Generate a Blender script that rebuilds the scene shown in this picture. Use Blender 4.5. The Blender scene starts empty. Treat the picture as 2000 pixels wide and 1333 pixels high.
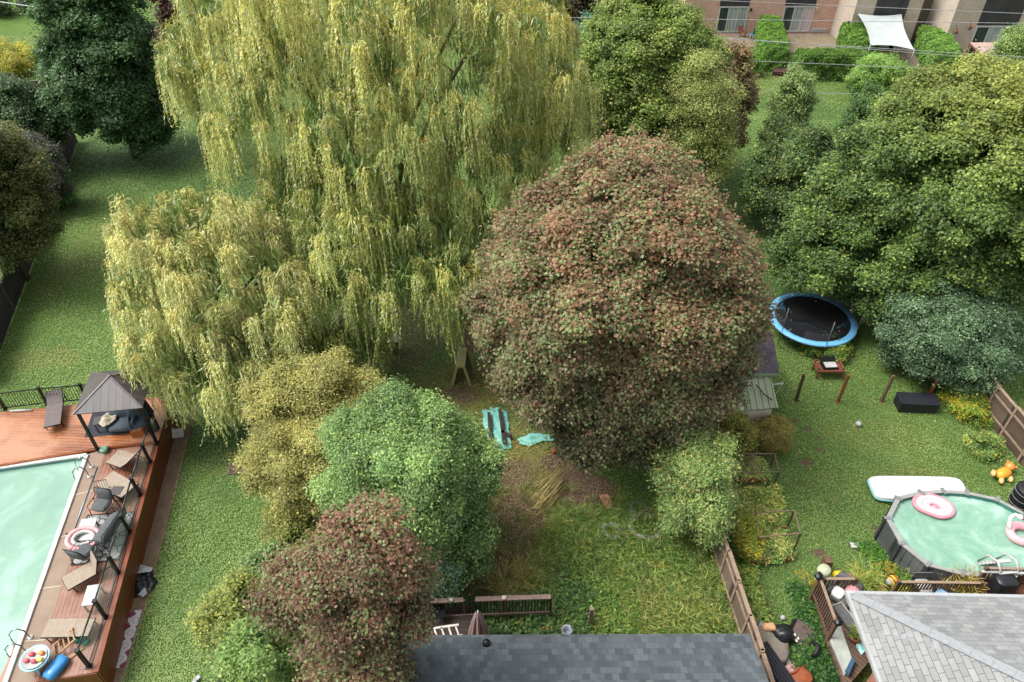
import bpy, math, random
import numpy as np
from mathutils import Vector, Matrix

# ------------------------------------------------------------------ camera, sky, sun, exposure
SC = bpy.context.scene
COL = SC.collection
H, FOC, PITCH = 24.0, 1450.0, 40.5
TH = math.radians(PITCH)
cam_d = bpy.data.cameras.new('camera')
cam_d.sensor_width = 36.0
cam_d.lens = FOC / 2000.0 * 36.0
cam_d.clip_end = 2000
cam = bpy.data.objects.new('camera', cam_d)
COL.objects.link(cam)
cam.location = (0, 0, H)
cam.rotation_euler = (math.radians(90 - PITCH), 0, 0)
SC.camera = cam

SUN_EL, SUN_AZ = 56.0, 272.0          # azimuth clockwise from +Y (the far side of the yards)
wd = bpy.data.worlds.new('World'); SC.world = wd; wd.use_nodes = True
wn = wd.node_tree
sky = wn.nodes.new('ShaderNodeTexSky'); sky.sky_type = 'NISHITA'; sky.sun_disc = False
sky.sun_elevation = math.radians(SUN_EL); sky.sun_rotation = math.radians(SUN_AZ)
sky.air_density = 1.0; sky.dust_density = 5.0; sky.ozone_density = 0.6
hs = wn.nodes.new('ShaderNodeHueSaturation'); hs.inputs['Saturation'].default_value = 0.25
wn.links.new(sky.outputs[0], hs.inputs['Color'])
bg = wn.nodes['Background']; bg.inputs[1].default_value = 0.15
wn.links.new(hs.outputs[0], bg.inputs[0])
sun_d = bpy.data.lights.new('sun', 'SUN'); sun_d.energy = 1.4; sun_d.angle = math.radians(24)
sun_d.color = (1.0, 0.97, 0.92)
sun = bpy.data.objects.new('sun', sun_d); COL.objects.link(sun)
az, el = math.radians(SUN_AZ), math.radians(SUN_EL)
sdir = Vector((math.sin(az) * math.cos(el), math.cos(az) * math.cos(el), math.sin(el)))
sun.rotation_euler = sdir.to_track_quat('Z', 'Y').to_euler()
SC.view_settings.view_transform = 'Standard'; SC.view_settings.look = 'None'
SC.view_settings.exposure = 1.05; SC.view_settings.gamma = 1.0
SC.cycles.max_bounces = 6; SC.cycles.diffuse_bounces = 3; SC.cycles.glossy_bounces = 3
SC.cycles.transmission_bounces = 4; SC.cycles.transparent_max_bounces = 8
SC.cycles.use_denoising = True

# ------------------------------------------------------------------ measuring helpers
def ray(px, py):
    x = (px - 1000) / FOC; y = -(py - 666.5) / FOC
    return Vector((x, math.cos(TH) + y * math.sin(TH), -math.sin(TH) + y * math.cos(TH)))
def G(px, py, z=0.0):
    """where the surveyed spot (px, py) lies on the level z"""
    d = ray(px, py); t = (z - H) / d.z
    return Vector((d.x * t, d.y * t, z))
def GY(px, py, Y):
    d = ray(px, py); t = Y / d.y
    return Vector((d.x * t, Y, H + d.z * t))
def mpp(px, py, z=0.0):
    return -(z - H) / -ray(px, py).z / FOC if False else ((z - H) / ray(px, py).z) / FOC

# ------------------------------------------------------------------ materials
def lin(c):
    if isinstance(c, str):
        c = c.lstrip('#'); c = [int(c[i:i + 2], 16) / 255 for i in (0, 2, 4)]
        return tuple((v / 12.92 if v <= 0.04045 else ((v + 0.055) / 1.055) ** 2.4) for v in c)
    return tuple(c)
class NT:
    def __init__(s, name):
        s.m = bpy.data.materials.new(name); s.m.use_nodes = True; s.t = s.m.node_tree
        s.b = s.t.nodes['Principled BSDF']
    def n(s, typ, **kw):
        nd = s.t.nodes.new(typ)
        for k, v in kw.items():
            if k.startswith('i_'):
                key = k[2:].replace('_', ' ')
                nd.inputs[key].default_value = v
            else: setattr(nd, k, v)
        return nd
    def l(s, a, b): s.t.links.new(a, b)
    def coord(s, scale=(1, 1, 1), rot=(0, 0, 0)):
        tc = s.n('ShaderNodeTexCoord'); mp = s.n('ShaderNodeMapping')
        mp.inputs['Scale'].default_value = scale; mp.inputs['Rotation'].default_value = rot
        s.l(tc.outputs['Object'], mp.inputs[0]); return mp.outputs[0]
    def noise(s, vec, scale, detail=4, rough=.6, dist=0):
        nd = s.n('ShaderNodeTexNoise'); nd.inputs['Scale'].default_value = scale
        nd.inputs['Detail'].default_value = detail; nd.inputs['Roughness'].default_value = rough
        nd.inputs['Distortion'].default_value = dist
        s.l(vec, nd.inputs['Vector']); return nd.outputs['Fac']
    def ramp(s, fac, stops):
        r = s.n('ShaderNodeValToRGB'); e = r.color_ramp.elements
        while len(e) < len(stops): e.new(0.5)
        for el_, (p, c) in zip(e, stops): el_.position = p; el_.color = (*lin(c), 1) if not isinstance(c, float) else (c, c, c, 1)
        s.l(fac, r.inputs[0]); return r.outputs[0]
    def mix(s, fac, a, b, mode='MIX'):
        m = s.n('ShaderNodeMix'); m.data_type = 'RGBA'; m.blend_type = mode
        for v, i in ((fac, 0), (a, 6), (b, 7)):
            if hasattr(v, 'links'): s.l(v, m.inputs[i])
            elif i == 0: m.inputs[0].default_value = v
            else: m.inputs[i].default_value = (*lin(v), 1)
        return m.outputs[2]
    def bump(s, h, strength=.4, dist=.02):
        b = s.n('ShaderNodeBump'); b.inputs['Strength'].default_value = strength; b.inputs['Distance'].default_value = dist
        s.l(h, b.inputs['Height']); s.l(b.outputs[0], s.b.inputs['Normal'])
    def base(s, c): s.l(c, s.b.inputs['Base Color'])
    def rough(s, r): s.b.inputs['Roughness'].default_value = r
MATS = {}
def mat(name, c1, c2=None, rough=.75, scale=3.0, metal=0, bump=.15, spec=.4, fine=None):
    if name in MATS: return MATS[name]
    t = NT(name); c1 = lin(c1); c2 = lin(c2) if c2 else tuple(v * .75 for v in c1)
    v = t.coord(); f = t.noise(v, scale, 6, .65)
    t.base(t.ramp(f, [(.3, c2), (.7, c1)])); t.rough(rough)
    t.b.inputs['Metallic'].default_value = metal; t.b.inputs['Specular IOR Level'].default_value = spec
    if bump: t.bump(t.noise(v, scale * 8, 3), bump, .01)
    MATS[name] = t.m; return t.m
def boards(name, c1, c2, dark, ang=0, row=.14, length=3.2, rough=.5, axes='xy', gap=.012, blot=None):
    if name in MATS: return MATS[name]
    t = NT(name)
    tc = t.n('ShaderNodeTexCoord'); vec = tc.outputs['Object']
    if axes != 'xy':
        sx = t.n('ShaderNodeSeparateXYZ'); t.l(vec, sx.inputs[0]); cb = t.n('ShaderNodeCombineXYZ')
        o = {'x': 0, 'y': 1, 'z': 2}
        for i, a in enumerate(axes): t.l(sx.outputs[o[a]], cb.inputs[i])
        vec = cb.outputs[0]
    mp = t.n('ShaderNodeMapping'); mp.inputs['Rotation'].default_value = (0, 0, ang); t.l(vec, mp.inputs[0]); vec = mp.outputs[0]
    br = t.n('ShaderNodeTexBrick'); t.l(vec, br.inputs['Vector'])
    br.inputs['Scale'].default_value = 1; br.inputs['Brick Width'].default_value = length; br.inputs['Row Height'].default_value = row
    br.inputs['Mortar Size'].default_value = gap; br.inputs['Mortar Smooth'].default_value = .2
    br.inputs['Color1'].default_value = (*lin(c1), 1); br.inputs['Color2'].default_value = (*lin(c2), 1); br.inputs['Mortar'].default_value = (*lin(dark), 1)
    br.inputs['Bias'].default_value = 0; br.offset = .37
    st = t.n('ShaderNodeMapping'); st.inputs['Scale'].default_value = (1.2, 14, 1); t.l(vec, st.inputs[0])
    g = t.noise(st.outputs[0], 2.0, 5); c = t.mix(.55, br.outputs[0], t.ramp(g, [(.25, .45), (.75, 1.0)]), 'MULTIPLY')
    bl = t.noise(vec, .55, 4); 
    if blot: c = t.mix(t.ramp(bl, [(.42, 0.0), (.62, .75)]), c, blot)
    t.base(c)
    t.l(t.ramp(bl, [(.35, rough * .7), (.65, min(1., rough * 1.3))]), t.b.inputs['Roughness'])
    t.bump(br.outputs['Fac'], -.6, .02); MATS[name] = t.m; return t.m
def shingles(name, c1, c2, dark, ang=0, tilt=None, w=.33, row=.15, blot=None, gap=.008, axes='xy'):
    if name in MATS: return MATS[name]
    t = NT(name); tc = t.n('ShaderNodeTexCoord'); vec = tc.outputs['Object']
    mp = t.n('ShaderNodeMapping'); mp.inputs['Rotation'].default_value = (0, 0, ang); t.l(vec, mp.inputs[0]); vec = mp.outputs[0]
    br = t.n('ShaderNodeTexBrick'); t.l(vec, br.inputs['Vector'])
    br.inputs['Scale'].default_value = 1; br.inputs['Brick Width'].default_value = w; br.inputs['Row Height'].default_value = row
    br.inputs['Mortar Size'].default_value = gap; br.inputs['Mortar Smooth'].default_value = .3
    br.inputs['Color1'].default_value = (*lin(c1), 1); br.inputs['Color2'].default_value = (*lin(c2), 1); br.inputs['Mortar'].default_value = (*lin(dark), 1)
    n1 = t.noise(vec, 1.1, 5); n2 = t.noise(vec, 60, 2)
    c = t.mix(.35, br.outputs[0], t.ramp(n1, [(.3, .5), (.7, 1.0)]), 'MULTIPLY')
    c = t.mix(.4, c, t.ramp(n2, [(.3, .5), (.7, 1.0)]), 'MULTIPLY')
    if blot: c = t.mix(t.ramp(t.noise(vec, 3, 3), [(.55, 0.0), (.75, .8)]), c, blot)
    t.base(c); t.rough(.85); t.bump(br.outputs['Fac'], -.5, .01); MATS[name] = t.m; return t.m
def bricks(name, c1, c2, mortar, axes='xz', blot=None):
    if name in MATS: return MATS[name]
    t = NT(name); tc = t.n('ShaderNodeTexCoord'); sx = t.n('ShaderNodeSeparateXYZ'); t.l(tc.outputs['Object'], sx.inputs[0])
    ad = t.n('ShaderNodeMath'); t.l(sx.outputs[0], ad.inputs[0]); t.l(sx.outputs[1], ad.inputs[1])
    cb = t.n('ShaderNodeCombineXYZ'); t.l(ad.outputs[0], cb.inputs[0]); t.l(sx.outputs[2], cb.inputs[1])
    br = t.n('ShaderNodeTexBrick'); t.l(cb.outputs[0], br.inputs['Vector'])
    br.inputs['Scale'].default_value = 1; br.inputs['Brick Width'].default_value = .26; br.inputs['Row Height'].default_value = .085
    br.inputs['Mortar Size'].default_value = .008
    br.inputs['Color1'].default_value = (*lin(c1), 1); br.inputs['Color2'].default_value = (*lin(c2), 1); br.inputs['Mortar'].default_value = (*lin(mortar), 1)
    n1 = t.noise(cb.outputs[0], 1.3, 5)
    c = t.mix(.4, br.outputs[0], t.ramp(n1, [(.3, .6), (.7, 1.0)]), 'MULTIPLY')
    t.base(c); t.rough(.9); MATS[name] = t.m; return t.m
def leafmat(name, trans=.38, rough=.5, spec=.4):
    if name in MATS: return MATS[name]
    t = NT(name); at = t.n('ShaderNodeAttribute'); at.attribute_name = 'col'
    v = t.coord(); c = t.mix(.35, at.outputs['Color'], t.ramp(t.noise(v, 5, 2), [(.3, .85), (.7, 1.0)]), 'MULTIPLY')
    t.base(c); t.rough(rough); t.b.inputs['Specular IOR Level'].default_value = spec
    tr = t.n('ShaderNodeBsdfTranslucent'); t.l(c, tr.inputs[0])
    ms = t.n('ShaderNodeMixShader'); ms.inputs[0].default_value = trans
    t.l(t.b.outputs[0], ms.inputs[1]); t.l(tr.outputs[0], ms.inputs[2])
    t.l(ms.outputs[0], t.t.nodes['Material Output'].inputs[0]); MATS[name] = t.m; return t.m
def glass(name, alpha=.18, col=(.6, .75, .75)):
    if name in MATS: return MATS[name]
    t = NT(name); t.b.inputs['Base Color'].default_value = (*col, 1); t.rough(.06)
    v = t.coord(); t.l(t.ramp(t.noise(v, 1.2), [(.3, max(0., alpha - .05)), (.7, alpha + .05)]), t.b.inputs['Alpha'])
    MATS[name] = t.m; return t.m

# ------------------------------------------------------------------ objects
def setp(o, label=None, cat=None, group=None, kind=None, category=None):
    cat = cat or category
    if label: o['label'] = label
    if cat: o['category'] = cat
    if group: o['group'] = group
    if kind: o['kind'] = kind
    return o
def thing(name, label, cat, loc=(0, 0, 0), rz=0.0, group=None):
    o = bpy.data.objects.new(name, None); o.empty_display_size = .3; COL.objects.link(o)
    o.location = loc; o.rotation_euler = (0, 0, rz)
    return setp(o, label, cat, group)
def rotz(a):
    c, s = math.cos(a), math.sin(a); return np.array([[c, -s, 0], [s, c, 0], [0, 0, 1.]])
class MB:
    """collects shapes, then links them as one mesh object"""
    def __init__(s): s.v = []; s.f = []; s.sm = []
    def add(s, vs, fs, smooth=False):
        k = len(s.v); s.v += [tuple(v) for v in vs]; s.f += [tuple(i + k for i in f) for f in fs]; s.sm += [smooth] * len(fs); return s
    def box(s, c, d, rz=0.0, M=None, taper=1.0):
        hx, hy, hz = d[0] / 2, d[1] / 2, d[2] / 2; vs = []
        for z in (-hz, hz):
            k = taper if z > 0 else 1.0
            for x, y in ((-hx, -hy), (hx, -hy), (hx, hy), (-hx, hy)): vs.append(Vector((x * k, y * k, z)))
        R = M if M is not None else Matrix.Rotation(rz, 3, 'Z')
        return s.add([R @ v + Vector(c) for v in vs], [(3, 2, 1, 0), (4, 5, 6, 7), (0, 1, 5, 4), (1, 2, 6, 5), (2, 3, 7, 6), (3, 0, 4, 7)])
    def bar(s, a, b, w, h=None, up=(0, 0, 1)):
        a, b = Vector(a), Vector(b); h = h or w; d = (b - a); L = d.length; x = d.normalized(); u = Vector(up)
        if abs(x.dot(u)) > .97: u = Vector((1, 0, 0))
        y = u.cross(x).normalized(); z = x.cross(y)
        return s.box((a + b) / 2, (L, w, h), M=Matrix((x, y, z)).transposed())
    def tube(s, pts, r, n=8, r1=None, closed=False):
        pts = [Vector(p) for p in pts]; m = len(pts); vs = []; fs = []
        for i, p in enumerate(pts):
            if closed: d = pts[(i + 1) % m] - pts[i - 1]
            else: d = (pts[min(i + 1, m - 1)] - pts[max(i - 1, 0)])
            d = d.normalized() if d.length > 1e-9 else Vector((0, 0, 1))
            u = Vector((0, 0, 1)) if abs(d.z) < .95 else Vector((1, 0, 0))
            a = u.cross(d).normalized(); b = d.cross(a); rr = r if r1 is None else r + (r1 - r) * i / (m - 1)
            vs += [p + (a * math.cos(2 * math.pi * k / n) + b * math.sin(2 * math.pi * k / n)) * rr for k in range(n)]
        for i in range(m if closed else m - 1):
            j = (i + 1) % m
            for k in range(n): fs.append((i * n + k, i * n + (k + 1) % n, j * n + (k + 1) % n, j * n + k))
        if not closed: fs += [tuple(reversed(range(n))), tuple((m - 1) * n + k for k in range(n))]
        return s.add(vs, fs, True)
    def prism(s, poly, z0, z1):
        n = len(poly); ar = sum(poly[i][0] * poly[(i + 1) % n][1] - poly[(i + 1) % n][0] * poly[i][1] for i in range(n))
        if ar < 0: poly = poly[::-1]
        vs = [(p[0], p[1], z0) for p in poly] + [(p[0], p[1], z1) for p in poly]
        return s.add(vs, [tuple(reversed(range(n))), tuple(range(n, 2 * n))] + [(i, (i + 1) % n, n + (i + 1) % n, n + i) for i in range(n)])
    def quad(s, pts): return s.add(pts, [tuple(range(len(pts)))])
    def blob(s, c, r, p=2.0, n=14, M=None, noise=0, seed=0):
        """super-ellipsoid: p=2 round, p=5 cushion"""
        rg = random.Random(seed); vs = []; fs = []; m = n // 2
        ph = [rg.uniform(0, 6) for _ in range(6)]
        for i in range(m + 1):
            t = math.pi * i / m
            for k in range(n):
                a = 2 * math.pi * k / n; d = (math.sin(t) * math.cos(a), math.sin(t) * math.sin(a), math.cos(t))
                q = sum(abs(x) ** p for x in d) ** (-1 / p)
                if noise: q *= 1 + noise * (math.sin(3 * d[0] + ph[0]) * math.sin(4 * d[1] + ph[1]) + .6 * math.sin(7 * d[2] + 5 * d[0] + ph[2]) + .5 * math.sin(9 * d[1] + ph[3]))
                v = Vector((d[0] * q * r[0], d[1] * q * r[1], d[2] * q * r[2]))
                if M is not None: v = M @ v
                vs.append(v + Vector(c))
        for i in range(m):
            for k in range(n): fs.append((i * n + k, (i + 1) * n + k, (i + 1) * n + (k + 1) % n, i * n + (k + 1) % n))
        return s.add(vs, fs, True)
    def lathe(s, prof, c=(0, 0, 0), n=20):
        vs = [(c[0] + r * math.cos(2 * math.pi * k / n), c[1] + r * math.sin(2 * math.pi * k / n), c[2] + z) for r, z in prof for k in range(n)]
        fs = [(i * n + k, i * n + (k + 1) % n, (i + 1) * n + (k + 1) % n, (i + 1) * n + k) for i in range(len(prof) - 1) for k in range(n)]
        return s.add(vs, fs, True)
    def grid(s, fn, nu, nv, smooth=True):
        vs = [fn(i / nu, j / nv) for j in range(nv + 1) for i in range(nu + 1)]
        return s.add(vs, [(j * (nu + 1) + i, j * (nu + 1) + i + 1, (j + 1) * (nu + 1) + i + 1, (j + 1) * (nu + 1) + i) for j in range(nv) for i in range(nu)], smooth)
    def build(s, name, material, parent=None, world=False, loc=None, bevel=0, solid=0, **props):
        vs = s.v
        off = None
        if world and parent is not None: 
            root = parent
            off = Vector((0, 0, 0))
            while root is not None: off += root.location; root = root.parent
        elif loc is not None and max(max(abs(v[0]), abs(v[1])) for v in vs) > 4: off = Vector(loc)   # modelled in place; small shapes near the origin are modelled locally
        if off is not None: vs = [(v[0] - off[0], v[1] - off[1], v[2] - off[2]) for v in vs]
        me = bpy.data.meshes.new(name); me.from_pydata(vs, [], s.f); me.update()
        me.polygons.foreach_set('use_smooth', s.sm)
        me.materials.append(material); o = bpy.data.objects.new(name, me); COL.objects.link(o)
        if parent is not None: o.parent = parent
        if loc is not None: o.location = loc
        if solid:
            m = o.modifiers.new('thick', 'SOLIDIFY'); m.thickness = solid
        if bevel:
            m = o.modifiers.new('bevel', 'BEVEL'); m.width = bevel; m.segments = 2; m.limit_method = 'ANGLE'
        return setp(o, **props) if props else o
def mesh_np(name, V, nper, cols, material, parent=None, loc=None, **props):
    V = np.asarray(V, np.float32).reshape(-1, 3); n = len(V) // nper
    me = bpy.data.meshes.new(name)
    me.vertices.add(len(V)); me.vertices.foreach_set('co', V.ravel())
    me.loops.add(n * nper); me.loops.foreach_set('vertex_index', np.arange(n * nper, dtype=np.int32))
    me.polygons.add(n); me.polygons.foreach_set('loop_start', np.arange(0, n * nper, nper, dtype=np.int32))
    a = me.attributes.new('col', 'FLOAT_COLOR', 'FACE')
    c4 = np.ones((n, 4), np.float32); c4[:, :3] = cols; a.data.foreach_set('color', c4.ravel())
    me.update(calc_edges=True); me.materials.append(material)
    o = bpy.data.objects.new(name, me); COL.objects.link(o)
    if parent is not None: o.parent = parent
    if loc is not None: o.location = loc
    return setp(o, **props) if props else o
def copy_tree(o, loc=None, rz=None, label=None, parent=None):
    c = o.copy(); COL.objects.link(c); c.parent = parent
    if loc is not None: c.location = loc
    if rz is not None: c.rotation_euler = (0, 0, rz)
    if label: c['label'] = label
    for ch in list(o.children): copy_tree(ch, parent=c)
    return c

# ------------------------------------------------------------------ foliage
def unit(a): return a / np.maximum(np.linalg.norm(a, axis=-1, keepdims=True), 1e-9)
def rsphere(rng, n): return unit(rng.normal(size=(n, 3)))
def leafquads(P, N, T, L, W, fold=.15):
    """rhombic folded leaves: centre P, normal N, long axis T"""
    T = unit(T - N * (T * N).sum(1, keepdims=True)); B = np.cross(N, T)
    L = np.broadcast_to(np.asarray(L, float).reshape(-1, 1), (len(P), 1)) / 2; W = np.broadcast_to(np.asarray(W, float).reshape(-1, 1), (len(P), 1)) / 2
    return np.stack([P + T * L, P + B * W + N * W * fold - T * L * .15, P - T * L, P - B * W + N * W * fold - T * L * .15], 1)
def spread_pts(rng, cand, K, dmin):
    out = []; arr = np.empty((K, 3)); k = 0
    for c in cand:
        if k and ((arr[:k] - c) ** 2).sum(1).min() < dmin * dmin: continue
        arr[k] = c; k += 1
        if k >= K: break
    return arr[:k].copy()
def lobe_surface(rng, lobes, n, zlo=-.7, inner=.85):
    """random points on the outside of a union of ellipsoids, with outward normals"""
    A = np.array([[l[3] * l[4] + l[4] * l[5] + l[3] * l[5]] for l in lobes]).ravel(); A = A / A.sum()
    idx = rng.choice(len(lobes), n, p=A); Lb = np.array(lobes)[idx]; d = rsphere(rng, n)
    k = d[:, 2] > zlo; d = d[k]; Lb = Lb[k]
    P = Lb[:, :3] + d * Lb[:, 3:6]; N = unit(d / Lb[:, 3:6]); ok = np.ones(len(P), bool)
    for l in lobes:
        q = (((P - np.array(l[:3])) / np.array(l[3:6])) ** 2).sum(1); ok &= q > inner
    return P[ok], N[ok]
def col_mix(a, b, t): return a[None, :] * (1 - t[:, None]) + b[None, :] * t[:, None]
def rough_lobes(rng, R, z0, z1, k=8, big=.86, sub=(.3, .5), fine=None, wobble=1.0, bough=(.14, .26)):
    """a crown as one core, a few large lobes and many boughs that stick out of them"""
    cz = (z0 + z1) / 2; rz = (z1 - z0) / 2; L = [(0, 0, cz, R * big * .82, R * big * .82, rz * big * .82)]
    ph = rng.uniform(0, 6.28, 6)
    def wob(a, e): return 1 + wobble * (.10 * math.sin(2 * a + ph[0]) + .09 * math.sin(3 * a + ph[1] + 2 * e) + .07 * math.sin(5 * a + ph[2] - 3 * e))
    for i in range(k):
        a = 2 * math.pi * (i * .618 + rng.random() * .3); e = rng.uniform(-.75, .95); s = rng.uniform(*sub)
        ce = math.sqrt(max(0, 1 - e * e)); w = wob(a, e) * rng.uniform(.88, 1.06)
        L.append((math.cos(a) * ce * R * (1 - s) * w, math.sin(a) * ce * R * (1 - s) * w, cz + e * rz * (1 - s) * w, R * s, R * s, rz * s))
    nf = fine if fine is not None else int(26 + 5 * R)
    for i in range(nf):
        e = -.8 + 1.78 * (i + rng.random()) / nf; a = i * 2.39996 + rng.uniform(-.35, .35); s = rng.uniform(*bough)
        ce = math.sqrt(max(0, 1 - e * e)); w = wob(a, e) * rng.uniform(.86, 1.1)
        L.append((math.cos(a) * ce * R * (1 - s) * w, math.sin(a) * ce * R * (1 - s) * w, cz + e * rz * (1 - s) * w, R * s, R * s, R * s * .8))
    return L
def broad_crown(rng, lobes, clump=.8, spacing=.55, leaf=.14, per=420, aspect=.75, c_low='#44582a', c_high='#6e7d3a', c_alt='#8a8a45', alt=.25, hgrad=.5, jit=.22, upw=.55, fill=.25, sprig=.16, droop=0.0, maxk=900, yellow_side=None):
    c_low, c_high, c_alt = [np.array(lin(c)) for c in (c_low, c_high, c_alt)]
    P, N = lobe_surface(rng, lobes, 14000)
    C = spread_pts(rng, P, maxk, clump * spacing * 1.22)
    D = ((C[:, None, :] - P[None, :3000, :]) ** 2).sum(2).argmin(1); CN = N[:3000][D]
    zmin, zmax = C[:, 2].min(), C[:, 2].max(); K = len(C)
    C = C + CN * rng.uniform(-.9, .45, (K, 1)) * clump
    size = clump * rng.uniform(.45, 1.05, K)
    ns = max(6, int(per * 1.75 / 8))
    ci = np.repeat(np.arange(K), ns); n = len(ci)
    d = unit(rsphere(rng, n) + CN[ci] * .75 + np.array([0, 0, .35]))
    r = rng.random(n) ** .35
    S = C[ci] + d * (r * size[ci])[:, None] * np.array([1, 1, .8]); S[:, 2] -= droop * (1 - r) * 0
    kshade = rng.uniform(0, 1, K); sj = rng.uniform(0, 1, n)
    li = np.repeat(np.arange(n), 8); m = len(li)
    Pl = S[li] + rng.normal(size=(m, 3)) * sprig * np.array([1, 1, .55])
    Nl = unit(d[li] * .5 + np.array([0, 0, upw]) + rsphere(rng, m) * .55)
    T = rsphere(rng, m) + d[li] * .8 - np.array([0, 0, droop])
    sz = leaf * rng.uniform(.5, 1.15, m) ; stray = rng.random(m) < .06; Pl[stray] += d[li][stray] * rng.uniform(.1, .45, (stray.sum(), 1)) * clump
    Q = leafquads(Pl, Nl, T, sz, sz * aspect)
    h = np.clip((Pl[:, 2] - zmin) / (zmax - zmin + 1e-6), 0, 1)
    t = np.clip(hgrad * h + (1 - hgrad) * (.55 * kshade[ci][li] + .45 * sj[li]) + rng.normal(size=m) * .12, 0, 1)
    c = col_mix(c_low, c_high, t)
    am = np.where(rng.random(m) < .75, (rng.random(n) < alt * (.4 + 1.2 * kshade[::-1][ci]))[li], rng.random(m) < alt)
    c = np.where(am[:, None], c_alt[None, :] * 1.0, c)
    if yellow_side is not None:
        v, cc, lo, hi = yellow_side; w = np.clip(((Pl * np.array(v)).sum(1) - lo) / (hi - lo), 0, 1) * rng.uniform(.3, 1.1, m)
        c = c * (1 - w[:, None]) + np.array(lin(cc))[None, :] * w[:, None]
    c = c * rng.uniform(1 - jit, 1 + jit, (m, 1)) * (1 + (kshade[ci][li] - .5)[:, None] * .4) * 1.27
    # young shoots that stick out of the crown and roughen its outline
    ks = int(K * .8); si = rng.integers(0, K, ks); sd = unit(CN[si] * .8 + np.array([0, 0, .7]) + rsphere(rng, ks) * .55); so = C[si] + sd * size[si][:, None] * .7; sl = clump * rng.uniform(.5, 1.15, ks)
    pi = np.repeat(np.arange(ks), 16); mm = len(pi); u = rng.random(mm); PS = so[pi] + sd[pi] * (u * sl[pi])[:, None] + rsphere(rng, mm) * (leaf * .75 * (1.2 - u * .6))[:, None]
    QS = leafquads(PS, unit(rsphere(rng, mm) * .7 + np.array([0, 0, .8])), rsphere(rng, mm) + sd[pi], leaf * rng.uniform(.5, 1.05, mm), leaf * aspect * rng.uniform(.5, 1.05, mm))
    cS = col_mix(c_low, c_high, np.clip(rng.uniform(.45, 1.1, mm), 0, 1)) * rng.uniform(.9, 1.45, (mm, 1)); Q = np.concatenate([Q, QS]); c = np.concatenate([c, cS])
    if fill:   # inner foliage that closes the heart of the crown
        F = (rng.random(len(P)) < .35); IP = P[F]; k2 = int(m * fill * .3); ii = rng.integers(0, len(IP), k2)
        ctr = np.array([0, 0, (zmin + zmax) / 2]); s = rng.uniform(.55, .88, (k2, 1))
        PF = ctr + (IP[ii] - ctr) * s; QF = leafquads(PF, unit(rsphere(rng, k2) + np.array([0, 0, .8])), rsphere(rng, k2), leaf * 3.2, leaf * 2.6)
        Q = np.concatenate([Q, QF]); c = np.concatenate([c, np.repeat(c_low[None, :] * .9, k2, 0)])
    return Q, c
def limbs(rng, base_r, z_fork, tips, bark, parent, name='trunk', lean=(0, 0)):
    b = MB(); top = Vector((lean[0], lean[1], z_fork))
    b.tube([(0, 0, -.15), (lean[0] * .2, lean[1] * .2, z_fork * .4), top], base_r, 10, base_r * .65)
    for t in tips:
        t = Vector(t); s = top * random.uniform(.75, 1.0); mid = s.lerp(t, .5) + Vector((0, 0, .12 * (t - s).length))
        r = base_r * rng.uniform(.22, .42)
        b.tube([s, s.lerp(mid, .5), mid, mid.lerp(t, .5) + Vector((0, 0, .1)), t], r, 6, r * .25)
        for q in range(2):
            u = mid.lerp(t, rng.uniform(.1, .7)); w = u + Vector(rsphere(rng, 1)[0].tolist()) * rng.uniform(.6, 1.3) + Vector((0, 0, .5)); b.tube([u, u.lerp(w, .5) + Vector((0, 0, .1)), w], r * .4, 5, r * .12)
    return b.build(name, bark, parent)
def fit_crown(x0, x1, yt, yb, zb, squash=1.0):
    """crown radius, height and base from its surveyed left, right, top and front-bottom edges"""
    cx = (x0 + x1) / 2; R = 2.0; ym = (yt + yb) / 2
    for _ in range(12):
        f = G(cx, yb, zb); Yc = f.y + .75 * R
        e = math.atan2(1, 1)
        zt = H - (Yc + .25 * R) * (-ray(cx, yt).z / ray(cx, yt).y)
        zc = (zt + zb) / 2
        depth = Yc * math.cos(TH) + (H - zc) * math.sin(TH)
        R = (x1 - x0) / 2 * depth / FOC
    X = (cx - 1000) / FOC * depth
    return Vector((X, Yc, 0)), R, max(zt, zb + 1.0)
BARK = mat('bark', '#5a4c3f', '#3a3029', .9, 6)
BARKL = mat('pale_bark', '#b5b0a4', '#8d8778', .8, 6)
LM = leafmat('leaf'); LMG = leafmat('willow_leaf', .25, .42, .6)
def project(P):
    """where world points fall on the surveyed picture plane"""
    x, y, z = P[:, 0], P[:, 1], P[:, 2] - H; d = y * math.cos(TH) - z * math.sin(TH)
    return 1000 + FOC * x / d, 666.5 - FOC * (y * math.sin(TH) + z * math.cos(TH)) / d
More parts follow.
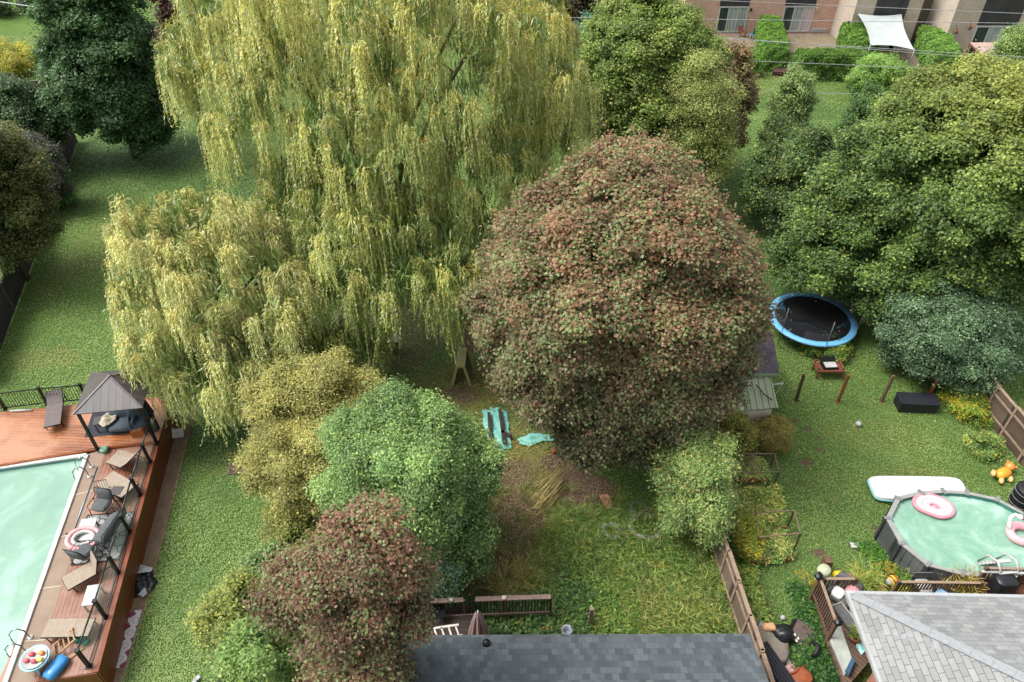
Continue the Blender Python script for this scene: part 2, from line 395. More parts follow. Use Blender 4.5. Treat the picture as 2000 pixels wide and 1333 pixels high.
def fit_lobes(seed, box, zb, k, sub, big, clump=.8, zmax=None, wobble=1.0, bough=(.14, .26)):
    """repeat the survey of a crown until its outline spans the measured left, right, top and bottom"""
    x0, x1, yt, yb = box; base, R, zt = fit_crown(x0, x1, yt, yb, zb)
    for it in range(9):
        L = rough_lobes(np.random.default_rng(seed), R, zb, zt, k, big, sub, None, wobble, bough); P, N = lobe_surface(np.random.default_rng(seed + 1), L, 2500, -.6)
        px, py = project(P + np.array(base)); a0, a1, b0_, b1_ = np.percentile(px, .7), np.percentile(px, 99.3), np.percentile(py, .7), np.percentile(py, 99.3)
        m = (base.y * math.cos(TH) + (H - zt / 2) * math.sin(TH)) / FOC; grow = .62 * clump / m
        a0 -= grow; a1 += grow; b0_ -= grow; b1_ += grow
        R *= min(1.4, max(.6, (x1 - x0) / (a1 - a0))); base.x += ((x0 + x1) - (a0 + a1)) / 2 * m
        base.y -= (yb - b1_) * m / math.sin(TH) * .45; zt = max(zb + .5, zt + (b0_ - yt) * m / math.cos(TH) * .6)
    if zmax and zt > zmax:   # a low spreading plant: it covers the ground instead of standing tall
        g0, g1 = G((x0 + x1) / 2, yb, 0), G((x0 + x1) / 2, yt, zmax * .8); Ry = max(.2, (g1.y - g0.y) / 2 - .3 * clump); R = max(.2, (x1 - x0) / 2 * mpp((x0 + x1) / 2, (yt + yb) / 2) - .3 * clump)
        base = Vector((G((x0 + x1) / 2, (yt + yb) / 2).x, (g0.y + g1.y) / 2, 0)); L = rough_lobes(np.random.default_rng(seed), R, zb, zmax, k, big, sub)
        L = [(l[0], l[1] * Ry / R, l[2], l[3], l[4] * Ry / R, min(l[5], zmax * .5)) for l in L]; zt = zmax
    return base, R, zt, L
def tree(name, label, cat, box, zb, seed, leaves, lobes_k=8, sub=(.3, .5), trunk=.2, group=None, bark=None, R_scale=1.0, big=.86, limb_n=9, zmax=None, wobble=1.0, bough=(.14, .26), extra=()):
    rng = np.random.default_rng(seed + 7); base, R, zt, L = fit_lobes(seed, box, zb, lobes_k, sub, big, leaves.get('clump', .8), zmax, wobble, bough)
    t = thing(name, label, cat, base, group=group)
    for (px, py, dy, r) in extra:   # boughs that reach out of the round crown
        q = GY(px, py, base.y + dy); L.append((q.x - base.x, dy, q.z, r, r, r * .85))
        for k in range(4): a = rng.uniform(0, 6.28); L.append((q.x - base.x + math.cos(a) * r * .7, dy + math.sin(a) * r * .7, q.z + rng.uniform(-.2, .5) * r, r * .5, r * .5, r * .4))
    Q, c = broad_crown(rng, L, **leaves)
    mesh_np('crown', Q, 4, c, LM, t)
    P, N = lobe_surface(rng, L, 400, -.3); tips = [(P[i] * [.75, .75, .9]) for i in range(limb_n)]
    limbs(rng, trunk, zb + (zt - zb) * .22, tips, bark or BARK, t)
    return t, R, zt
def willow(name, label, base, lobes, seed, n_tuft=300, spacing=.6, strands=30, L=(1.2, 2.8), leaf=.16, lw=.028, trunk=.35, z_fork=3.0, cols=('#77803a', '#a8a455', '#5f7a35'), step=.062, gfloor=.15, frontonly=True):
    rng = np.random.default_rng(seed); base = Vector(base); t = thing(name, label, 'tree', base)
    c0, c1, c2 = [np.array(lin(c)) for c in cols]; pale = np.array(lin('#c4c9ab')); stem = np.array(lin('#b08a3c'))
    big = list(lobes); lobes = []
    for (x, y, z, rx, ry, rz) in big:
        lobes.append((x, y, z, rx * .8, ry * .8, rz * .8)); nb = int(6 + 3.2 * rx)
        for i in range(nb):
            e = -.35 + 1.3 * (i + rng.random()) / nb; aa = i * 2.39996 + rng.uniform(-.4, .4); ce = math.sqrt(max(0, 1 - e * e)); s = rng.uniform(.6, 1.15); w = rng.uniform(.8, 1.08)
            lobes.append((x + math.cos(aa) * ce * rx * .86 * w, y + math.sin(aa) * ce * ry * .86 * w, z + e * rz * .86 * w, s, s, s * .75))
    P, N = lobe_surface(rng, lobes, 30000, .0, .95)
    keep = N[:, 2] > .05; P, N = P[keep], N[keep]
    A = spread_pts(rng, P, n_tuft, spacing); D = ((A[:, None, :] - P[None, :4000, :]) ** 2).sum(2).argmin(1); AN = N[:4000][D]
    hole = np.sin(A[:, 0] * 1.15 + seed) * np.sin(A[:, 2] * 1.5 + A[:, 0] * .5) * np.cos(A[:, 1] * .9 + seed) + rng.normal(size=len(A)) * .12 < -.58; A, AN = A[~hole], AN[~hole]
    K = len(A); A = A + AN * rng.uniform(-.7, .35, (K, 1))
    out = unit(AN * np.array([1, 1, 0]) + rng.normal(size=(K, 3)) * [.25, .25, 0])
    tl = rng.uniform(*L, K); tsh = rng.uniform(0, 1, K)
    ns = rng.integers(int(strands * .5), int(strands * 1.5), K); ti = np.repeat(np.arange(K), ns); S = len(ti)
    tw = rng.uniform(.6, 1.3, K); a = rng.uniform(0, 2 * math.pi, S); hd = unit(out[ti] * .75 + np.stack([np.cos(a), np.sin(a), 0 * a], 1) * .75)
    ln = tl[ti] * rng.uniform(.45, 1.12, S); spreadr = rng.uniform(.1, .5, S) * (.6 + .22 * tl[ti]) * tw[ti]; rise = rng.uniform(.0, .28, S)
    st = A[ti] + rng.normal(size=(S, 3)) * .14
    sway = rng.normal(size=(S, 3)) * .12; sway[:, 2] = 0
    nl = np.maximum(6, (ln / step).astype(int)); si = np.repeat(np.arange(S), nl); m = len(si)
    off = np.concatenate([[0], np.cumsum(nl)[:-1]]); u = (np.arange(m) - off[si] + rng.random(m)) / nl[si]
    def pos(i, u):
        u = u[:, None]; sp = spreadr[i][:, None]
        return st[i] + hd[i] * sp * (1 - np.exp(-4.2 * u)) * (1 - .45 * u * u) + np.array([0, 0, 1.]) * (rise[i][:, None] * np.sin(np.minimum(u * 5, 3.1)) - ln[i][:, None] * u ** 1.35) + sway[i] * u * u * ln[i][:, None]
    Pm = pos(si, u); Tn = unit(pos(si, np.minimum(u + .03, 1.05)) - Pm)
    ok = Pm[:, 2] > gfloor
    side = rsphere(rng, m); T = unit(Tn + side * .5 + np.array([0, 0, -.3])); Nn = unit(rsphere(rng, m) * .75 + hd[si] * .7 + np.array([0, 0, .7]))
    Ls = leaf * rng.uniform(.7, 1.3, m); Q = leafquads(Pm + T * Ls[:, None] * .4, Nn, T, Ls, lw * rng.uniform(.7, 1.3, m), .3)
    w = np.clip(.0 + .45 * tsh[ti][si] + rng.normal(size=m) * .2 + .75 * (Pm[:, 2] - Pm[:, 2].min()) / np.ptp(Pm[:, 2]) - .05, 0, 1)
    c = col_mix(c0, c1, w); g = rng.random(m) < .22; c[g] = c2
    tp = np.clip(1 - u * 3.0, 0, 1) * .3; c = c * (1 - tp[:, None]) + c1[None, :] * tp[:, None]  # lit strand tops painted in: leaves pale towards the start of each strand
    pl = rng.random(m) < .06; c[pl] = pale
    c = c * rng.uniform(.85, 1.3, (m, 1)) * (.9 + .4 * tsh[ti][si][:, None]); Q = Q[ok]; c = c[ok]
    # yellow-orange twigs along the first third of each strand
    sel = rng.random(S) < .24; j = np.nonzero(sel)[0]; tq = []; 
    for k in range(4):
        u0 = np.full(len(j), k * .09); u1 = u0 + .1; p0 = pos(j, u0); p1 = pos(j, u1); d = unit(p1 - p0); b = unit(np.cross(d, np.array([[.3, -.8, .5]]))) * .009
        tq.append(np.stack([p0 - b, p0 + b, p1 + b, p1 - b], 1))
    tq = np.concatenate(tq); Q = np.concatenate([Q, tq]); c = np.concatenate([c, np.repeat(stem[None, :], len(tq), 0)])
    # inner fill so the crown does not read as see-through
    k2 = int(len(Q) * .05); ii = rng.integers(0, len(P), k2); li = rng.integers(0, len(lobes), k2); LB = np.array(lobes)
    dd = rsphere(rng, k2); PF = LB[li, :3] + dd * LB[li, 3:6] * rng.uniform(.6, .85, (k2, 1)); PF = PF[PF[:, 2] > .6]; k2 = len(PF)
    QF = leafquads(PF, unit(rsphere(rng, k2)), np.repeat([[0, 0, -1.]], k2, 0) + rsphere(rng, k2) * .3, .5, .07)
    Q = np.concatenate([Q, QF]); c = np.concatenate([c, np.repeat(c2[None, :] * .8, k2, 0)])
    mesh_np('crown', Q, 4, c, LMG, t)
    tips = [A[i] * 1.0 for i in rng.integers(0, K, 14)]
    limbs(rng, trunk, z_fork, tips, mat('willow_bark', '#7d6a4a', '#5a4a35', .9, 5), t)
    return t
# ------------------------------------------------------------------ ground
rngG = np.random.default_rng(5)
def inpoly(x, y, poly):
    ins = np.zeros(x.shape, bool); n = len(poly)
    for i in range(n):
        x1, y1 = poly[i][0], poly[i][1]; x2, y2 = poly[(i + 1) % n][0], poly[(i + 1) % n][1]
        c = ((y1 > y) != (y2 > y)) & (x < (x2 - x1) * (y - y1) / (y2 - y1 + 1e-12) + x1); ins ^= c
    return ins
def gpoly(pts): return [G(x, y, 0) for x, y in pts]
PATCH = []   # (centre, rx, ry, angle, strength, channel)
def patch(px, py, rx, ry, s=1.0, ch=0, soft=.35, rot=0.0):
    p = G(px, py); q = G(px + rx, py); r = G(px, py - ry); PATCH.append((p.x, p.y, abs(q.x - p.x), abs(r.y - p.y), s, ch, soft, rot))
# bare soil (0), dry or brownish grass (1), darker green grass (2)
for a in [(1000, 925, 70, 38, .7), (1012, 1020, 65, 70, .75), (985, 1090, 85, 35, .75), (1135, 952, 75, 42, 1.0), (1110, 905, 60, 28, .8), (1230, 820, 200, 80, .8),
          (1160, 760, 200, 120, .9), (940, 650, 60, 40, .9), (850, 790, 70, 50, .45), (905, 770, 45, 22, .7), (760, 640, 170, 110, .55), (1000, 700, 90, 60, .5),
          (1553, 822, 10, 5, 1), (1576, 838, 12, 5, .95), (1597, 857, 12, 6, 1), (1600, 878, 14, 6, .8), (1574, 902, 17, 8, 1), (1570, 998, 16, 6, .7), (1600, 1080, 17, 8, 1), (1555, 945, 12, 6, .5),
          (1700, 960, 30, 14, .3), (1725, 1060, 16, 50, .7), (1620, 1145, 30, 10, .5), (430, 700, 130, 60, .6), (350, 855, 30, 25, .8), (1480, 880, 25, 20, .5), (880, 1200, 60, 20, .8),
          (640, 900, 120, 120, .7), (700, 1150, 110, 100, .8), (1830, 640, 90, 50, .7), (1600, 400, 70, 60, .6), (1500, 240, 30, 10, .3), (1490, 1150, 12, 70, .6)]:
    patch(*a)
for a in [(1000, 960, 150, 140, .9, 1), (920, 830, 90, 60, .85, 1), (1000, 1100, 130, 60, .8, 1), (900, 760, 110, 60, .75, 1), (1120, 1000, 160, 80, .5, 1), (1250, 1040, 120, 60, .45, 1), (1270, 1180, 150, 60, .6, 1), (90, 700, 90, 25, .45, 1),
          (200, 470, 60, 80, .35, 1), (420, 900, 60, 40, .3, 1), (1700, 850, 140, 40, .3, 1), (1600, 950, 90, 40, .25, 1), (1480, 160, 60, 30, .3, 1), (120, 540, 40, 60, .4, 1), (1790, 930, 120, 30, .3, 1), (40, 60, 60, 30, .5, 1),
          (270, 300, 160, 60, .8, 2), (240, 380, 130, 60, .5, 2), (430, 400, 100, 80, .8, 2), (1510, 530, 50, 70, .8, 2), (440, 850, 70, 70, .9, 2), (1490, 1180, 60, 60, .4, 2), (460, 940, 50, 60, .4, 2), (1560, 210, 100, 30, .5, 2)]:
    patch(*a)
def ground_masks(X, Y):
    M = [np.zeros(X.shape), np.zeros(X.shape), np.zeros(X.shape)]
    nz = (np.sin(X * 1.9 + 1.3 * np.sin(Y * 1.1)) * np.sin(Y * 2.3 + 1.7 * np.sin(X * .9)) + .6 * np.sin(X * 4.7 + Y * 3.1 + np.sin(Y * 5)) * np.sin(Y * 5.9 - X * 2.2))
    for (cx, cy, rx, ry, s, ch, soft, rot) in PATCH:
        q = np.sqrt(((X - cx) / rx) ** 2 + ((Y - cy) / ry) ** 2) + nz * .12
        M[ch] = np.maximum(M[ch], s * np.clip((1.15 - q) / soft / 1.4, 0, 1))
    return M
def axis(lo, hi, d, far):
    a = list(np.arange(lo, hi, d)); st = d; v = hi
    up = []
    while v < far: up.append(v); st *= 1.5; v += st
    up.append(far); dn = []; st = d; v = lo - d
    while v > -far: dn.append(v); st *= 1.5; v -= st
    dn.append(-far); return np.array(dn[::-1] + a + up)
gx = axis(-30, 38, .2, 600); gy = axis(6, 82, .2, 600)
GX, GYY = np.meshgrid(gx, gy); GM = ground_masks(GX, GYY)
GZ = .03 * np.sin(GX * .7) * np.sin(GYY * .5) - .03
nx, ny = len(gx), len(gy)
V = np.stack([GX, GYY, GZ], 2).reshape(-1, 3); ii = np.arange(nx * ny).reshape(ny, nx)
F = np.stack([ii[:-1, :-1], ii[:-1, 1:], ii[1:, 1:], ii[1:, :-1]], 2).reshape(-1)
me = bpy.data.meshes.new('ground'); me.vertices.add(len(V)); me.vertices.foreach_set('co', V.ravel().astype(np.float32))
nf = len(F) // 4; me.loops.add(len(F)); me.loops.foreach_set('vertex_index', F.astype(np.int32)); me.polygons.add(nf); me.polygons.foreach_set('loop_start', np.arange(0, nf * 4, 4, dtype=np.int32))
ca = me.attributes.new('mask', 'FLOAT_COLOR', 'POINT'); cc = np.ones((nx * ny, 4), np.float32)
for k in range(3): cc[:, k] = GM[k].ravel()
ca.data.foreach_set('color', cc.ravel()); me.update(calc_edges=True)
t = NT('lawn'); at = t.n('ShaderNodeAttribute'); at.attribute_name = 'mask'; sp = t.n('ShaderNodeSeparateColor'); t.l(at.outputs['Color'], sp.inputs[0])
v = t.coord(); n_big = t.noise(v, .35, 5, .6); n_mid = t.noise(v, 2.2, 5, .7); n_fine = t.noise(v, 26, 3, .7); n_f2 = t.noise(v, 9, 4, .7)
g1 = t.ramp(n_big, [(.3, '#4a6428'), (.5, '#5a7434'), (.72, '#6b8040')])
g1 = t.mix(.5, g1, t.ramp(n_mid, [(.25, '#36501f'), (.5, '#4c682a'), (.78, '#6c8038')]))
g1 = t.mix(t.ramp(n_f2, [(.55, 0.0), (.8, .5)]), g1, '#76854a')
def thr(src, lo, hi, amp=.55):
    m = t.n('ShaderNodeMath', operation='ADD'); t.l(src, m.inputs[0]); a2 = t.n('ShaderNodeMath', operation='MULTIPLY'); s2 = t.n('ShaderNodeMath', operation='SUBTRACT')
    t.l(n_f2, s2.inputs[0]); s2.inputs[1].default_value = .5; t.l(s2.outputs[0], a2.inputs[0]); a2.inputs[1].default_value = amp * 2; t.l(a2.outputs[0], m.inputs[1])
    return t.ramp(m.outputs[0], [(lo, 0.0), (hi, 1.0)])
lush = t.ramp(n_f2, [(.3, '#2a4520'), (.7, '#3c5a28')]); c = t.mix(thr(sp.outputs[2], .2, .9), g1, lush)
dry = t.ramp(n_f2, [(.3, '#5d5c2c'), (.55, '#7c7440'), (.75, '#8f8450')]); c = t.mix(thr(sp.outputs[1], .2, .95), c, dry)
soil = t.ramp(n_f2, [(.3, '#4a3a32'), (.55, '#6f584a'), (.75, '#94806c')]); c = t.mix(thr(sp.outputs[0], .38, .72), c, soil)
c = t.mix(.75, c, t.ramp(n_fine, [(.3, .65), (.55, .88), (.75, 1.0)]), 'MULTIPLY')
t.base(c); t.rough(.9); t.b.inputs['Specular IOR Level'].default_value = .2; t.bump(n_fine, .7, .06)
me.materials.append(t.m); go = bpy.data.objects.new('ground', me); COL.objects.link(go); go['kind'] = 'structure'

def scatter_px(rng, poly, n):
    """uniform world points inside a surveyed outline on the ground"""
    P = gpoly(poly); xs = [p.x for p in P]; ys = [p.y for p in P]
    x = rng.uniform(min(xs), max(xs), n * 4); y = rng.uniform(min(ys), max(ys), n * 4); k = inpoly(x, y, P); return np.stack([x[k], y[k]], 1)[:n]
# short grass blades over every lawn in view
LAWNS = [[(20, 620), (160, 260), (520, 260), (640, 520), (330, 800), (0, 800), (0, 660)],
         [(370, 830), (520, 830), (620, 1050), (520, 1333), (250, 1333)],
         [(1440, 560), (1520, 480), (1700, 620), (1900, 700), (1960, 860), (2000, 960), (1700, 1090), (1600, 1130), (1620, 1333), (1520, 1333), (1440, 1080), (1540, 860), (1400, 700)],
         [(1440, 135), (1700, 140), (1700, 270), (1450, 260)], [(-20, 25), (90, 30), (90, 130), (-20, 110)], [(1880, 620), (2020, 640), (2020, 800), (1990, 800)],
         [(760, 640), (960, 640), (1080, 900), (1400, 880), (1400, 1000), (1440, 1240), (860, 1230), (900, 900), (760, 760)]]
GRASSCOL = [np.array(lin(x)) for x in ('#5f7c38', '#7d9448', '#4c6630', '#a0a05c', '#8a8052')]
n = 1700000; d_ = rngG.uniform(0, 1, n); yy = 7 + 66 * d_ ** 1.7; xx = rngG.uniform(-1, 1, n) * (yy * .64 + 22) ; yy = yy + 0
ok_ = (np.abs(xx) < yy * .64 + 22); xx, yy = xx[ok_], yy[ok_]; M = ground_masks(xx, yy); kp = rngG.random(len(xx)) > M[0] * .9; kp &= ~inpoly(xx, yy, gpoly([(338, 850), (362, 858), (340, 965), (318, 1050), (296, 1140), (276, 1210), (250, 1290), (228, 1345), (190, 1345), (150, 1345)])); kp &= ~inpoly(xx, yy, gpoly([(-200, 900), (380, 830), (215, 1400), (-300, 1400)]) if False else [(p.x, p.y) for p in (G(-160, 820, 1.2), G(336, 775, 1.2), G(188, 1313, 1.2), G(-100, 1345, 1.2))]); xx, yy = xx[kp], yy[kp]; dryv = M[1][kp]; darkv = M[2][kp]; n = len(xx)
sc_ = 1 + yy / 45; h = rngG.uniform(.025, .055, n) * sc_
big_ = np.sin(xx * .8 + np.sin(yy * .6) * 2) * np.sin(yy * .9 + np.sin(xx * .5) * 2) * .5 + np.sin(xx * 3.1 + yy) * np.sin(yy * 2.7 - xx) * .25
ci = rngG.choice(3, n, p=[.45, .25, .3]); ci = np.where(rngG.random(n) < np.clip(big_, 0, 1) * .8, 1, ci); ci = np.where(rngG.random(n) < np.clip(-big_, 0, 1) * .6 + darkv * .7, 2, ci)
fld = np.clip(.5 + .55 * big_ + rngG.normal(size=n) * .15 - darkv * .35, 0, 1); c = col_mix(np.array(lin('#648650')), np.array(lin('#9ab070')), fld); dr = rngG.random(n) < .02 + dryv * .55; c[dr] = np.array(GRASSCOL)[rngG.integers(3, 5, dr.sum())]
mesh_np('grass', leafquads(np.stack([xx, yy, h * .5], 1), unit(rsphere(rngG, n) * .3 + np.array([0, 0, 1.])), rsphere(rngG, n), h, rngG.uniform(.015, .03, n) * sc_), 4, c * rngG.uniform(1.05, 1.2, (n, 1)) * np.array([1.06, 1, .95]), LM, kind='stuff', label='short green grass covering the lawns of all the yards', category='grass')
# fallen leaves: tiny yellow and brown leaves on the grass
fl = np.concatenate([scatter_px(rngG, p, n) for p, n in (([(60, 560), (170, 300), (330, 260), (300, 400), (120, 640)], 160), ([(1500, 700), (1700, 640), (1900, 800), (1800, 950), (1560, 960)], 120), ([(880, 640), (960, 640), (1080, 900), (880, 900)], 260), ([(1300, 880), (1380, 880), (1400, 980), (1300, 960)], 60))])
n = len(fl); mesh_np('fallen_leaves', leafquads(np.stack([fl[:, 0], fl[:, 1], np.full(n, .1)], 1), unit(rsphere(rngG, n) * .4 + np.array([0, 0, 1.])), rsphere(rngG, n), rngG.uniform(.06, .13, n), .07), 4,
    np.array([lin(x) for x in ('#b89a4a', '#8a6a3a', '#a8522e', '#c9b26a')])[rngG.integers(0, 4, n)], LM, kind='stuff', label='fallen yellow and brown leaves scattered over the grass', category='leaves')

# ------------------------------------------------------------------ weeds of the middle yard
def tufts(rng, xy, per, h, w, spreadr, lean, cols, jit=.2):
    n = len(xy); ti = np.repeat(np.arange(n), per); m = len(ti); hh = rng.uniform(.6, 1.2, n)[ti] * rng.uniform(*h, m)
    d = rsphere(rng, m); d[:, 2] = 0; tl = rng.normal(size=(n, 3)) * .35; tl[:, 2] = 0
    T = unit(np.array([0, 0, 1.]) + d * lean * rng.uniform(.3, 1.3, (m, 1)) + tl[ti]); base = np.stack([xy[ti, 0], xy[ti, 1], np.zeros(m)], 1) + d * spreadr * rng.random((m, 1))
    Q = [leafquads(base + T * hh[:, None] * .45, unit(np.cross(T, rsphere(rng, m)) + np.array([0, -.3, .5])), T, hh * .9, rng.uniform(*w, m))]
    T2 = unit(T + d * .9 - np.array([0, 0, .35])); Q.append(leafquads(base + T * hh[:, None] * .85 + T2 * hh[:, None] * .2, unit(np.cross(T2, rsphere(rng, m)) + np.array([0, 0, .8])), T2, hh * .5, rng.uniform(*w, m) * .8))
    cs = np.array([lin(c) for c in cols]); c = cs[rng.integers(0, len(cs), n)][ti] * rng.uniform(1 - jit, 1 + jit, (m, 1))
    return np.concatenate(Q), np.concatenate([c, c]) * 1.35
def rosettes(rng, xy, per, r, leaf, z, cols, up=.7):
    n = len(xy); ti = np.repeat(np.arange(n), per); m = len(ti); d = rsphere(rng, m); d[:, 2] = np.abs(d[:, 2])
    P = np.stack([xy[ti, 0], xy[ti, 1], np.zeros(m)], 1) + d * (rng.uniform(.3, 1, m) * r * rng.uniform(.6, 1.2, n)[ti])[:, None] * np.array([1, 1, z])
    N = unit(d * .4 + np.array([0, 0, up]) + rsphere(rng, m) * .45); L = leaf * rng.uniform(.6, 1.3, m)
    cs = np.array([lin(c) for c in cols]); c = cs[rng.integers(0, len(cs), n)][ti] * rng.uniform(.75, 1.25, (m, 1)) * 1.2
    return leafquads(P, N, rsphere(rng, m) + d * .5, L, L * .6), c
def thin(rng, xy, keep=.45):
    M = ground_masks(xy[:, 0], xy[:, 1]); return xy[(M[0] < .45) | (rng.random(len(xy)) < keep)]
W = np.random.default_rng(11); parts_ = []
yardpoly = [(930, 930), (1080, 940), (1290, 1000), (1400, 1060), (1450, 1245), (860, 1245), (850, 1100)]
parts_.append(tufts(W, thin(W, scatter_px(W, yardpoly, 700)), 14, (.25, .6), (.012, .03), .12, .7, ('#66763a', '#7c8448', '#566a34', '#8a8658', '#6c6042')))
lush_poly = [(1090, 1000), (1290, 990), (1400, 1060), (1450, 1245), (1080, 1245), (1040, 1130)]
parts_.append(tufts(W, scatter_px(W, lush_poly, 800), 18, (.3, .7), (.02, .04), .16, .7, ('#66803c', '#7c8e46', '#587436', '#8e9650', '#4c6a32')))
parts_.append(rosettes(W, scatter_px(W, lush_poly, 2000), 26, .3, .1, 1.5, ('#5c7f32', '#708c38', '#4a6c2c', '#8c9c46', '#6f9450')))
parts_.append(tufts(W, scatter_px(W, [(1240, 1150), (1380, 1140), (1440, 1240), (1160, 1245)], 300), 20, (.3, .6), (.02, .04), .2, .85, ('#93984c', '#a3a25a', '#7c8c44', '#8c8650', '#6c8040')))
parts_.append(tufts(W, thin(W, scatter_px(W, [(930, 940), (1090, 920), (1120, 1060), (1070, 1150), (860, 1150)], 260), .3), 12, (.3, .6), (.012, .02), .2, 1.6, ('#8f7c54', '#7c6a48', '#9c8a5a', '#6c6c42', '#5f7038', '#6a7840')))
parts_.append(tufts(W, scatter_px(W, [(960, 1120), (1060, 1100), (1050, 1170), (960, 1170)], 22), 24, (.5, .9), (.015, .025), .15, .9, ('#b8ad70', '#a39c58')))
mesh_np('weeds', np.concatenate([p[0] for p in parts_]), 4, np.concatenate([p[1] for p in parts_]), LM, kind='stuff', label='tall yellow green weeds overgrowing the middle yard', category='weeds')
parts_ = [rosettes(W, scatter_px(W, [(900, 1190), (1080, 1175), (1090, 1120), (1160, 1160), (1150, 1270), (900, 1270)], 1200), 20, .3, .14, 2.3, ('#3a5828', '#466430', '#587438', '#3f5c30'), 1.0),
          rosettes(W, scatter_px(W, [(1090, 1130), (1240, 1150), (1240, 1270), (1090, 1270)], 500), 20, .3, .12, 2.0, ('#5d8234', '#4c752c', '#7c9440'), 1.0),
          rosettes(W, scatter_px(W, [(900, 1200), (1100, 1200), (1100, 1260), (900, 1260)], 60), 6, .2, .11, 3.5, ('#c3a63c', '#b0742e'), 1.0)]
mesh_np('vines', np.concatenate([p[0] for p in parts_]), 4, np.concatenate([p[1] for p in parts_]), LM, kind='stuff', label='dark broad leaved vines climbing over the wooden railing behind the dark roof', category='vines')
def flowers(rng, xy, z, cols, per=14, r=.12, s=.05):
    n = len(xy); ti = np.repeat(np.arange(n), per); m = len(ti); P = np.stack([xy[ti, 0], xy[ti, 1], rng.uniform(*z, n)[ti]], 1) + rsphere(rng, m) * (rng.random(m) * r)[:, None]
    cs = np.array([lin(c) for c in cols]); return leafquads(P, unit(rsphere(rng, m) + np.array([0, 0, 1.2])), rsphere(rng, m), s, s), cs[rng.integers(0, len(cs), m)]
q, c = flowers(W, np.concatenate([scatter_px(W, lush_poly, 95), scatter_px(W, [(1230, 1080), (1300, 1080), (1300, 1130), (1200, 1130)], 14)]), (.45, .8), ('#b89c3c', '#b0a040', '#c0a23e'), 8, .08, .035)
mesh_np('goldenrod_flowers', q, 4, c, LM, kind='stuff', label='small yellow flower heads dotted through the tall weeds', category='flowers')
# ground cover at the side of the right-hand house and ivy at its deck
parts_ = [rosettes(W, scatter_px(W, [(1540, 1140), (1600, 1160), (1650, 1333), (1555, 1333), (1560, 1240)], 900), 18, .25, .11, 1.6, ('#35592a', '#42682c', '#2c4f26', '#5c7a34'), 1.0),
          rosettes(W, scatter_px(W, [(1440, 1110), (1470, 1110), (1500, 1220), (1480, 1230)], 160), 18, .22, .12, 1.6, ('#7c9040', '#5d8034', '#94a04c'), 1.0),
          rosettes(W, scatter_px(W, [(1660, 1060), (1730, 1070), (1800, 1120), (1880, 1150), (1760, 1160)], 420), 16, .2, .09, 1.5, ('#4f7a2e', '#3d6b2a', '#6c8c38'), 1.0),
          tufts(W, scatter_px(W, [(1760, 1105), (1880, 1130), (1900, 1150), (1740, 1145)], 60), 20, (.3, .6), (.015, .03), .12, .6, ('#5d8234', '#8c9c46'))]
mesh_np('ground_cover', np.concatenate([p[0] for p in parts_]), 4, np.concatenate([p[1] for p in parts_]), LM, kind='stuff', label='leafy ground cover beside the deck of the pale roofed house', category='ground cover')
q, c = flowers(W, np.concatenate([scatter_px(W, [(1700, 1115), (1740, 1115), (1740, 1140), (1700, 1140)], 22), scatter_px(W, [(1760, 1095), (1790, 1105), (1780, 1125), (1760, 1120)], 18), scatter_px(W, [(1545, 1125), (1590, 1140), (1590, 1170), (1560, 1160)], 16)]), (.4, .7), ('#bc9c38', '#b4983c'), 14, .12, .045)
mesh_np('flower_heads', q, 4, c, LM, kind='stuff', label='small golden flower heads beside the oval pool and deck', category='flowers')
# ------------------------------------------------------------------ trees and shrubs
random.seed(3)
GR = dict(clump=1.0, spacing=.62, per=560)
# the two willows
wb = G(770, 600); bx, by = wb.x, wb.y
def lobe_at(px, py, Y, rx, ry, rz, base):
    p = GY(px, py, Y); return (p.x - base[0], p.y - base[1], p.z, rx, ry, rz)
b0 = (G(760, 590).x, G(760, 590).y, 0)
Y0 = b0[1]
WL = [lobe_at(700, 40, Y0 + 2, 7.2, 5.5, 5.0, b0), lobe_at(460, 130, Y0 + 1.5, 3.3, 3.5, 3.3, b0), lobe_at(595, 215, Y0 - .5, 4.0, 3.6, 2.9, b0), lobe_at(860, 110, Y0, 4.2, 4.2, 4.4, b0),
      lobe_at(1010, 130, Y0 + 3, 3.0, 3.0, 4.2, b0), lobe_at(1040, 260, Y0 + 2, 2.0, 2.2, 2.4, b0), lobe_at(760, 260, Y0 - 2, 4.2, 3.2, 2.7, b0), lobe_at(605, 395, Y0 - 2.5, 2.2, 2.0, 1.5, b0),
      lobe_at(930, 340, Y0 - 1.5, 3.0, 2.6, 2.2, b0), lobe_at(720, 420, Y0 - 4, 2.6, 2.2, 1.3, b0), lobe_at(880, 470, Y0 - 4, 2.2, 1.9, 1.1, b0), lobe_at(740, 520, Y0 - 5.2, 2.6, 1.4, .9, b0), lobe_at(650, 530, Y0 - 5.4, 1.5, 1.1, .8, b0), lobe_at(800, 540, Y0 - 6.0, 2.0, 1.1, .8, b0), lobe_at(860, 530, Y0 - 5.4, 1.4, 1.2, .9, b0), lobe_at(700, 560, Y0 - 6.2, 1.6, .9, .6, b0)]
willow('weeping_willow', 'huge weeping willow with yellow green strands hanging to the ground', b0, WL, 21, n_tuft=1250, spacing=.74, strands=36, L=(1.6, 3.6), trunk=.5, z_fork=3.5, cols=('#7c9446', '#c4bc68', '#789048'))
b1 = (G(420, 760).x, G(420, 760).y, 0); Y1 = b1[1]
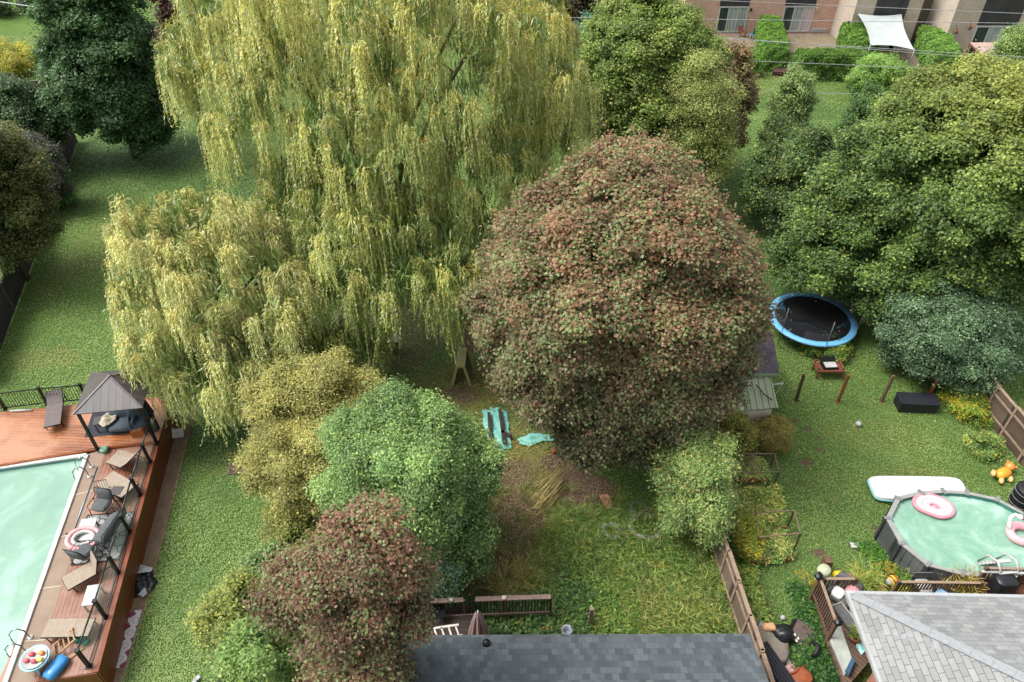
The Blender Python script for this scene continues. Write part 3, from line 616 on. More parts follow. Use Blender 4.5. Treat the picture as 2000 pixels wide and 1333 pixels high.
WL = [lobe_at(405, 492, Y1 + 1, 2.9, 2.5, 2.2, b1), lobe_at(440, 565, Y1 - .5, 3.5, 2.5, 2.0, b1), lobe_at(305, 545, Y1 + .3, 1.7, 1.7, 1.8, b1), lobe_at(345, 452, Y1 + 1.2, 1.6, 1.5, 1.4, b1), lobe_at(520, 640, Y1 - .5, 1.7, 1.8, 1.6, b1),
      lobe_at(350, 690, Y1 - 2.2, 1.6, 1.3, 1.1, b1), lobe_at(460, 700, Y1 - 2.5, 1.5, 1.1, 1.0, b1), lobe_at(400, 740, Y1 - 3.0, 1.1, .8, .7, b1)]
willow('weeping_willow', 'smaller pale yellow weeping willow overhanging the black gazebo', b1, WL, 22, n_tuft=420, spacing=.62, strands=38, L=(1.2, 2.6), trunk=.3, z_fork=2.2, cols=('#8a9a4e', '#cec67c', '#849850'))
b2 = (G(690, 760).x, G(690, 760).y, 0); Y2 = b2[1]
willow('weeping_willow', 'low young willow drooping between the yellowish tree and the big willow', b2, [lobe_at(680, 680, Y2, 1.5, 1.2, .9, b2), lobe_at(630, 690, Y2, 1.0, .9, .8, b2)], 23, n_tuft=44, spacing=.4, strands=28, L=(.9, 1.8), trunk=.12, z_fork=1.2, cols=('#7a9444', '#b4b862', '#6c8c40'))
# bronze maples
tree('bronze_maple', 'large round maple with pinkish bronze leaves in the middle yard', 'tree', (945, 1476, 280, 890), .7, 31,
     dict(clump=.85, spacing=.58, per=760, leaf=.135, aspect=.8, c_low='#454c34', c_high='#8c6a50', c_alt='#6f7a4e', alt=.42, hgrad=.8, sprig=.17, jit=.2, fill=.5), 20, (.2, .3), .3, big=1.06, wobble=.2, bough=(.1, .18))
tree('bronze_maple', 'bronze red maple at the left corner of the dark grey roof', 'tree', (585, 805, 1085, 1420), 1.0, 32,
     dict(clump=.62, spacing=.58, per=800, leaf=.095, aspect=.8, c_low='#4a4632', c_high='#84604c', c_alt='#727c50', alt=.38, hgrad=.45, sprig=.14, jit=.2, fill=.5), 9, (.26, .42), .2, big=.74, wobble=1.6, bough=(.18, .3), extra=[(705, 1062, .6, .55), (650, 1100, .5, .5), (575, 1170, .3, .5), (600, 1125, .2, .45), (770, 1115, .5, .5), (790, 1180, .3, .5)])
tree('brown_tree', 'rusty brown tree behind the light green tree near the brick houses', 'tree', (1352, 1478, 80, 300), .8, 33,
     dict(clump=.8, spacing=.6, per=360, leaf=.17, c_low='#5c4a34', c_high='#93745a', c_alt='#7c7c48', alt=.3, hgrad=.3, sprig=.18), 6, (.3, .45), .2)
tree('dark_red_tree', 'dark reddish tree behind the dark maple at the far end', 'tree', (300, 400, -40, 230), 2.0, 34,
     dict(clump=.9, spacing=.6, per=260, leaf=.2, c_low='#3a2c28', c_high='#6a4640', c_alt='#4f5a34', alt=.25, sprig=.2), 5, (.3, .45), .2)
# green trees
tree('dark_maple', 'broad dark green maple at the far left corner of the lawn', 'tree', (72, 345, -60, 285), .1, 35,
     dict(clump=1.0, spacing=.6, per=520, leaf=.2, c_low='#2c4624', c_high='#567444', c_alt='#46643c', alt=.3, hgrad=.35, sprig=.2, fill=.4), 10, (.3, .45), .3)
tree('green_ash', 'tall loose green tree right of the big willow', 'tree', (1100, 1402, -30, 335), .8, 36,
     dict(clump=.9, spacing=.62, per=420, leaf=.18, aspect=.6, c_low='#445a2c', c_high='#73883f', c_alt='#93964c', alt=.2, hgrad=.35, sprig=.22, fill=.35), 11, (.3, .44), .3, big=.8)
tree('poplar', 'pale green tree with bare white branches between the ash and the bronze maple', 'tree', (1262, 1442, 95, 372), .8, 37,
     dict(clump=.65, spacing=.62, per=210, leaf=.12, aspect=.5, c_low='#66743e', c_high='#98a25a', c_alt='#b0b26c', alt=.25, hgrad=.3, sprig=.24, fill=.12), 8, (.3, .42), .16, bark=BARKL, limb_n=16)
tree('blue_green_shrub', 'small blue green tree behind the top of the big willow', 'tree', (1095, 1190, 30, 170), 1.5, 38,
     dict(clump=.8, spacing=.6, per=300, leaf=.15, c_low='#2f4a38', c_high='#5c7c68', c_alt='#4a6c4c', alt=.3, sprig=.18), 5, (.3, .45), .15)
tree('dark_tree', 'dark brownish tree at the top edge behind the willow', 'tree', (1060, 1260, -110, 90), 1.0, 39,
     dict(clump=1.2, spacing=.6, per=300, leaf=.22, c_low='#2c3320', c_high='#55523a', c_alt='#5c4a38', alt=.3, sprig=.25), 6, (.3, .45), .2)
tree('linden_tree', 'wide tree turning yellow at the top beside the trampoline', 'tree', (1650, 2210, 112, 600), .5, 40,
     dict(clump=.95, spacing=.6, per=620, leaf=.16, aspect=.7, c_low='#34502a', c_high='#64793e', c_alt='#7c8c40', alt=.2, hgrad=.45, sprig=.18, fill=.5, yellow_side=((.35, .1, 1.0), '#9c9a46', 7.2, 14.5)), 14, (.28, .42), .35, big=.8, wobble=1.0, bough=(.12, .22), extra=[(1640, 440, -.5, 1.7), (1610, 500, -1.5, 1.5), (1680, 370, .3, 1.7), (1720, 540, -2.2, 1.6), (1780, 560, -2.6, 1.5), (1740, 300, .5, 1.7)])
tree('bushy_tree', 'blue green bushy tree right of the trampoline', 'tree', (1712, 1985, 522, 745), .2, 41,
     dict(clump=.6, spacing=.6, per=420, leaf=.11, c_low='#30482e', c_high='#5c7654', c_alt='#78906a', alt=.3, hgrad=.35, sprig=.14, fill=.5), 9, (.3, .42), .15)
tree('dark_shrub', 'dark shady tree between the bronze maple and the yellowing tree', 'tree', (1450, 1650, 245, 470), .5, 42,
     dict(clump=.8, spacing=.6, per=420, leaf=.14, c_low='#26381c', c_high='#4a6434', c_alt='#7c8440', alt=.2, hgrad=.4, sprig=.18, fill=.5), 7, (.3, .45), .2)
tree('young_tree', 'small light green tree standing on the lawn before the hedges', 'tree', (1490, 1590, 130, 300), 1.6, 43,
     dict(clump=.55, spacing=.6, per=300, leaf=.12, c_low='#4c6436', c_high='#839a58', c_alt='#96a468', alt=.3, hgrad=.4, sprig=.15), 6, (.3, .45), .12)
tree('young_tree', 'dark leafy tree before the second hedge, left of the yellowing tree', 'tree', (1632, 1755, 165, 330), .8, 44,
     dict(clump=.7, spacing=.6, per=340, leaf=.14, c_low='#2f4824', c_high='#5c7840', c_alt='#4c6c34', alt=.3, hgrad=.4, sprig=.18), 6, (.3, .45), .15)
tree('vine_bush', 'light green bush climbing over the clipped hedge before the sail shade', 'shrub', (1660, 1780, 105, 200), .3, 45,
     dict(clump=.6, spacing=.6, per=240, leaf=.12, c_low='#466428', c_high='#7a9a48', c_alt='#8caa58', alt=.3, sprig=.15), 5, (.3, .45), .1)
tree('maple_sapling', 'green tree in the top right corner before the pale canopy', 'tree', (1925, 2060, 40, 190), 1.5, 46,
     dict(clump=.7, spacing=.6, per=300, leaf=.14, c_low='#46602e', c_high='#7a9050', c_alt='#8c9c5c', alt=.3, sprig=.18), 6, (.3, .45), .15)
tree('honey_locust', 'yellowish green feathery tree on the lawn beside the smaller willow', 'tree', (500, 735, 735, 1000), .6, 47,
     dict(clump=.62, spacing=.58, per=700, leaf=.1, aspect=.5, c_low='#586230', c_high='#9c9a5a', c_alt='#b0a65c', alt=.25, hgrad=.35, sprig=.15, fill=.45), 9, (.26, .4), .18, big=.78, wobble=1.4, bough=(.16, .28), extra=[(560, 760, .8, .6), (640, 735, 1.0, .6), (515, 800, .5, .6), (700, 770, .8, .6), (530, 920, -.6, .7), (600, 985, -1.2, .6)])
tree('green_maple', 'bright green maple left of the weedy yard', 'tree', (650, 955, 800, 1120), .5, 48,
     dict(clump=.62, spacing=.58, per=800, leaf=.1, aspect=.6, c_low='#3e5c32', c_high='#78965a', c_alt='#90a65e', alt=.3, hgrad=.35, sprig=.15, fill=.45), 10, (.26, .4), .2, big=.76, wobble=1.5, bough=(.16, .28), extra=[(760, 805, .8, .55), (830, 820, .8, .5), (700, 850, .6, .7), (690, 960, -.3, .8), (900, 900, .3, .8), (860, 1085, -1.2, .7)])
tree('silver_shrub', 'blue grey shrub tucked between the green maple and the bronze maple', 'shrub', (800, 895, 1045, 1170), .3, 49,
     dict(clump=.4, spacing=.6, per=260, leaf=.08, c_low='#34513c', c_high='#6c8c74', c_alt='#8ca890', alt=.25, sprig=.1), 5, (.3, .45), .08)
tree('elder_shrub', 'olive green rounded shrub below the yellowish tree', 'shrub', (520, 645, 975, 1100), .3, 50,
     dict(clump=.5, spacing=.6, per=320, leaf=.08, c_low='#465426', c_high='#85904a', c_alt='#9a9448', alt=.3, sprig=.12), 6, (.3, .45), .08)
tree('boxelder_shrub', 'small lime green shrub left of the bronze tree top', 'shrub', (590, 670, 1015, 1110), .3, 51,
     dict(clump=.45, spacing=.6, per=280, leaf=.09, c_low='#56782f', c_high='#8fa84c', c_alt='#a3b45c', alt=.3, sprig=.12), 5, (.3, .45), .08)
tree('sumac_shrub', 'grey green shrub at the lawn edge, left of the bronze tree', 'shrub', (470, 590, 1065, 1215), .3, 52,
     dict(clump=.45, spacing=.6, per=280, leaf=.1, c_low='#3f5a30', c_high='#7c9658', c_alt='#93a46c', alt=.3, sprig=.13), 5, (.3, .45), .08)
tree('dogwood_shrub', 'yellow green shrub bordering the lawn below the grey green shrub', 'shrub', (402, 560, 1115, 1310), .1, 53,
     dict(clump=.5, spacing=.6, per=320, leaf=.1, c_low='#44602c', c_high='#86904a', c_alt='#a09c4a', alt=.3, sprig=.13), 6, (.3, .45), .08)
tree('lilac_shrub', 'mid green shrub at the bottom edge beside the lawn', 'shrub', (425, 600, 1205, 1430), .1, 54,
     dict(clump=.5, spacing=.6, per=320, leaf=.1, c_low='#3c582c', c_high='#6c8848', c_alt='#869850', alt=.3, sprig=.13), 6, (.3, .45), .08)
tree('staghorn_sumac', 'feathery green sumac at the end of the wooden fence', 'shrub', (1285, 1430, 852, 1052), .4, 55,
     dict(clump=.5, spacing=.62, per=380, leaf=.14, aspect=.35, c_low='#46643a', c_high='#8aa25c', c_alt='#aaa864', alt=.2, hgrad=.4, sprig=.16, fill=.45), 8, (.26, .4), .1, wobble=1.4, bough=(.18, .3))
tree('lilac_shrub', 'loose green shrub in front of the green lean-to roof', 'shrub', (1395, 1480, 808, 890), .2, 56,
     dict(clump=.4, spacing=.6, per=240, leaf=.09, c_low='#4a5a28', c_high='#8c9040', c_alt='#a39a48', alt=.3, sprig=.12), 5, (.3, .45), .06)
tree('orange_shrub', 'orange tinged shrub at the lawn edge beside the shed', 'shrub', (1462, 1532, 812, 895), .2, 57,
     dict(clump=.35, spacing=.6, per=260, leaf=.07, c_low='#6c6a30', c_high='#8c8c48', c_alt='#a07c44', alt=.25, sprig=.1), 4, (.3, .45), .05, zmax=1.3)
tree('border_tree', 'olive green tree behind the dark fence at the left edge', 'tree', (-180, 108, 190, 515), .1, 58,
     dict(clump=.75, spacing=.6, per=420, leaf=.13, c_low='#33401f', c_high='#5f6a34', c_alt='#6f6a3c', alt=.3, sprig=.18, fill=.5), 9, (.3, .45), .2)
tree('border_shrub', 'dark blue green shrub behind the fence below the dark maple', 'shrub', (-30, 128, 150, 318), .3, 59,
     dict(clump=.7, spacing=.6, per=300, leaf=.14, c_low='#2c4428', c_high='#4f6c40', c_alt='#6f7a5c', alt=.3, sprig=.18), 6, (.3, .45), .1)
tree('smoke_bush', 'purple grey bush leaning on the dark fence', 'shrub', (20, 138, 258, 400), .3, 60,
     dict(clump=.5, spacing=.6, per=300, leaf=.1, c_low='#3f4238', c_high='#6c6a66', c_alt='#566048', alt=.3, sprig=.16), 5, (.3, .45), .08)
tree('fence_plant', 'bright green sapling growing against the lawn side of the dark fence', 'shrub', (85, 140, 318, 400), .15, 61,
     dict(clump=.4, spacing=.6, per=240, leaf=.13, aspect=.45, c_low='#2f5a30', c_high='#578048', c_alt='#6c9458', alt=.3, sprig=.16), 4, (.3, .45), .05)
tree('goldenrod_bush', 'yellow flowering bush beyond the fence in the top left corner', 'shrub', (-30, 90, 90, 165), .2, 62,
     dict(clump=.7, spacing=.6, per=260, leaf=.13, c_low='#56702c', c_high='#93983c', c_alt='#b8a838', alt=.4, sprig=.2), 6, (.3, .45), .08, zmax=1.4)
for i, (x0, x1, yt, yb, lb) in enumerate([(-60, 30, -30, 40, 'dark hedge tree at the far top left corner of the field'), (20, 100, -25, 35, 'dark hedge tree at the top edge, next to the dark maple')]):
    tree('hedge_tree', lb, 'tree', (x0, x1, yt, yb), .2, 63 + i, dict(clump=1.2, spacing=.62, per=240, leaf=.22, c_low='#26401f', c_high='#45602f', c_alt='#56662f', alt=.2, sprig=.25), 5, (.3, .45), .15, group='hedge trees across the far field')
tree('goldenrod_clump', 'tall yellow flowering clump beside the black storage box', 'shrub', (1828, 1925, 690, 815), .1, 66,
     dict(clump=.45, spacing=.6, per=300, leaf=.1, c_low='#3c5c2a', c_high='#6c8a38', c_alt='#b8a040', alt=.14, sprig=.13), 6, (.3, .45), .05, zmax=1.2)
tree('yellow_daisy_clump', 'low clump of golden flowers between the storage box and the leaning fence', 'shrub', (1840, 1935, 755, 835), .1, 67,
     dict(clump=.35, spacing=.6, per=260, leaf=.08, c_low='#4c702c', c_high='#7c9838', c_alt='#c4a838', alt=.3, sprig=.1), 6, (.3, .45), .03, zmax=0.6)
tree('pale_flower_clump', 'pale flowering perennials in the bed under the leaning fence', 'shrub', (1870, 1945, 840, 905), .05, 68,
     dict(clump=.35, spacing=.7, per=160, leaf=.08, c_low='#4c6c34', c_high='#7a9450', c_alt='#c4b450', alt=.15, sprig=.1), 5, (.3, .45), .03, zmax=0.6)
tree('golden_flower_plant', 'upright plant with bright yellow flowers beside the wooden fence end', 'shrub', (1428, 1468, 1010, 1108), .1, 69,
     dict(clump=.3, spacing=.6, per=260, leaf=.08, c_low='#4c702c', c_high='#8c9838', c_alt='#c4b040', alt=.28, sprig=.09), 5, (.3, .45), .03, zmax=1.2)
tree('trampoline_weed', 'leafy weeds growing along the near side of the trampoline', 'shrub', (1575, 1665, 668, 708), .05, 70,
     dict(clump=.28, spacing=.6, per=120, leaf=.09, c_low='#3c602c', c_high='#6c8c40', c_alt='#c0a840', alt=.15, sprig=.1), 5, (.3, .45), .03, zmax=0.6)
# ------------------------------------------------------------------ left yard: pool, wooden deck and what stands on it
DK = 1.2                       # height of the deck walking surface
black = mat('black_metal', '#1b1c1f', '#141517', .4, 3, .3, .05)
white = mat('white_plastic', '#b8b8b4', '#a4a4a0', .45, 3, 0, .05)
def PD(px, py, z=DK): return G(px, py, z)
C1, C2 = PD(336, 775), PD(188, 1313)
edge_ang = math.atan2((C1 - C2).y, (C1 - C2).x)
UD = DK + .14
upper_boards = boards('cedar_upper', '#a3643c', '#84502f', '#3a2414', 0.05, .15, 3.4, .35, blot='#a8795a')
lower_boards = boards('cedar_lower', '#8c5a40', '#744834', '#2c1c15', -edge_ang, .14, 3.0, .4, blot='#95705c')
skirt_m = boards('cedar_skirt', '#8a4a26', '#74401f', '#3a2012', 0, .14, 4, .5, 'xz')
mid_edge = PD(306, 873)
up = [PD(-160, 820, UD), PD(336, 772, UD), PD(309, 862, UD), PD(208, 873, UD), PD(-160, 936, UD)]
low = [PD(208, 873), PD(309, 862), C2, PD(-10, 1345)]
dk = thing('wooden_deck', 'reddish cedar deck running along two sides of the rectangular pool', 'deck', (PD(260, 1000).x, PD(260, 1000).y, 0))
b = MB(); b.prism([(p.x, p.y) for p in up], UD - .04, UD); b.build('upper_platform', upper_boards, dk, world=True)
b = MB(); b.prism([(p.x, p.y) for p in low], DK - .04, DK); b.build('lower_platform', lower_boards, dk, world=True)
b = MB()
def skirt(a, c, top, z0=0.0):
    a, c = Vector((a.x, a.y, 0)), Vector((c.x, c.y, 0)); b.bar((a.x, a.y, (top + z0) / 2 - .02), (c.x, c.y, (top + z0) / 2 - .02), .05, top - z0 - .04)
sk_o = Vector((math.sin(edge_ang), -math.cos(edge_ang), 0)) * .03
skirt(C1 + sk_o, mid_edge + sk_o, UD - .02); skirt(mid_edge + sk_o, C2 + sk_o, DK); skirt(C2, low[3], DK); skirt(up[0], up[1], UD - .02)
b.build('skirt', skirt_m, dk, world=True)
b = MB(); b.bar(up[2] + Vector((0, 0, -.05)), up[3] + Vector((0, 0, -.05)), .06, .1); b.bar(up[3] + Vector((0, 0, -.05)), up[4] + Vector((0, 0, -.05)), .06, .1); b.build('step_fascia', mat('cedar_fascia', '#b3622e', '#8c4a22', .45, 3), dk, world=True)
b = MB(); e0 = C1 + sk_o * 2; e1 = C2 + sk_o * 2; b.bar(Vector((mid_edge.x, mid_edge.y, DK + .012)), Vector((C2.x, C2.y, DK + .012)), .14, .03); b.build('edge_board', mat('cedar_edge', '#8c4a2c', '#6f3a22', .45, 3), dk, world=True)
# concrete walk between pool and deck
conc = mat('warm_concrete', '#8a7868', '#7a6858', .8, 1.5)
pe0, pe1 = PD(170, 893), PD(6, 1345)
b = MB(); b.prism([(p.x, p.y) for p in (PD(172, 890), PD(208, 875), PD(-10, 1345), PD(-22, 1345), PD(5, 1345))][:3] + [(PD(8, 1345).x, PD(8, 1345).y)] if False else [(p.x, p.y) for p in (PD(170, 888), PD(208, 876), PD(58, 1345), PD(8, 1345))], DK - .3, DK + .006)
wk = b.build('pool_walk', conc, loc=(PD(120, 1000).x, PD(120, 1000).y, 0), kind='structure')
b = MB()
for k in (.22, .42, .64, .84):
    a_ = PD(170, 888).lerp(PD(8, 1345), k); c_ = PD(208, 876).lerp(PD(58, 1345), k); b.bar(a_ + Vector((0, 0, .010)), c_ + Vector((0, 0, .010)), .03, .008)
b.build('walk_joints', mat('joint_sand', '#c4b9a4', '#a3967f', .9, 4), wk, world=True)
# pool
pc = [PD(170, 890), PD(8, 1345), PD(-260, 1345), PD(-200, 944)]
pool = thing('swimming_pool', 'rectangular in-ground pool with milky green water and white coping', 'pool', (pc[0].x - 3, pc[0].y - 3, 0))
b = MB()
for i, j in ((0, 1), (3, 0)): b.bar(pc[i] + Vector((0, 0, .03)), pc[j] + Vector((0, 0, .03)), .17, .09)
b.build('coping', mat('vinyl_coping', '#b4b6b2', '#a2a4a0', .4, 2), pool, world=True, bevel=.02)
b = MB(); pci = [(pc[0].x - .08, pc[0].y - .08), (pc[1].x - .08, pc[1].y), (pc[2].x, pc[2].y), (pc[3].x, pc[3].y - .08)]
n = 4
vs = [(x, y, DK - .02) for x, y in pci] + [(x, y, DK - 1.1) for x, y in pci]
b.add(vs, [(i, (i + 1) % n, n + (i + 1) % n, n + i) for i in range(n)] + [(4, 5, 6, 7)]); b.build('liner', mat('pool_liner', '#5e8a84', '#4a7470', .5, 2), pool, world=True)
def watermat(name, a, b_, c_, sc=.5, rough=.08):
    t = NT(name); v = t.coord(); n1 = t.noise(v, sc, 6, .62, 1.2); n2 = t.noise(v, sc * 3.5, 5, .7, .6)
    c = t.ramp(n1, [(.34, b_), (.5, a), (.62, c_)]); c = t.mix(t.ramp(n2, [(.5, 0.0), (.72, .45)]), c, c_)
    t.base(c); t.rough(rough); t.b.inputs['Specular IOR Level'].default_value = .5; t.bump(t.noise(v, 3.5, 3, .5), .12, .03); return t.m
b = MB(); b.quad([(x, y, DK - .12) for x, y in pci][::-1] if False else [(x, y, DK - .12) for x, y in pci]); b.build('water', watermat('milky_pool_water', '#739482', '#68897a', '#85a496', .3), pool, world=True)
b = MB(); b.add([(x, y, z) for (x, y), z in ((pci[3], DK - .13), (pci[0], DK - .13), (pci[0], DK - .01), (pci[3], DK - .01))], [(0, 1, 2, 3)])
# pool hand rails
def handrail(px, py, lab, rz):
    p = PD(px, py); t = thing('handrail', lab, 'handrail', p, rz, 'curved pool handrails')
    b = MB()
    for s in (-.25, .25):
        pts = [Vector((.32, s, 0)), Vector((.3, s, .45)), Vector((.18, s, .62)), Vector((0, s, .6)), Vector((-.15, s, .42)), Vector((-.2, s, .1)), Vector((-.22, s, -.3))]
        b.tube(pts, .022, 8)
    b.build('rail', mat('steel', '#9aa0a0', '#7c8282', .25, 3, .9, .02), t)
    for s in (-.25, .25): b = MB(); b.blob((.32, s, .02), (.09, .09, .04)); b.build('base_cap', white, t)
    b = MB(); b.bar((-.22, -.25, -.05), (-.22, .25, -.05), .1, .04); b.build('tread', white, t)
handrail(160, 925, 'steel pool handrail nearest the gazebo', edge_ang - math.pi / 2 + .1)
handrail(35, 1265, 'steel pool handrail at the near end beside the round water table', edge_ang - math.pi / 2 + .1)
# railings
def post_mb(p, h, w=.09):
    b = MB(); b.box((p.x, p.y, p.z + h / 2), (w, w, h), edge_ang); b.box((p.x, p.y, p.z + h + .02), (w * 1.35, w * 1.35, .04), edge_ang); b.box((p.x, p.y, p.z + .015), (w * 1.9, w * 1.9, .03), edge_ang); return b
fr = thing('deck_railing', 'black baluster railing on the lawn side of the deck', 'railing', PD(93, 790, UD), group=None)
fp = [PD(-120, 812, UD), PD(11, 800, UD), PD(93, 790, UD), PD(172, 783, UD), PD(250, 776, UD), PD(330, 768, UD)]
for p in fp: post_mb(p, .98).build('post', black, fr, world=True)
b = MB(); bb = MB()
for p, q in zip(fp, fp[1:]):
    for z in (.1, .92): b.bar(p + Vector((0, 0, z)), q + Vector((0, 0, z)), .04)
    m = int((q - p).length / .11)
    for k in range(1, m): u = p.lerp(q, k / m); bb.bar(u + Vector((0, 0, .1)), u + Vector((0, 0, .92)), .016)
b.build('rail', black, fr, world=True); bb.build('balusters', black, fr, world=True)
rr = thing('deck_railing', 'black posted railing with clear glass panels along the path side of the deck', 'railing', PD(273, 968))
rp = [PD(311, 841), PD(293, 903), PD(273, 968), PD(253, 1040), PD(231, 1119), PD(206, 1206), PD(174, 1302)]
for p in rp: post_mb(p, 1.0, .1).build('post', black, rr, world=True)
b = MB()
for p, q in zip(rp, rp[1:]):
    b.tube([p + Vector((0, 0, .98)), q + Vector((0, 0, .98))], .03, 8); b.bar(p + Vector((0, 0, .08)), q + Vector((0, 0, .08)), .04)
    g = MB(); g.bar(p.lerp(q, .04) + Vector((0, 0, .53)), p.lerp(q, .96) + Vector((0, 0, .53)), .012, .84); g.build('glass_panel', glass('clear_glass', .1), rr, world=True)
b.build('rail', mat('dark_rail', '#3a3b3d', '#2c2d2f', .3, 3, .5, .02), rr, world=True)
# gazebo
EZ = UD + 2.15
FL, FR_, BL = G(142, 810, EZ), G(278, 797, EZ), G(178, 728, EZ); BR = FR_ + BL - FL
ctr = (FL + BR) / 2; apex = Vector((ctr.x, ctr.y, EZ + .75))
gz = thing('gazebo', 'black gazebo with a pyramid metal roof at the deck corner', 'gazebo', (ctr.x, ctr.y, UD))
gm = boards('gazebo_metal', '#5f5a5a', '#565152', '#2f2c2d', -math.atan2((FR_ - FL).y, (FR_ - FL).x) + math.pi / 2, .27, 30, .4)
gm2 = boards('gazebo_metal_shaded', '#544d4b', '#4b4543', '#26211f', -math.atan2((FR_ - FL).y, (FR_ - FL).x), .27, 30, .4)  # side slopes use a darker copy of the metal, shade put into colour
b = MB(); b.add([FL, FR_, apex], [(0, 1, 2)]); b.add([BR, BL, apex], [(0, 1, 2)]); b.build('roof_panel', gm, gz, world=True, solid=.03)
b = MB(); b.add([FR_, BR, apex], [(0, 1, 2)]); b.add([BL, FL, apex], [(0, 1, 2)]); b.build('roof_panel', gm2, gz, world=True, solid=.03)
b = MB()
for p in (FL, FR_, BR, BL): b.bar(p, apex, .07, .05)
b.blob(apex, (.08, .08, .06)); b.build('ridge_cap', mat('gazebo_trim', '#6c6866', '#575352', .4, 3), gz, world=True)
b = MB(); z4 = [p.lerp(Vector((ctr.x, ctr.y, EZ)), .1) - Vector((0, 0, .06)) for p in (FL, FR_, BR, BL)]
for i in range(4): b.bar(z4[i], z4[(i + 1) % 4], .08, .1)
b.build('beam', black, gz, world=True)
for p in z4: post_mb(Vector((p.x, p.y, UD)), EZ - UD - .08, .1).build('post', black, gz, world=True)
# flat pieces on the deck
def slab(name, label, cat, pts, z, th, m, **kw):
    P = [G(x, y, z) for x, y in pts]; c = sum(P, Vector()) / len(P); b = MB(); b.prism([(p.x, p.y) for p in P], z, z + th)
    return b.build(name, m, loc=(c.x, c.y, z), label=label, category=cat, **kw)
slab('outdoor_rug', 'dark charcoal rug under the gazebo', 'rug', [(165, 855), (262, 846), (275, 795), (182, 802)], UD + .004, .012, mat('charcoal_rug', '#34393f', '#262a30', .95, 8))
def rugmat(name, ground_c, line, kind):
    t = NT(name); v = t.coord()
    if kind == 'mosaic':
        vo = t.n('ShaderNodeTexVoronoi'); vo.feature = 'DISTANCE_TO_EDGE'; vo.inputs['Scale'].default_value = 3.2; t.l(v, vo.inputs['Vector'])
        c = t.mix(t.ramp(vo.outputs['Distance'], [(.03, 0.0), (.07, 1.0)]), line, t.ramp(t.noise(v, 4), [(.3, ground_c), (.7, '#8f8f8c')]))
    else:
        w1 = t.n('ShaderNodeTexVoronoi'); w1.feature = 'F1'; w1.voronoi_dimensions = '2D'; w1.distance = 'MANHATTAN'; w1.inputs['Scale'].default_value = 2.2; w1.inputs['Randomness'].default_value = .0; t.l(v, w1.inputs['Vector'])
        c = t.mix(t.ramp(w1.outputs['Distance'], [(.34, 1.0), (.37, 0.0)]) if kind == 'star' else w1.outputs['Distance'], ground_c, line)
        w2 = t.n('ShaderNodeTexVoronoi'); w2.feature = 'F1'; w2.voronoi_dimensions = '2D'; w2.inputs['Scale'].default_value = 2.2; w2.inputs['Randomness'].default_value = .0; mp = t.n('ShaderNodeMapping'); mp.inputs['Location'].default_value = (.227, .227, 0); t.l(v, mp.inputs[0]); t.l(mp.outputs[0], w2.inputs['Vector'])
        c = t.mix(t.ramp(w2.outputs['Distance'], [(.16, 0.0), (.18, 1.0), (.24, 1.0), (.26, 0.0)]), c, '#a88e98')
    t.base(c); t.rough(.9); return t.m
slab('outdoor_rug', 'grey rug with a black net pattern under the grey patio chairs', 'rug', [(139, 1104), (232, 1093), (262, 1000), (171, 1007)], DK + .004, .012, rugmat('net_rug', '#949490', '#2b2c2e', 'mosaic'))
b = MB(); rc = [G(x, y, DK + .02) for x, y in [(139, 1104), (232, 1093), (262, 1000), (171, 1007)]]
for i in range(4): b.bar(rc[i], rc[(i + 1) % 4], .05, .012)
b.build('border', black, bpy.data.objects['outdoor_rug.001'], world=True)
# path, rugs on the path
path = MB(); pp = [G(*q) for q in [(345, 800), (385, 790), (368, 860), (352, 930), (330, 1010), (310, 1090), (288, 1180), (262, 1260), (240, 1345), (150, 1345), (200, 1325), (338, 850)]]
path.prism([(p.x, p.y) for p in pp], -.1, .022); path.build('path', mat('trodden_earth', '#85705c', '#655444', .95, 2.5, bump=.6), loc=(pp[4].x, pp[4].y, 0), kind='structure')
slab('outdoor_rug', 'white rug with dusty pink diamond pattern on the earth path', 'rug', [(195, 1312), (243, 1303), (278, 1191), (229, 1197)], .04, .012, rugmat('pink_rug', '#bcbab8', '#7c3a52', 'star'))
# black and white tarp heap
def crumple(name, label, cat, outline, z, hgt, m, seed=0, res=26, parent=None, noise=1.0):
    rg = random.Random(seed); P = [G(x, y, z) for x, y in outline]; c = sum(P, Vector()) / len(P)
    ph = [rg.uniform(0, 6) for _ in range(8)]; vs = []; fs = []; nr = 9; na = len(P) * 5
    for r in range(nr + 1):
        for k in range(na):
            f = k / 5; i = int(f) % len(P); q = P[i].lerp(P[(i + 1) % len(P)], f - int(f)); u = r / nr
            jag = 1 + (.05 * math.sin(k * 2.1 + ph[0]) + .04 * math.sin(k * 3.7 + ph[1])) * noise * (u > .8)
            p = c.lerp(q, u * jag); h = hgt * (.35 + .3 * math.sin(p.x * 5 + ph[2]) * math.sin(p.y * 6 + ph[3]) + .25 * math.sin(p.x * 11 + p.y * 7 + ph[4]) + .15 * math.sin(p.y * 17 - p.x * 13 + ph[5])) * (1 - u ** 4)
            vs.append((p.x, p.y, z + max(.012, h)))
    for r in range(nr):
        for k in range(na): fs.append((r * na + k, (r + 1) * na + k, (r + 1) * na + (k + 1) % na, r * na + (k + 1) % na))
    b = MB(); b.add(vs, fs, True)
    if parent: return b.build(name, m, parent, world=True, solid=.01)
    return b.build(name, m, loc=(c.x, c.y, z), solid=.01, label=label, category=cat)
tp = crumple('tarp', 'crumpled black tarp with white underside beside the deck', 'tarp', [(246, 1165), (262, 1128), (268, 1106), (298, 1114), (300, 1128), (309, 1137), (296, 1155), (270, 1168)], .03, .3, mat('black_sheet', '#24262a', '#16171a', .35, 3), 1)
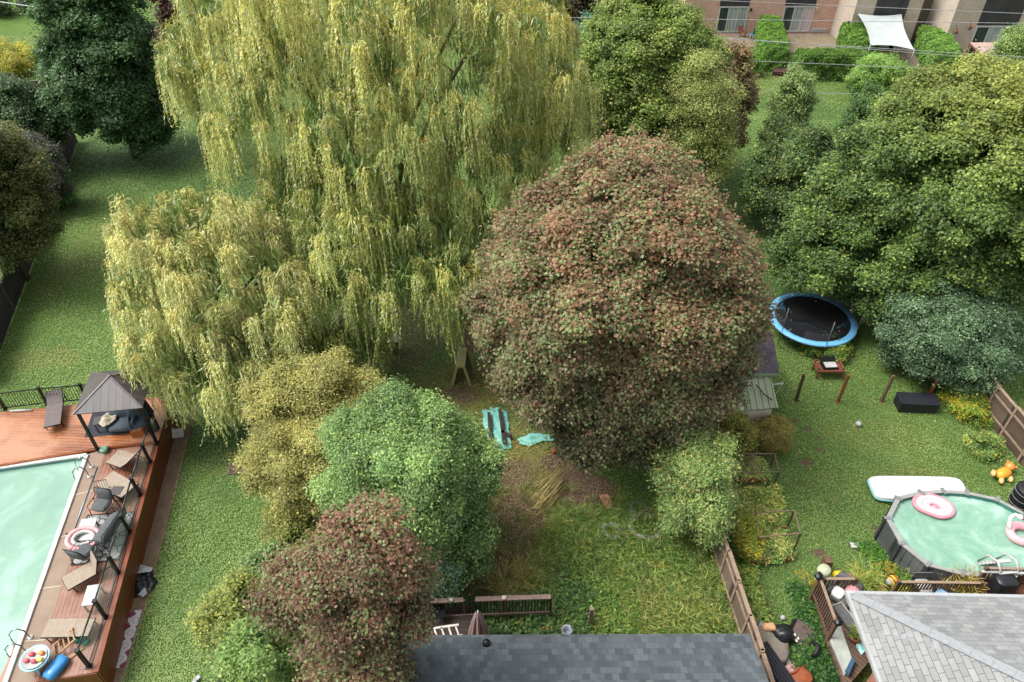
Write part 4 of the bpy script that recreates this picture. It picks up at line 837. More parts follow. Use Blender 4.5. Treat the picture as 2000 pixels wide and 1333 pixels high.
crumple('white_flap', '', '', [(258, 1124), (274, 1103), (299, 1110), (296, 1117), (276, 1120)], .16, .12, mat('white_sheet', '#b0b2b4', '#94989c', .5, 3), 2, parent=tp)
crumple('white_flap', '', '', [(236, 1172), (258, 1170), (256, 1178), (244, 1184)], .05, .1, MATS['white_sheet'], 3, parent=tp)
crumple('white_flap', '', '', [(270, 1162), (284, 1148), (288, 1160), (280, 1167)], .14, .14, MATS['white_sheet'], 4, parent=tp)

# loungers
sling = mat('beige_sling', '#96897a', '#857868', .8, 8); slingd = mat('brown_sling', '#6a5f5c', '#575050', .8, 8)
def lounger(foot, head, z, label, back=35, m=sling, width=.62, Lg=None):
    a, c = G(*foot, z), G(*head, z); d = c - a; L = Lg or d.length; rz = math.atan2(d.y, d.x)
    t = thing('sun_lounger', label, 'sun lounger', a, rz, 'sun loungers on the deck')
    s = L * .62; bl = L * .38 if back < 5 else .62; R = math.radians(back)
    hx, hz = s + bl * math.cos(R), .34 + bl * math.sin(R)
    b = MB(); b.box((s / 2, 0, .34), (s, width, .03)); b.build('seat', m, t)
    b = MB(); b.bar((s + .01, 0, .345), (hx, 0, hz), width, .03); b.build('backrest', m, t)
    b = MB()
    for y in (-width / 2, width / 2):
        b.tube([(0, y, .31), (s, y, .31), (s + bl * .9, y, .31)], .02, 6); b.tube([(s, y, .34), (hx, y, hz)], .02, 6)
    b.tube([(0, -width / 2, .31), (0, width / 2, .31)], .02, 6); b.tube([(hx, -width / 2, hz), (hx, width / 2, hz)], .02, 6); b.build('frame', black, t)
    for x in (.15, s + bl * .75):
        for y in (-width / 2, width / 2): b = MB(); b.tube([(x, y, .31), (x + .05, y, 0)], .02, 6); b.build('leg', black, t)
    return t
lounger((108, 843), (117, 775), UD, 'brown sling lounger beside the black baluster railing', 25, slingd)
lounger((226, 902), (256, 912), DK, 'beige lounger nearest the gazebo, its back propped up', 42, Lg=1.15, width=.72)
lounger((211, 945), (247, 965), DK, 'beige lounger lying nearly flat, between the raised one and the folded chairs', 8, Lg=1.3, width=.78)
lounger((134, 1152), (186, 1122), DK, 'beige lounger turned towards the netted rug, its back steeply raised', 68, Lg=1.5)
lounger((96, 1238), (187, 1236), DK, 'beige lounger lying flat at the near end of the deck', 0)
# grey cushioned patio seats
grey = mat('grey_cushion', '#575a5a', '#474a4b', .9, 8)
def patio_chair(px, py, rz, label, w=.62, back=True, z=DK, cushion=grey, grp='grey cushioned patio seats'):
    p = G(px, py, z); t = thing('patio_chair', label, 'chair', p, rz, grp)
    b = MB(); b.blob((0, 0, .44), (w / 2, .3, .08), 5); b.build('seat_cushion', cushion, t)
    b = MB(); b.blob((0, .3, .68), (w / 2, .07, .27), 5, M=Matrix.Rotation(-.2, 3, 'X')); b.build('back_cushion', cushion, t)
    b = MB()
    for s in (-1, 1):
        x = s * (w / 2 + .03); b.tube([(x, -.28, .36), (x, -.28, .62), (x, .25, .62), (x, .34, .95)], .015, 6)
        b.tube([(x, -.28, .36), (x, .28, .36)], .015, 6)
    b.tube([(-w / 2 - .03, .34, .95), (w / 2 + .03, .34, .95)], .015, 6); b.build('frame', black, t)
    for sx in (-1, 1):
        for y in (-.28, .28): b = MB(); b.tube([(sx * (w / 2 + .03), y, .38), (sx * (w / 2 + .05), y * 1.1, 0)], .016, 6); b.build('leg', black, t)
    return t
patio_chair(207, 1000, -.15, 'single grey chair at the far edge of the netted rug')
patio_chair(172, 1092, 2.9, 'single grey chair on the near corner of the netted rug')
patio_chair(222, 1045, -1.75, 'wide grey two-seat bench beside the glass railing', 1.35)
# patio table with pink float
p = G(176, 1048, DK); tb = thing('coffee_table', 'low pale coffee table on the netted rug', 'table', p, edge_ang)
b = MB(); b.box((0, 0, .42), (.95, .55, .03)); b.build('tabletop', mat('pale_stone', '#b6b6b2', '#9c9c98', .5, 5), tb, bevel=.01)
for x in (-.4, .4):
    for y in (-.2, .2): b = MB(); b.box((x, y, .2), (.04, .04, .4)); b.build('leg', black, tb)
pinkm = mat('pale_pink_vinyl', '#dba4a4', '#c88e90', .35, 2)
p = G(163, 1052, DK + .46); b = MB(); pts = [(math.cos(a) * .5, math.sin(a) * .42, 0) for a in np.linspace(0, 2 * math.pi, 25)[:-1]]; b.tube(pts, .085, 8, closed=True)
fl = b.build('swim_ring', pinkm, loc=p, label='pink and white swim ring lying on the coffee table', category='swim ring'); fl.rotation_euler = (.12, .18, .4)
b = MB(); b.tube([(math.cos(a) * .32, math.sin(a) * .26, .02) for a in np.linspace(0, 2 * math.pi, 25)[:-1]], .07, 8, closed=True); b.build('inner_ring', white, fl)
# white side table + white box
def side_table(px, py, z, label, m, d=(.8, .5, .45), rz=0.0, name='side_table'):
    p = G(px, py, z); t = thing(name, label, 'table', p, rz); b = MB(); b.box((0, 0, d[2]), (d[0], d[1], .05)); b.build('tabletop', m, t, bevel=.01)
    for x in (-d[0] / 2 + .05, d[0] / 2 - .05):
        for y in (-d[1] / 2 + .05, d[1] / 2 - .05): b = MB(); b.box((x, y, d[2] / 2 - .013), (.05, .05, d[2] - .026)); b.build('leg', m, t)
side_table(188, 1176, DK, 'white side table against the glass railing', white, (.75, .45, .42), edge_ang)
side_table(235, 972, DK, 'small dark side table between the raised and the flat lounger', mat('dark_table', '#4a4544', '#3a3636', .4, 4), (.4, .4, .4), 0)
def wire_chair(px, py, rz, label):
    p = G(px, py, DK); t = thing('metal_chair', label, 'chair', p, rz); b = MB()
    for i in range(6): u = -.22 + .088 * i; b.tube([(u, -.22, .43), (u, .2, .43), (u, .27, .8)], .008, 5)
    b.tube([(-.25, .27, .82), (.25, .27, .82)], .014, 6); b.tube([(-.25, -.23, .43), (.25, -.23, .43)], .014, 6); b.build('seat_grille', black, t)
    for x in (-.24, .24):
        for y in (-.22, .24): b = MB(); b.tube([(x, y, .43), (x * 1.1, y * 1.15, 0)], .014, 6); b.build('leg', black, t)
wire_chair(206, 977, .2, 'black wire garden chair behind the single grey chair')
# pool brush pole, white tube, hose pot
b = MB(); b.tube([G(190, 912, DK + .03), G(142, 1042, DK + .03)], .02, 6); pl = b.build('pool_pole', mat('blue_steel', '#8b9cad', '#71828f', .35, 3, .5), loc=G(166, 977, DK), label='long blue grey telescopic pole lying along the pool walk', category='pole')
b = MB(); q = G(142, 1043, DK + .04); b.bar(q - Vector((.25, 0, 0)), q + Vector((.2, .02, 0)), .05, .04); b.build('brush_head', black, pl, world=True)
b = MB(); b.tube([G(20, 803, UD + .05), G(63, 801, UD + .05)], .045, 8); b.build('white_tube', white, loc=G(41, 802, UD), label='white plastic tube lying on the upper deck', category='tube')
b = MB(); p = G(205, 882, DK); b.lathe([(0, 0), (.14, 0), (.17, .16), (.12, .2), (0, .18)], n=16); b.build('hose_reel', mat('pale_green_plastic', '#7fa58c', '#5f8a70', .5, 4), loc=p, label='small pale green pot where the deck step meets the pool walk', category='pot')
# toys
p = G(80, 1300, DK); t = thing('water_table', 'round toy water table with coloured tray at the near deck end', 'toy table', p)
b = MB(); b.lathe([(0, .42), (.34, .42), (.42, .5), (.44, .48), (.38, .34), (.2, .3), (0, .3)], n=24); b.build('basin', mat('light_blue_plastic', '#9cc6d2', '#85b3c2', .4, 3), t)
b = MB(); b.lathe([(0, .47), (.33, .47), (.36, .5)], n=24)
b.build('tray', white, t)
for k, (x, y, c, n_) in enumerate([(-.12, .1, '#c8404c', 'red'), (.15, .14, '#d88a34', 'orange'), (.05, -.12, '#c44a5c', 'rose'), (-.2, -.1, '#d0606a', 'coral'), (.2, -.06, '#e0d060', 'yellow')]):
    b = MB(); b.blob((x, y, .52), (.09, .07, .05), 3, noise=.1, seed=k); b.build('play_piece', mat(n_ + '_plastic', c, None, .4), t)
for a in (0.3, 1.9, 3.5, 5.1): b = MB(); b.tube([(.24 * math.cos(a), .24 * math.sin(a), .33), (.32 * math.cos(a), .32 * math.sin(a), 0)], .04, 8); b.build('leg', MATS['light_blue_plastic'], t)
p = G(113, 1308, DK); b = MB(); b.blob((0, 0, .13), (.2, .38, .14), 6, noise=.02); o = b.build('storage_tub', mat('blue_plastic', '#3f8cc8', '#2f78b4', .35, 3), loc=p, label='bright blue plastic tub beside the round water table', category='tub'); o.rotation_euler = (0, 0, -.35)
p = G(132, 1262, DK); t = thing('toy_climber', 'beige wooden toy climber leaning in pieces behind the blue tub', 'toy', p, .6)
wd_ = mat('light_wood', '#a08060', '#8c6c4c', .7, 5)
b = MB()
for s in (-.22, .22): b.bar((-.4, s, .05), (.35, s, .42), .05, .04); 
b.build('side_rail', wd_, t)
for k in range(5): b = MB(); u = k / 4; b.bar((-.35 + .65 * u, -.22, .08 + .32 * u), (-.35 + .65 * u, .22, .08 + .32 * u), .04); b.build('rung', wd_, t)
b = MB(); b.bar((-.1, -.5, .03), (.4, -.35, .03), .12, .03); b.bar((.0, .35, .03), (.5, .5, .05), .1, .03); b.build('board', wd_, t)
gp = mat('teal_plastic', '#2f8a6c', '#23705a', .4, 3)
for i, (x, y, r, lb) in enumerate([(154, 1250, .17, 'teal green bucket beside the wooden toy climber'), (168, 1257, .12, 'smaller teal green cup next to the teal bucket')]):
    b = MB(); b.lathe([(0, 0), (r * .8, 0), (r, r * 1.5), (r * .9, r * 1.5), (r * .7, .03), (0, .03)], n=16); b.build('bucket', gp, loc=G(x, y, DK), label=lb, category='bucket')
# under the gazebo
p = G(243, 838, UD); t = thing('outdoor_sofa', 'blue grey sofa under the gazebo', 'sofa', p, .1)
sg = mat('blue_grey_fabric', '#4f5a62', '#3f4a52', .9, 8)
b = MB(); b.blob((0, 0, .3), (.55, .38, .14), 5); b.build('seat', sg, t); b = MB(); b.blob((0, .36, .5), (.55, .1, .28), 5); b.build('backrest', sg, t)
for s in (-.52, .52): b = MB(); b.blob((s, .03, .38), (.08, .38, .2), 5); b.build('armrest', sg, t)
p = G(276, 835, UD); t = thing('armchair', 'blue grey armchair in the front corner under the gazebo', 'armchair', p, .5)
b = MB(); b.blob((0, 0, .3), (.34, .34, .14), 5); b.build('seat', sg, t); b = MB(); b.blob((0, .3, .55), (.34, .09, .3), 5); b.build('backrest', sg, t)
for s in (-.34, .34): b = MB(); b.blob((s, 0, .4), (.06, .34, .18), 5); b.build('armrest', sg, t)
side_table(212, 836, UD, 'dark folding table carrying a white cloth under the gazebo', mat('dark_table', '#4a4544'), (.8, .45, .5), .3, 'folding_table')
crumple('cloth', 'cream cloth draped over the folding table under the gazebo', 'cloth', [(193, 830), (200, 815), (216, 802), (232, 806), (226, 820), (214, 830), (202, 835)], UD + .53, .16, mat('cream_cloth', '#a8a08c', '#928a78', .9, 4), 6)
p = G(273, 847, UD); t = thing('wood_basket', 'orange wooden crate holding kindling near the gazebo post', 'crate', p, .2)
b = MB(); 
for s in (-1, 1): b.box((0, s * .2, .17), (.5, .02, .3)); b.box((s * .25, 0, .17), (.02, .38, .3))
b.build('side_board', mat('orange_wood', '#a3592c', '#84451f', .6, 4), t); b = MB()
for k in range(7): b.tube([(-.2 + .06 * k, -.15, .25), (-.15 + .05 * k, .16, .33)], .03, 6)
b.build('kindling', mat('split_wood', '#b08462', '#8c6444', .8, 6), t)
p = G(299, 838, UD); t = thing('closed_parasol', 'closed black parasol standing at the deck corner under the willow', 'parasol', p)
b = MB(); b.tube([(0, 0, 0), (0, 0, 2.3)], .025, 8); b.build('pole', black, t)
b = MB(); b.grid(lambda u, v: ((.05 + .2 * v ** .8 * (1 + .25 * math.cos(8 * 2 * math.pi * u))) * math.cos(2 * math.pi * u), (.05 + .2 * v ** .8 * (1 + .25 * math.cos(8 * 2 * math.pi * u))) * math.sin(2 * math.pi * u), 2.25 - 1.4 * v), 48, 8); b.build('canopy', mat('black_fabric', '#26292f', '#1b1d22', .7, 4), t)
b = MB(); b.lathe([(0, 0), (.25, 0), (.25, .06), (.05, .1)], n=16); b.build('base', black, t)
# fallen white chair, drain cover, blue bag, boxes under the willow
p = G(350, 848, 0); t = thing('toppled_chair', 'white plastic garden chair toppled below the willow beside the deck', 'chair', p, .4); t.rotation_euler = (1.2, .2, .4); t.location.z = .28
b = MB(); b.box((0, 0, .4), (.45, .42, .03)); b.build('seat', white, t); b = MB()
for k in range(5): b.bar((-.18 + .09 * k, .21, .42), (-.2 + .1 * k, .3, .85), .04, .02)
b.bar((-.22, .3, .86), (.22, .3, .86), .05, .03); b.build('backrest', white, t)
for x in (-.2, .2):
    for y in (-.18, .18): b = MB(); b.bar((x, y, .39), (x * 1.15, y * 1.2, 0), .035); b.build('leg', white, t)
p = G(467, 916); t = thing('drain_cover', 'square brown metal hatch set in the lawn', 'hatch', p, .1)
b = MB(); b.box((-.19, 0, .06), (.36, .5, .05)); b.box((.19, 0, .06), (.36, .5, .05)); b.build('lid', mat('rusty_hatch', '#5a463c', '#43342e', .8, 5), t, bevel=.01)
b = MB(); b.box((0, 0, .035), (.84, .6, .07)); b.build('rim', mat('concrete_rim', '#77695c', '#5f5448', .9, 4), t)
crumple('blue_tarp', 'crumpled blue tarp showing under the strands of the smaller willow', 'tarp', [(468, 792), (478, 779), (496, 777), (500, 790), (484, 797)], .1, .5, mat('blue_sheet', '#2f74b0', '#22609a', .5, 3), 8)
crumple('white_cloth', 'white scrap of cloth on the lawn at the bottom edge', 'cloth', [(372, 1340), (378, 1328), (388, 1318), (392, 1322), (384, 1334), (388, 1342)], .1, .18, MATS['white_sheet'], 9)
# dark fence along the left yard
def plank_fence(name, label, a, c, h, m, railm, nseg, pw=.1, step=0.0, thick=.03, gapw=.0, cap=True, post_h=.1, zoff=0.0, wood_seed=0):
    """a board fence from a to c: one child per panel, each post and the cap rail its own part"""
    rg = random.Random(wood_seed); t = thing(name, label, 'fence', (a.x, a.y, 0)); d = (c - a); L = d.length; x = d.normalized(); nrm = Vector((-x.y, x.x, 0))
    for s in range(nseg):
        p, q = a + x * (L * s / nseg), a + x * (L * (s + 1) / nseg); hh = h + step * ((s % 2) - .5); b = MB(); m_ = int((q - p).length / pw)
        for k in range(m_):
            u = p.lerp(q, (k + .5) / m_); w = (q - p).length / m_ - gapw; zz = hh - rg.uniform(0, .03); off = nrm * (.004 * (k % 2))
            b.box((u.x + off.x, u.y + off.y, zz / 2 + .02), (w, thick, zz), math.atan2(x.y, x.x))
        b.build('panel', m, t, world=True)
        if cap: b = MB(); b.bar(p + Vector((0, 0, hh + .05)), q + Vector((0, 0, hh + .05)), .13, .04); b.build('cap_rail', railm, t, world=True)
        b = MB(); b.bar(p + nrm * .04 + Vector((0, 0, .5)), q + nrm * .04 + Vector((0, 0, .5)), .04, .09); b.build('back_rail', railm, t, world=True); b = MB(); b.bar(p + nrm * .04 + Vector((0, 0, hh - .35)), q + nrm * .04 + Vector((0, 0, hh - .35)), .04, .09); b.build('back_rail', railm, t, world=True)
    for s in range(nseg + 1):
        p = a + x * (L * s / nseg) + nrm * .02; b = MB(); b.box((p.x, p.y, (h + post_h) / 2), (.11, .11, h + post_h), math.atan2(x.y, x.x)); b.build('post', railm, t, world=True)
    return t
def gcap(x, y, z): p = G(x, y, z); return Vector((p.x, p.y, 0))
darkwood = boards('dark_fence_boards', '#33302f', '#292726', '#151413', 0, .1, .6, .9, 'zx'); darkcap = mat('weathered_cap', '#5d5248', '#463d36', .9, 5)
plank_fence('board_fence', 'black stained board fence along the left lawn', gcap(-62, 700, 1.8), gcap(132, 232, 1.8), 1.75, darkwood, darkcap, 9, .12, .16, wood_seed=1)
plank_fence('board_fence', 'short brown board fence across the far left corner', G(10, 205), G(100, 200), 1.7, boards('brown_fence_boards', '#5a4034', '#4a342a', '#2a1d17', 0, .12, .6, .9, 'zx'), darkcap, 2, .14, wood_seed=2)
# ------------------------------------------------------------------ right yard
greywood = boards('grey_fence_boards', '#7c6b5c', '#66574a', '#3a3029', 0, .14, 30, .9, 'zx', gap=.008); capwood = mat('fence_cap', '#947f6c', '#7a6857', .9, 5)
plank_fence('board_fence', 'grey brown board fence between the weedy yard and the raised beds', gcap(1516, 1348, 1.87), gcap(1405, 1019, 1.87), 1.8, greywood, capwood, 5, .14, .06, wood_seed=3)
plank_fence('board_fence', 'leaning weathered board fence on the far right, behind the yellow toy', gcap(2070, 892, 1.82), gcap(1918, 714, 1.82), 1.75, boards('worn_fence_boards', '#7a6a5a', '#5a4a3c', '#2c241d', 0, .14, 30, .9, 'zx', blot='#3f3026'), capwood, 4, .15, .05, wood_seed=4)
# shed with lean-to
sA, sB, sC = G(1380, 728, 2.1), G(1522, 728, 2.1), G(1480, 658, 2.5)
shed = thing('garden_shed', 'old pale shed with dark shingles and a green lean-to roof', 'shed', (G(1450, 800).x, G(1450, 800).y, 0))
EL, ER = G(1385, 729, 2.15), G(1521, 729, 2.15); wx = ER - EL
back = Vector((0, 2.9, 0)); RL, RR = EL + Vector((0, 1.6, .75)), ER + Vector((0, 1.6, .75))
sh_m = shingles('shed_shingles', '#5c545a', '#463f47', '#2f2a30', 0, w=.3, row=.18, blot='#6c5a58')
b = MB(); b.quad([EL, ER, RR, RL]); b.quad([RL, RR, RR + Vector((0, 1.6, -.75)), RL + Vector((0, 1.6, -.75))]); b.build('roof', sh_m, shed, world=True, solid=-.06)
pgm = mat('pale_green_paint', '#8f9f80', '#768869', .8, 4)
b = MB(); b.bar(EL + Vector((0, -.02, -.06)), ER + Vector((0, -.02, -.06)), .04, .14); b.build('fascia', pgm, shed, world=True)
x0, x1 = EL.x + .15, ER.x - .25; yF = EL.y + .2; b = MB(); b.box(((x0 + x1) / 2, yF + 1.4, 1.02), (x1 - x0, 2.8, 2.04)); b.build('wall', mat('pale_shed_wall', '#b3aa9c', '#958c7e', .9, 3), shed, world=True)
LL, LR = G(1392, 808, 1.45), G(1520, 797, 1.45); TL, TR = Vector((LL.x, yF - .03, 1.95)), Vector((LR.x - .05, yF - .03, 1.95))
lm = boards('green_lean_roof', '#9aa684', '#8c9a78', '#5c4a3e', math.pi / 2, .27, 6, .6, gap=.02)
b = MB(); b.quad([LL, LR, TR, TL]); b.build('lean_to_roof', lm, shed, world=True, solid=-.03)
b = MB(); b.box(((LL.x + LR.x) / 2 - .1, (LL.y + yF) / 2 + .1, .68), ((LR.x - LL.x) - .35, (yF - LL.y) - .3, 1.36)); b.build('lean_to_wall', mat('cream_board', '#c4bba8', '#a59c8a', .85, 3), shed, world=True)
b = MB(); b.box((LL.x + 1.25, LL.y + .235, .95), (.7, .03, .4)); b.build('window', mat('green_window', '#4f6650', '#3a4c3c', .3, 3), shed, world=True)
b = MB(); b.bar(G(1507, 752, 1.6), G(1530, 749, 1.6), .05, .05); b.bar(G(1512, 775, .9), G(1528, 750, 1.6), .03, .03); b.build('bracket', white, shed, world=True)
b = MB(); b.tube([G(1477, 752, 1.98), G(1492, 770, 1.8), G(1508, 782, 1.68)], .03, 6); b.tube([G(1452, 780, 1.75), G(1460, 800, 1.6)], .02, 5); b.build('fallen_branch', BARK, loc=G(1490, 770, 1.7), label='thin dead branch fallen on the green lean-to roof', category='branch')
# trampoline
tc_ = (G(1505, 590, .9) + G(1670, 665, .9)) / 2; cx_ = G(1587, 622, .9); Rt = 167 / 2 * mpp(1587, 622, .9)
tr = thing('trampoline', 'round trampoline with sky blue rim pad under the yellowing tree', 'trampoline', (cx_.x, cx_.y, 0))
b = MB(); prof = [(Rt - .32, .90), (Rt - .3, .93), (Rt - .02, .93), (Rt, .88), (Rt, .84), (Rt - .3, .86)]; b.lathe(prof, n=56); b.build('rim_pad', mat('sky_blue_pad', '#74b4dc', '#5ca0cc', .5, 2), tr)
b = MB(); b.lathe([(0, .86), (Rt - .25, .885)], n=40); b.build('mat', mat('black_mat', '#141416', '#0d0d10', .7, 4), tr)
b = MB(); b.tube([(math.cos(a) * (Rt - .02), math.sin(a) * (Rt - .02), .83) for a in np.linspace(0, 2 * math.pi, 41)[:-1]], .03, 6, closed=True); b.build('frame_ring', MATS['steel'], tr)
netm = glass('black_net', .5, (.02, .02, .025)); b = MB(); b.grid(lambda u, v: (math.cos(2 * math.pi * u) * (Rt - .36 - .25 * math.sin(v * 3.1)), math.sin(2 * math.pi * u) * (Rt - .36 - .25 * math.sin(v * 3.1)), .9 + (.95 + .18 * math.cos(12 * math.pi * u)) * v), 72, 8); b.build('safety_net', netm, tr)
for k in range(6):
    a = -.42 * math.pi + k * math.pi / 3 - .25; x, y = math.cos(a) * (Rt - .03), math.sin(a) * (Rt - .03)
    b = MB(); b.tube([(x, y, .02), (x, y, 1.0), (x * 1.01, y * 1.01, 2.35)], .022, 6); b.build('net_pole', MATS['steel'], tr)
    a2 = a + .3; x2, y2 = math.cos(a2) * (Rt - .03), math.sin(a2) * (Rt - .03)
    b = MB(); b.tube([(x2, y2, .85), (x2, y2, .03), (x, y, .03)], .022, 6); b.build('leg', MATS['steel'], tr)
# bench table with cooler
redwood = mat('red_brown_wood', '#7a4a34', '#5f3827', .7, 6)
p = G(1613, 731); t = thing('garden_bench', 'red brown wooden bench table between the trampoline and the posts', 'bench', p)
b = MB()
for k in range(4): b.box((0, -.3 + .17 * k, .5), (1.25, .16, .04))
b.build('seat', redwood, t)
for s in (-1, 1): b = MB(); b.box((s * .56, -.3, .24), (.08, .08, .48)); b.box((s * .56, .25, .35), (.08, .08, .7)); b.box((s * .56, 0, .62), (.08, .62, .05)); b.build('side_frame', redwood, t)
b = MB(); b.box((0, -.33, .42), (1.2, .03, .1)); b.build('apron', redwood, t)
p = G(1619, 716, .52); t = thing('open_cooler', 'black box with white papers inside, resting on the wooden bench', 'box', p, .05)
b = MB(); b.box((0, -.0, .06), (.72, .5, .1)); b.build('tray', black, t, bevel=.01); b = MB(); b.box((.03, -.02, .125), (.56, .36, .02)); b.build('papers', white, t); b = MB(); b.bar((0, .24, .1), (0, .36, .3), .7, .03); b.build('lid', black, t)
# four bare posts
for i, (bx_, by_, tx_, ty_, lb, c1, c2) in enumerate([(1555, 783, 1568, 732, 'dark brown post, leftmost of the row across the lawn', '#4f3a2c', '#3c2b21'), (1636, 786, 1658, 733, 'reddish wooden post, second from the shed in the row', '#7c4a2c', '#643a22'),
                                           (1721, 785, 1746, 734, 'greyish brown post, third from the shed in the row', '#6a5340', '#524030'), (1812, 776, 1836, 733, 'leaning reddish post half hidden in the yellow flowers', '#8a4a2a', '#6a3a20')]):
    p = G(bx_, by_); q = GY(tx_, ty_, p.y); b = MB(); b.bar(p + Vector((0, 0, -.2)), Vector((p.x, p.y, q.z)) .lerp(q, .6), .11); b.bar(p + Vector((0, 0, .01)), p + Vector((0, 0, .05)), .2, .2)
    b.build('wooden_post', mat('post_wood_' + ['dark', 'red', 'grey', 'rust'][i], c1, c2, .8, 5), loc=p, label=lb, category='post', group='posts standing across the right lawn')
# storage box
p = G(1785, 797); t = thing('storage_box', 'long black storage box on the lawn beside the yellow flowers', 'box', p, -.06)
b = MB(); b.box((0, 0, .28), (1.65, .7, .52)); b.build('body', mat('black_box', '#1f2126', '#17181c', .55, 4), t, bevel=.02); b = MB(); b.box((0, 0, .575), (1.72, .76, .06)); b.build('lid', mat('black_lid', '#26282e', '#1d1f24', .5, 4), t, bevel=.02)
b = MB(); b.blob((0, 0, 0), (.13, .13, .13)); b.build('ball', white, loc=G(1677, 828, .15), label='white ball on the grass', category='ball')
# raised beds with frames
def raised_bed(label, c4, poles, h, seed, soil='#4a3a30'):
    P = [G(x, y, .28) for x, y in c4]; cen = sum(P, Vector()) / 4; t = thing('raised_bed', label, 'planter', (cen.x, cen.y, 0), group='framed raised beds')
    for i in range(4): b = MB(); b.bar(P[i] - Vector((0, 0, .13)), P[(i + 1) % 4] - Vector((0, 0, .13)), .05, .27); b.build('side_board', mat('bed_board', '#8a4a30', '#6c3a26', .75, 5), t, world=True)
    b = MB(); b.prism([(p.x + (cen.x - p.x) * .05, p.y + (cen.y - p.y) * .05) for p in P], .02, .2); b.build('soil', mat('bed_soil', soil, '#2e241e', .95, 5), t, world=True)
    T = []
    for (x, y) in poles:
        p = G(x, y, .0) ; 
        T.append(p + Vector((0, 0, h))); b = MB(); b.bar(p, p + Vector((0, 0, h)), .05); b.build('frame_post', mat('frame_wood', '#5c4638', '#46352a', .8, 5), t, world=True)
    for i in range(4): b = MB(); b.bar(T[i], T[(i + 1) % 4], .035); b.build('frame_rail', mat('frame_rail_wood', '#86725f', '#6c5a4a', .8, 5), t, world=True)
    rg = np.random.default_rng(seed); xs = [p.x for p in P]; ys = [p.y for p in P]; xy = np.stack([rg.uniform(min(xs) + .1, max(xs) - .1, 110), rg.uniform(min(ys) + .1, max(ys) - .05, 110)], 1); k = inpoly(xy[:, 0], xy[:, 1], [(p.x, p.y) for p in P]); xy = xy[k]
    q, c = rosettes(rg, xy, 42, .3, .1, 1.3, ('#7c9a4c', '#a3ac60', '#5f7c3c', '#c0b870'), .8); q[..., 2] += .15
    q = q - np.array([cen.x, cen.y, 0]); mesh_np('vegetables', q, 4, c * 1.15, LM, t, kind='stuff'); return t
raised_bed('near raised bed with tall plants and four thin poles', [(1462, 1098), (1550, 1088), (1538, 1030), (1455, 1036)], [(1467, 1092), (1546, 1084), (1534, 1040), (1462, 1044)], 1.35, 5)
raised_bed('far raised bed half hidden behind the sumac, with dry stems', [(1432, 937), (1500, 934), (1492, 898), (1428, 898)], [(1440, 955), (1510, 953), (1502, 918), (1436, 918)], 1.0, 6)
rgv = np.random.default_rng(77); VP = scatter_px(rgv, [(1445, 965), (1520, 955), (1530, 1030), (1450, 1035)], 230)
q1 = rosettes(rgv, VP, 40, .3, .11, 1.5, ('#7c9446', '#a3a85a', '#5d7a38', '#c4bc68'), .8); mesh_np('vegetable_patch', q1[0], 4, q1[1] * 1.15, LM, kind='stuff', label='pale green vegetable plants between the two raised beds', category='vegetables')
rgv = np.random.default_rng(78); bb_ = MB(); c0 = G(1450, 900, .3)
for k in range(16): a = rgv.uniform(-2.2, .2); L_ = rgv.uniform(.5, .95); bb_.tube([c0, c0 + Vector((math.cos(a) * L_ * .5, math.sin(a) * L_ * .5, .35)), c0 + Vector((math.cos(a) * L_, math.sin(a) * L_, .2))], .015, 5, .005)
bb_.build('dry_stems', mat('straw', '#a3937a', '#857660', .9, 6), loc=c0, label='bundle of dry stems in the far raised bed', category='dry stems')
# inflatable mattress leaning at the pool
MM = [G(1696, 940, .22), G(1875, 937, .22), G(1892, 968, .22), G(1712, 977, .22)]; c = sum(MM, Vector()) / 4
b = MB(); L_ = (MM[1] - MM[0]).length; W_ = abs(MM[3].y - MM[0].y); b.blob((0, 0, 0), (L_ / 2, W_ / 2 * 1.25, .15), 7, 48); o = b.build('inflatable_mattress', mat('bright_vinyl', '#d4d4d2', '#c8c8c6', .4, 2, 0, .02), loc=(c.x, c.y, .2), label='long white inflatable mattress lying behind the oval pool', category='mattress'); o.rotation_euler = (0, 0, -.02)
b = MB(); pts = []
for k in range(48):
    a = 2 * math.pi * k / 48; ca, sa = math.cos(a), math.sin(a); q = (abs(ca) ** 7 + abs(sa) ** 7) ** (-1 / 7); pts.append((ca * q * L_ / 2 * .995, sa * q * W_ / 2 * 1.24, -.03))
b.tube(pts, .05, 6, closed=True); b.build('edge_band', mat('pale_teal_vinyl', '#8cc4c8', '#74b0b4', .4, 3), o)
# oval above-ground pool
rimpx = [(1732, 1012), (1752, 972), (1798, 961), (1842, 958), (1888, 961), (1948, 974), (2004, 1004), (2052, 1040), (2080, 1075), (2068, 1105), (2010, 1122), (1945, 1128), (1880, 1122), (1812, 1104), (1760, 1062)]
RP = [G(x, y, 1.3) for x, y in rimpx]; pcn = sum(RP, Vector()) / len(RP); nR = len(RP)
op = thing('oval_pool', 'oval above-ground pool with grey panel walls and green water', 'pool', (pcn.x, pcn.y, 0))
b = MB(); b.add([(p.x, p.y, 0) for p in RP] + [(p.x, p.y, 1.27) for p in RP], [(i, (i + 1) % nR, nR + (i + 1) % nR, nR + i) for i in range(nR)][::-1])
b.build('wall', boards('pool_wall', '#5c5f62', '#4a4d50', '#2c2e30', 0, .16, 30, .5, 'zx', blot='#74777a'), op, world=True)
inn = [Vector((pcn.x + (p.x - pcn.x) * .955, pcn.y + (p.y - pcn.y) * .94, p.z)) for p in RP]
b = MB(); b.add([(p.x, p.y, .1) for p in inn] + [(p.x, p.y, 1.28) for p in inn], [(i, (i + 1) % nR, nR + (i + 1) % nR, nR + i) for i in range(nR)]); b.build('liner', mat('green_liner', '#3f7f74', '#326a62', .5, 2), op, world=True)
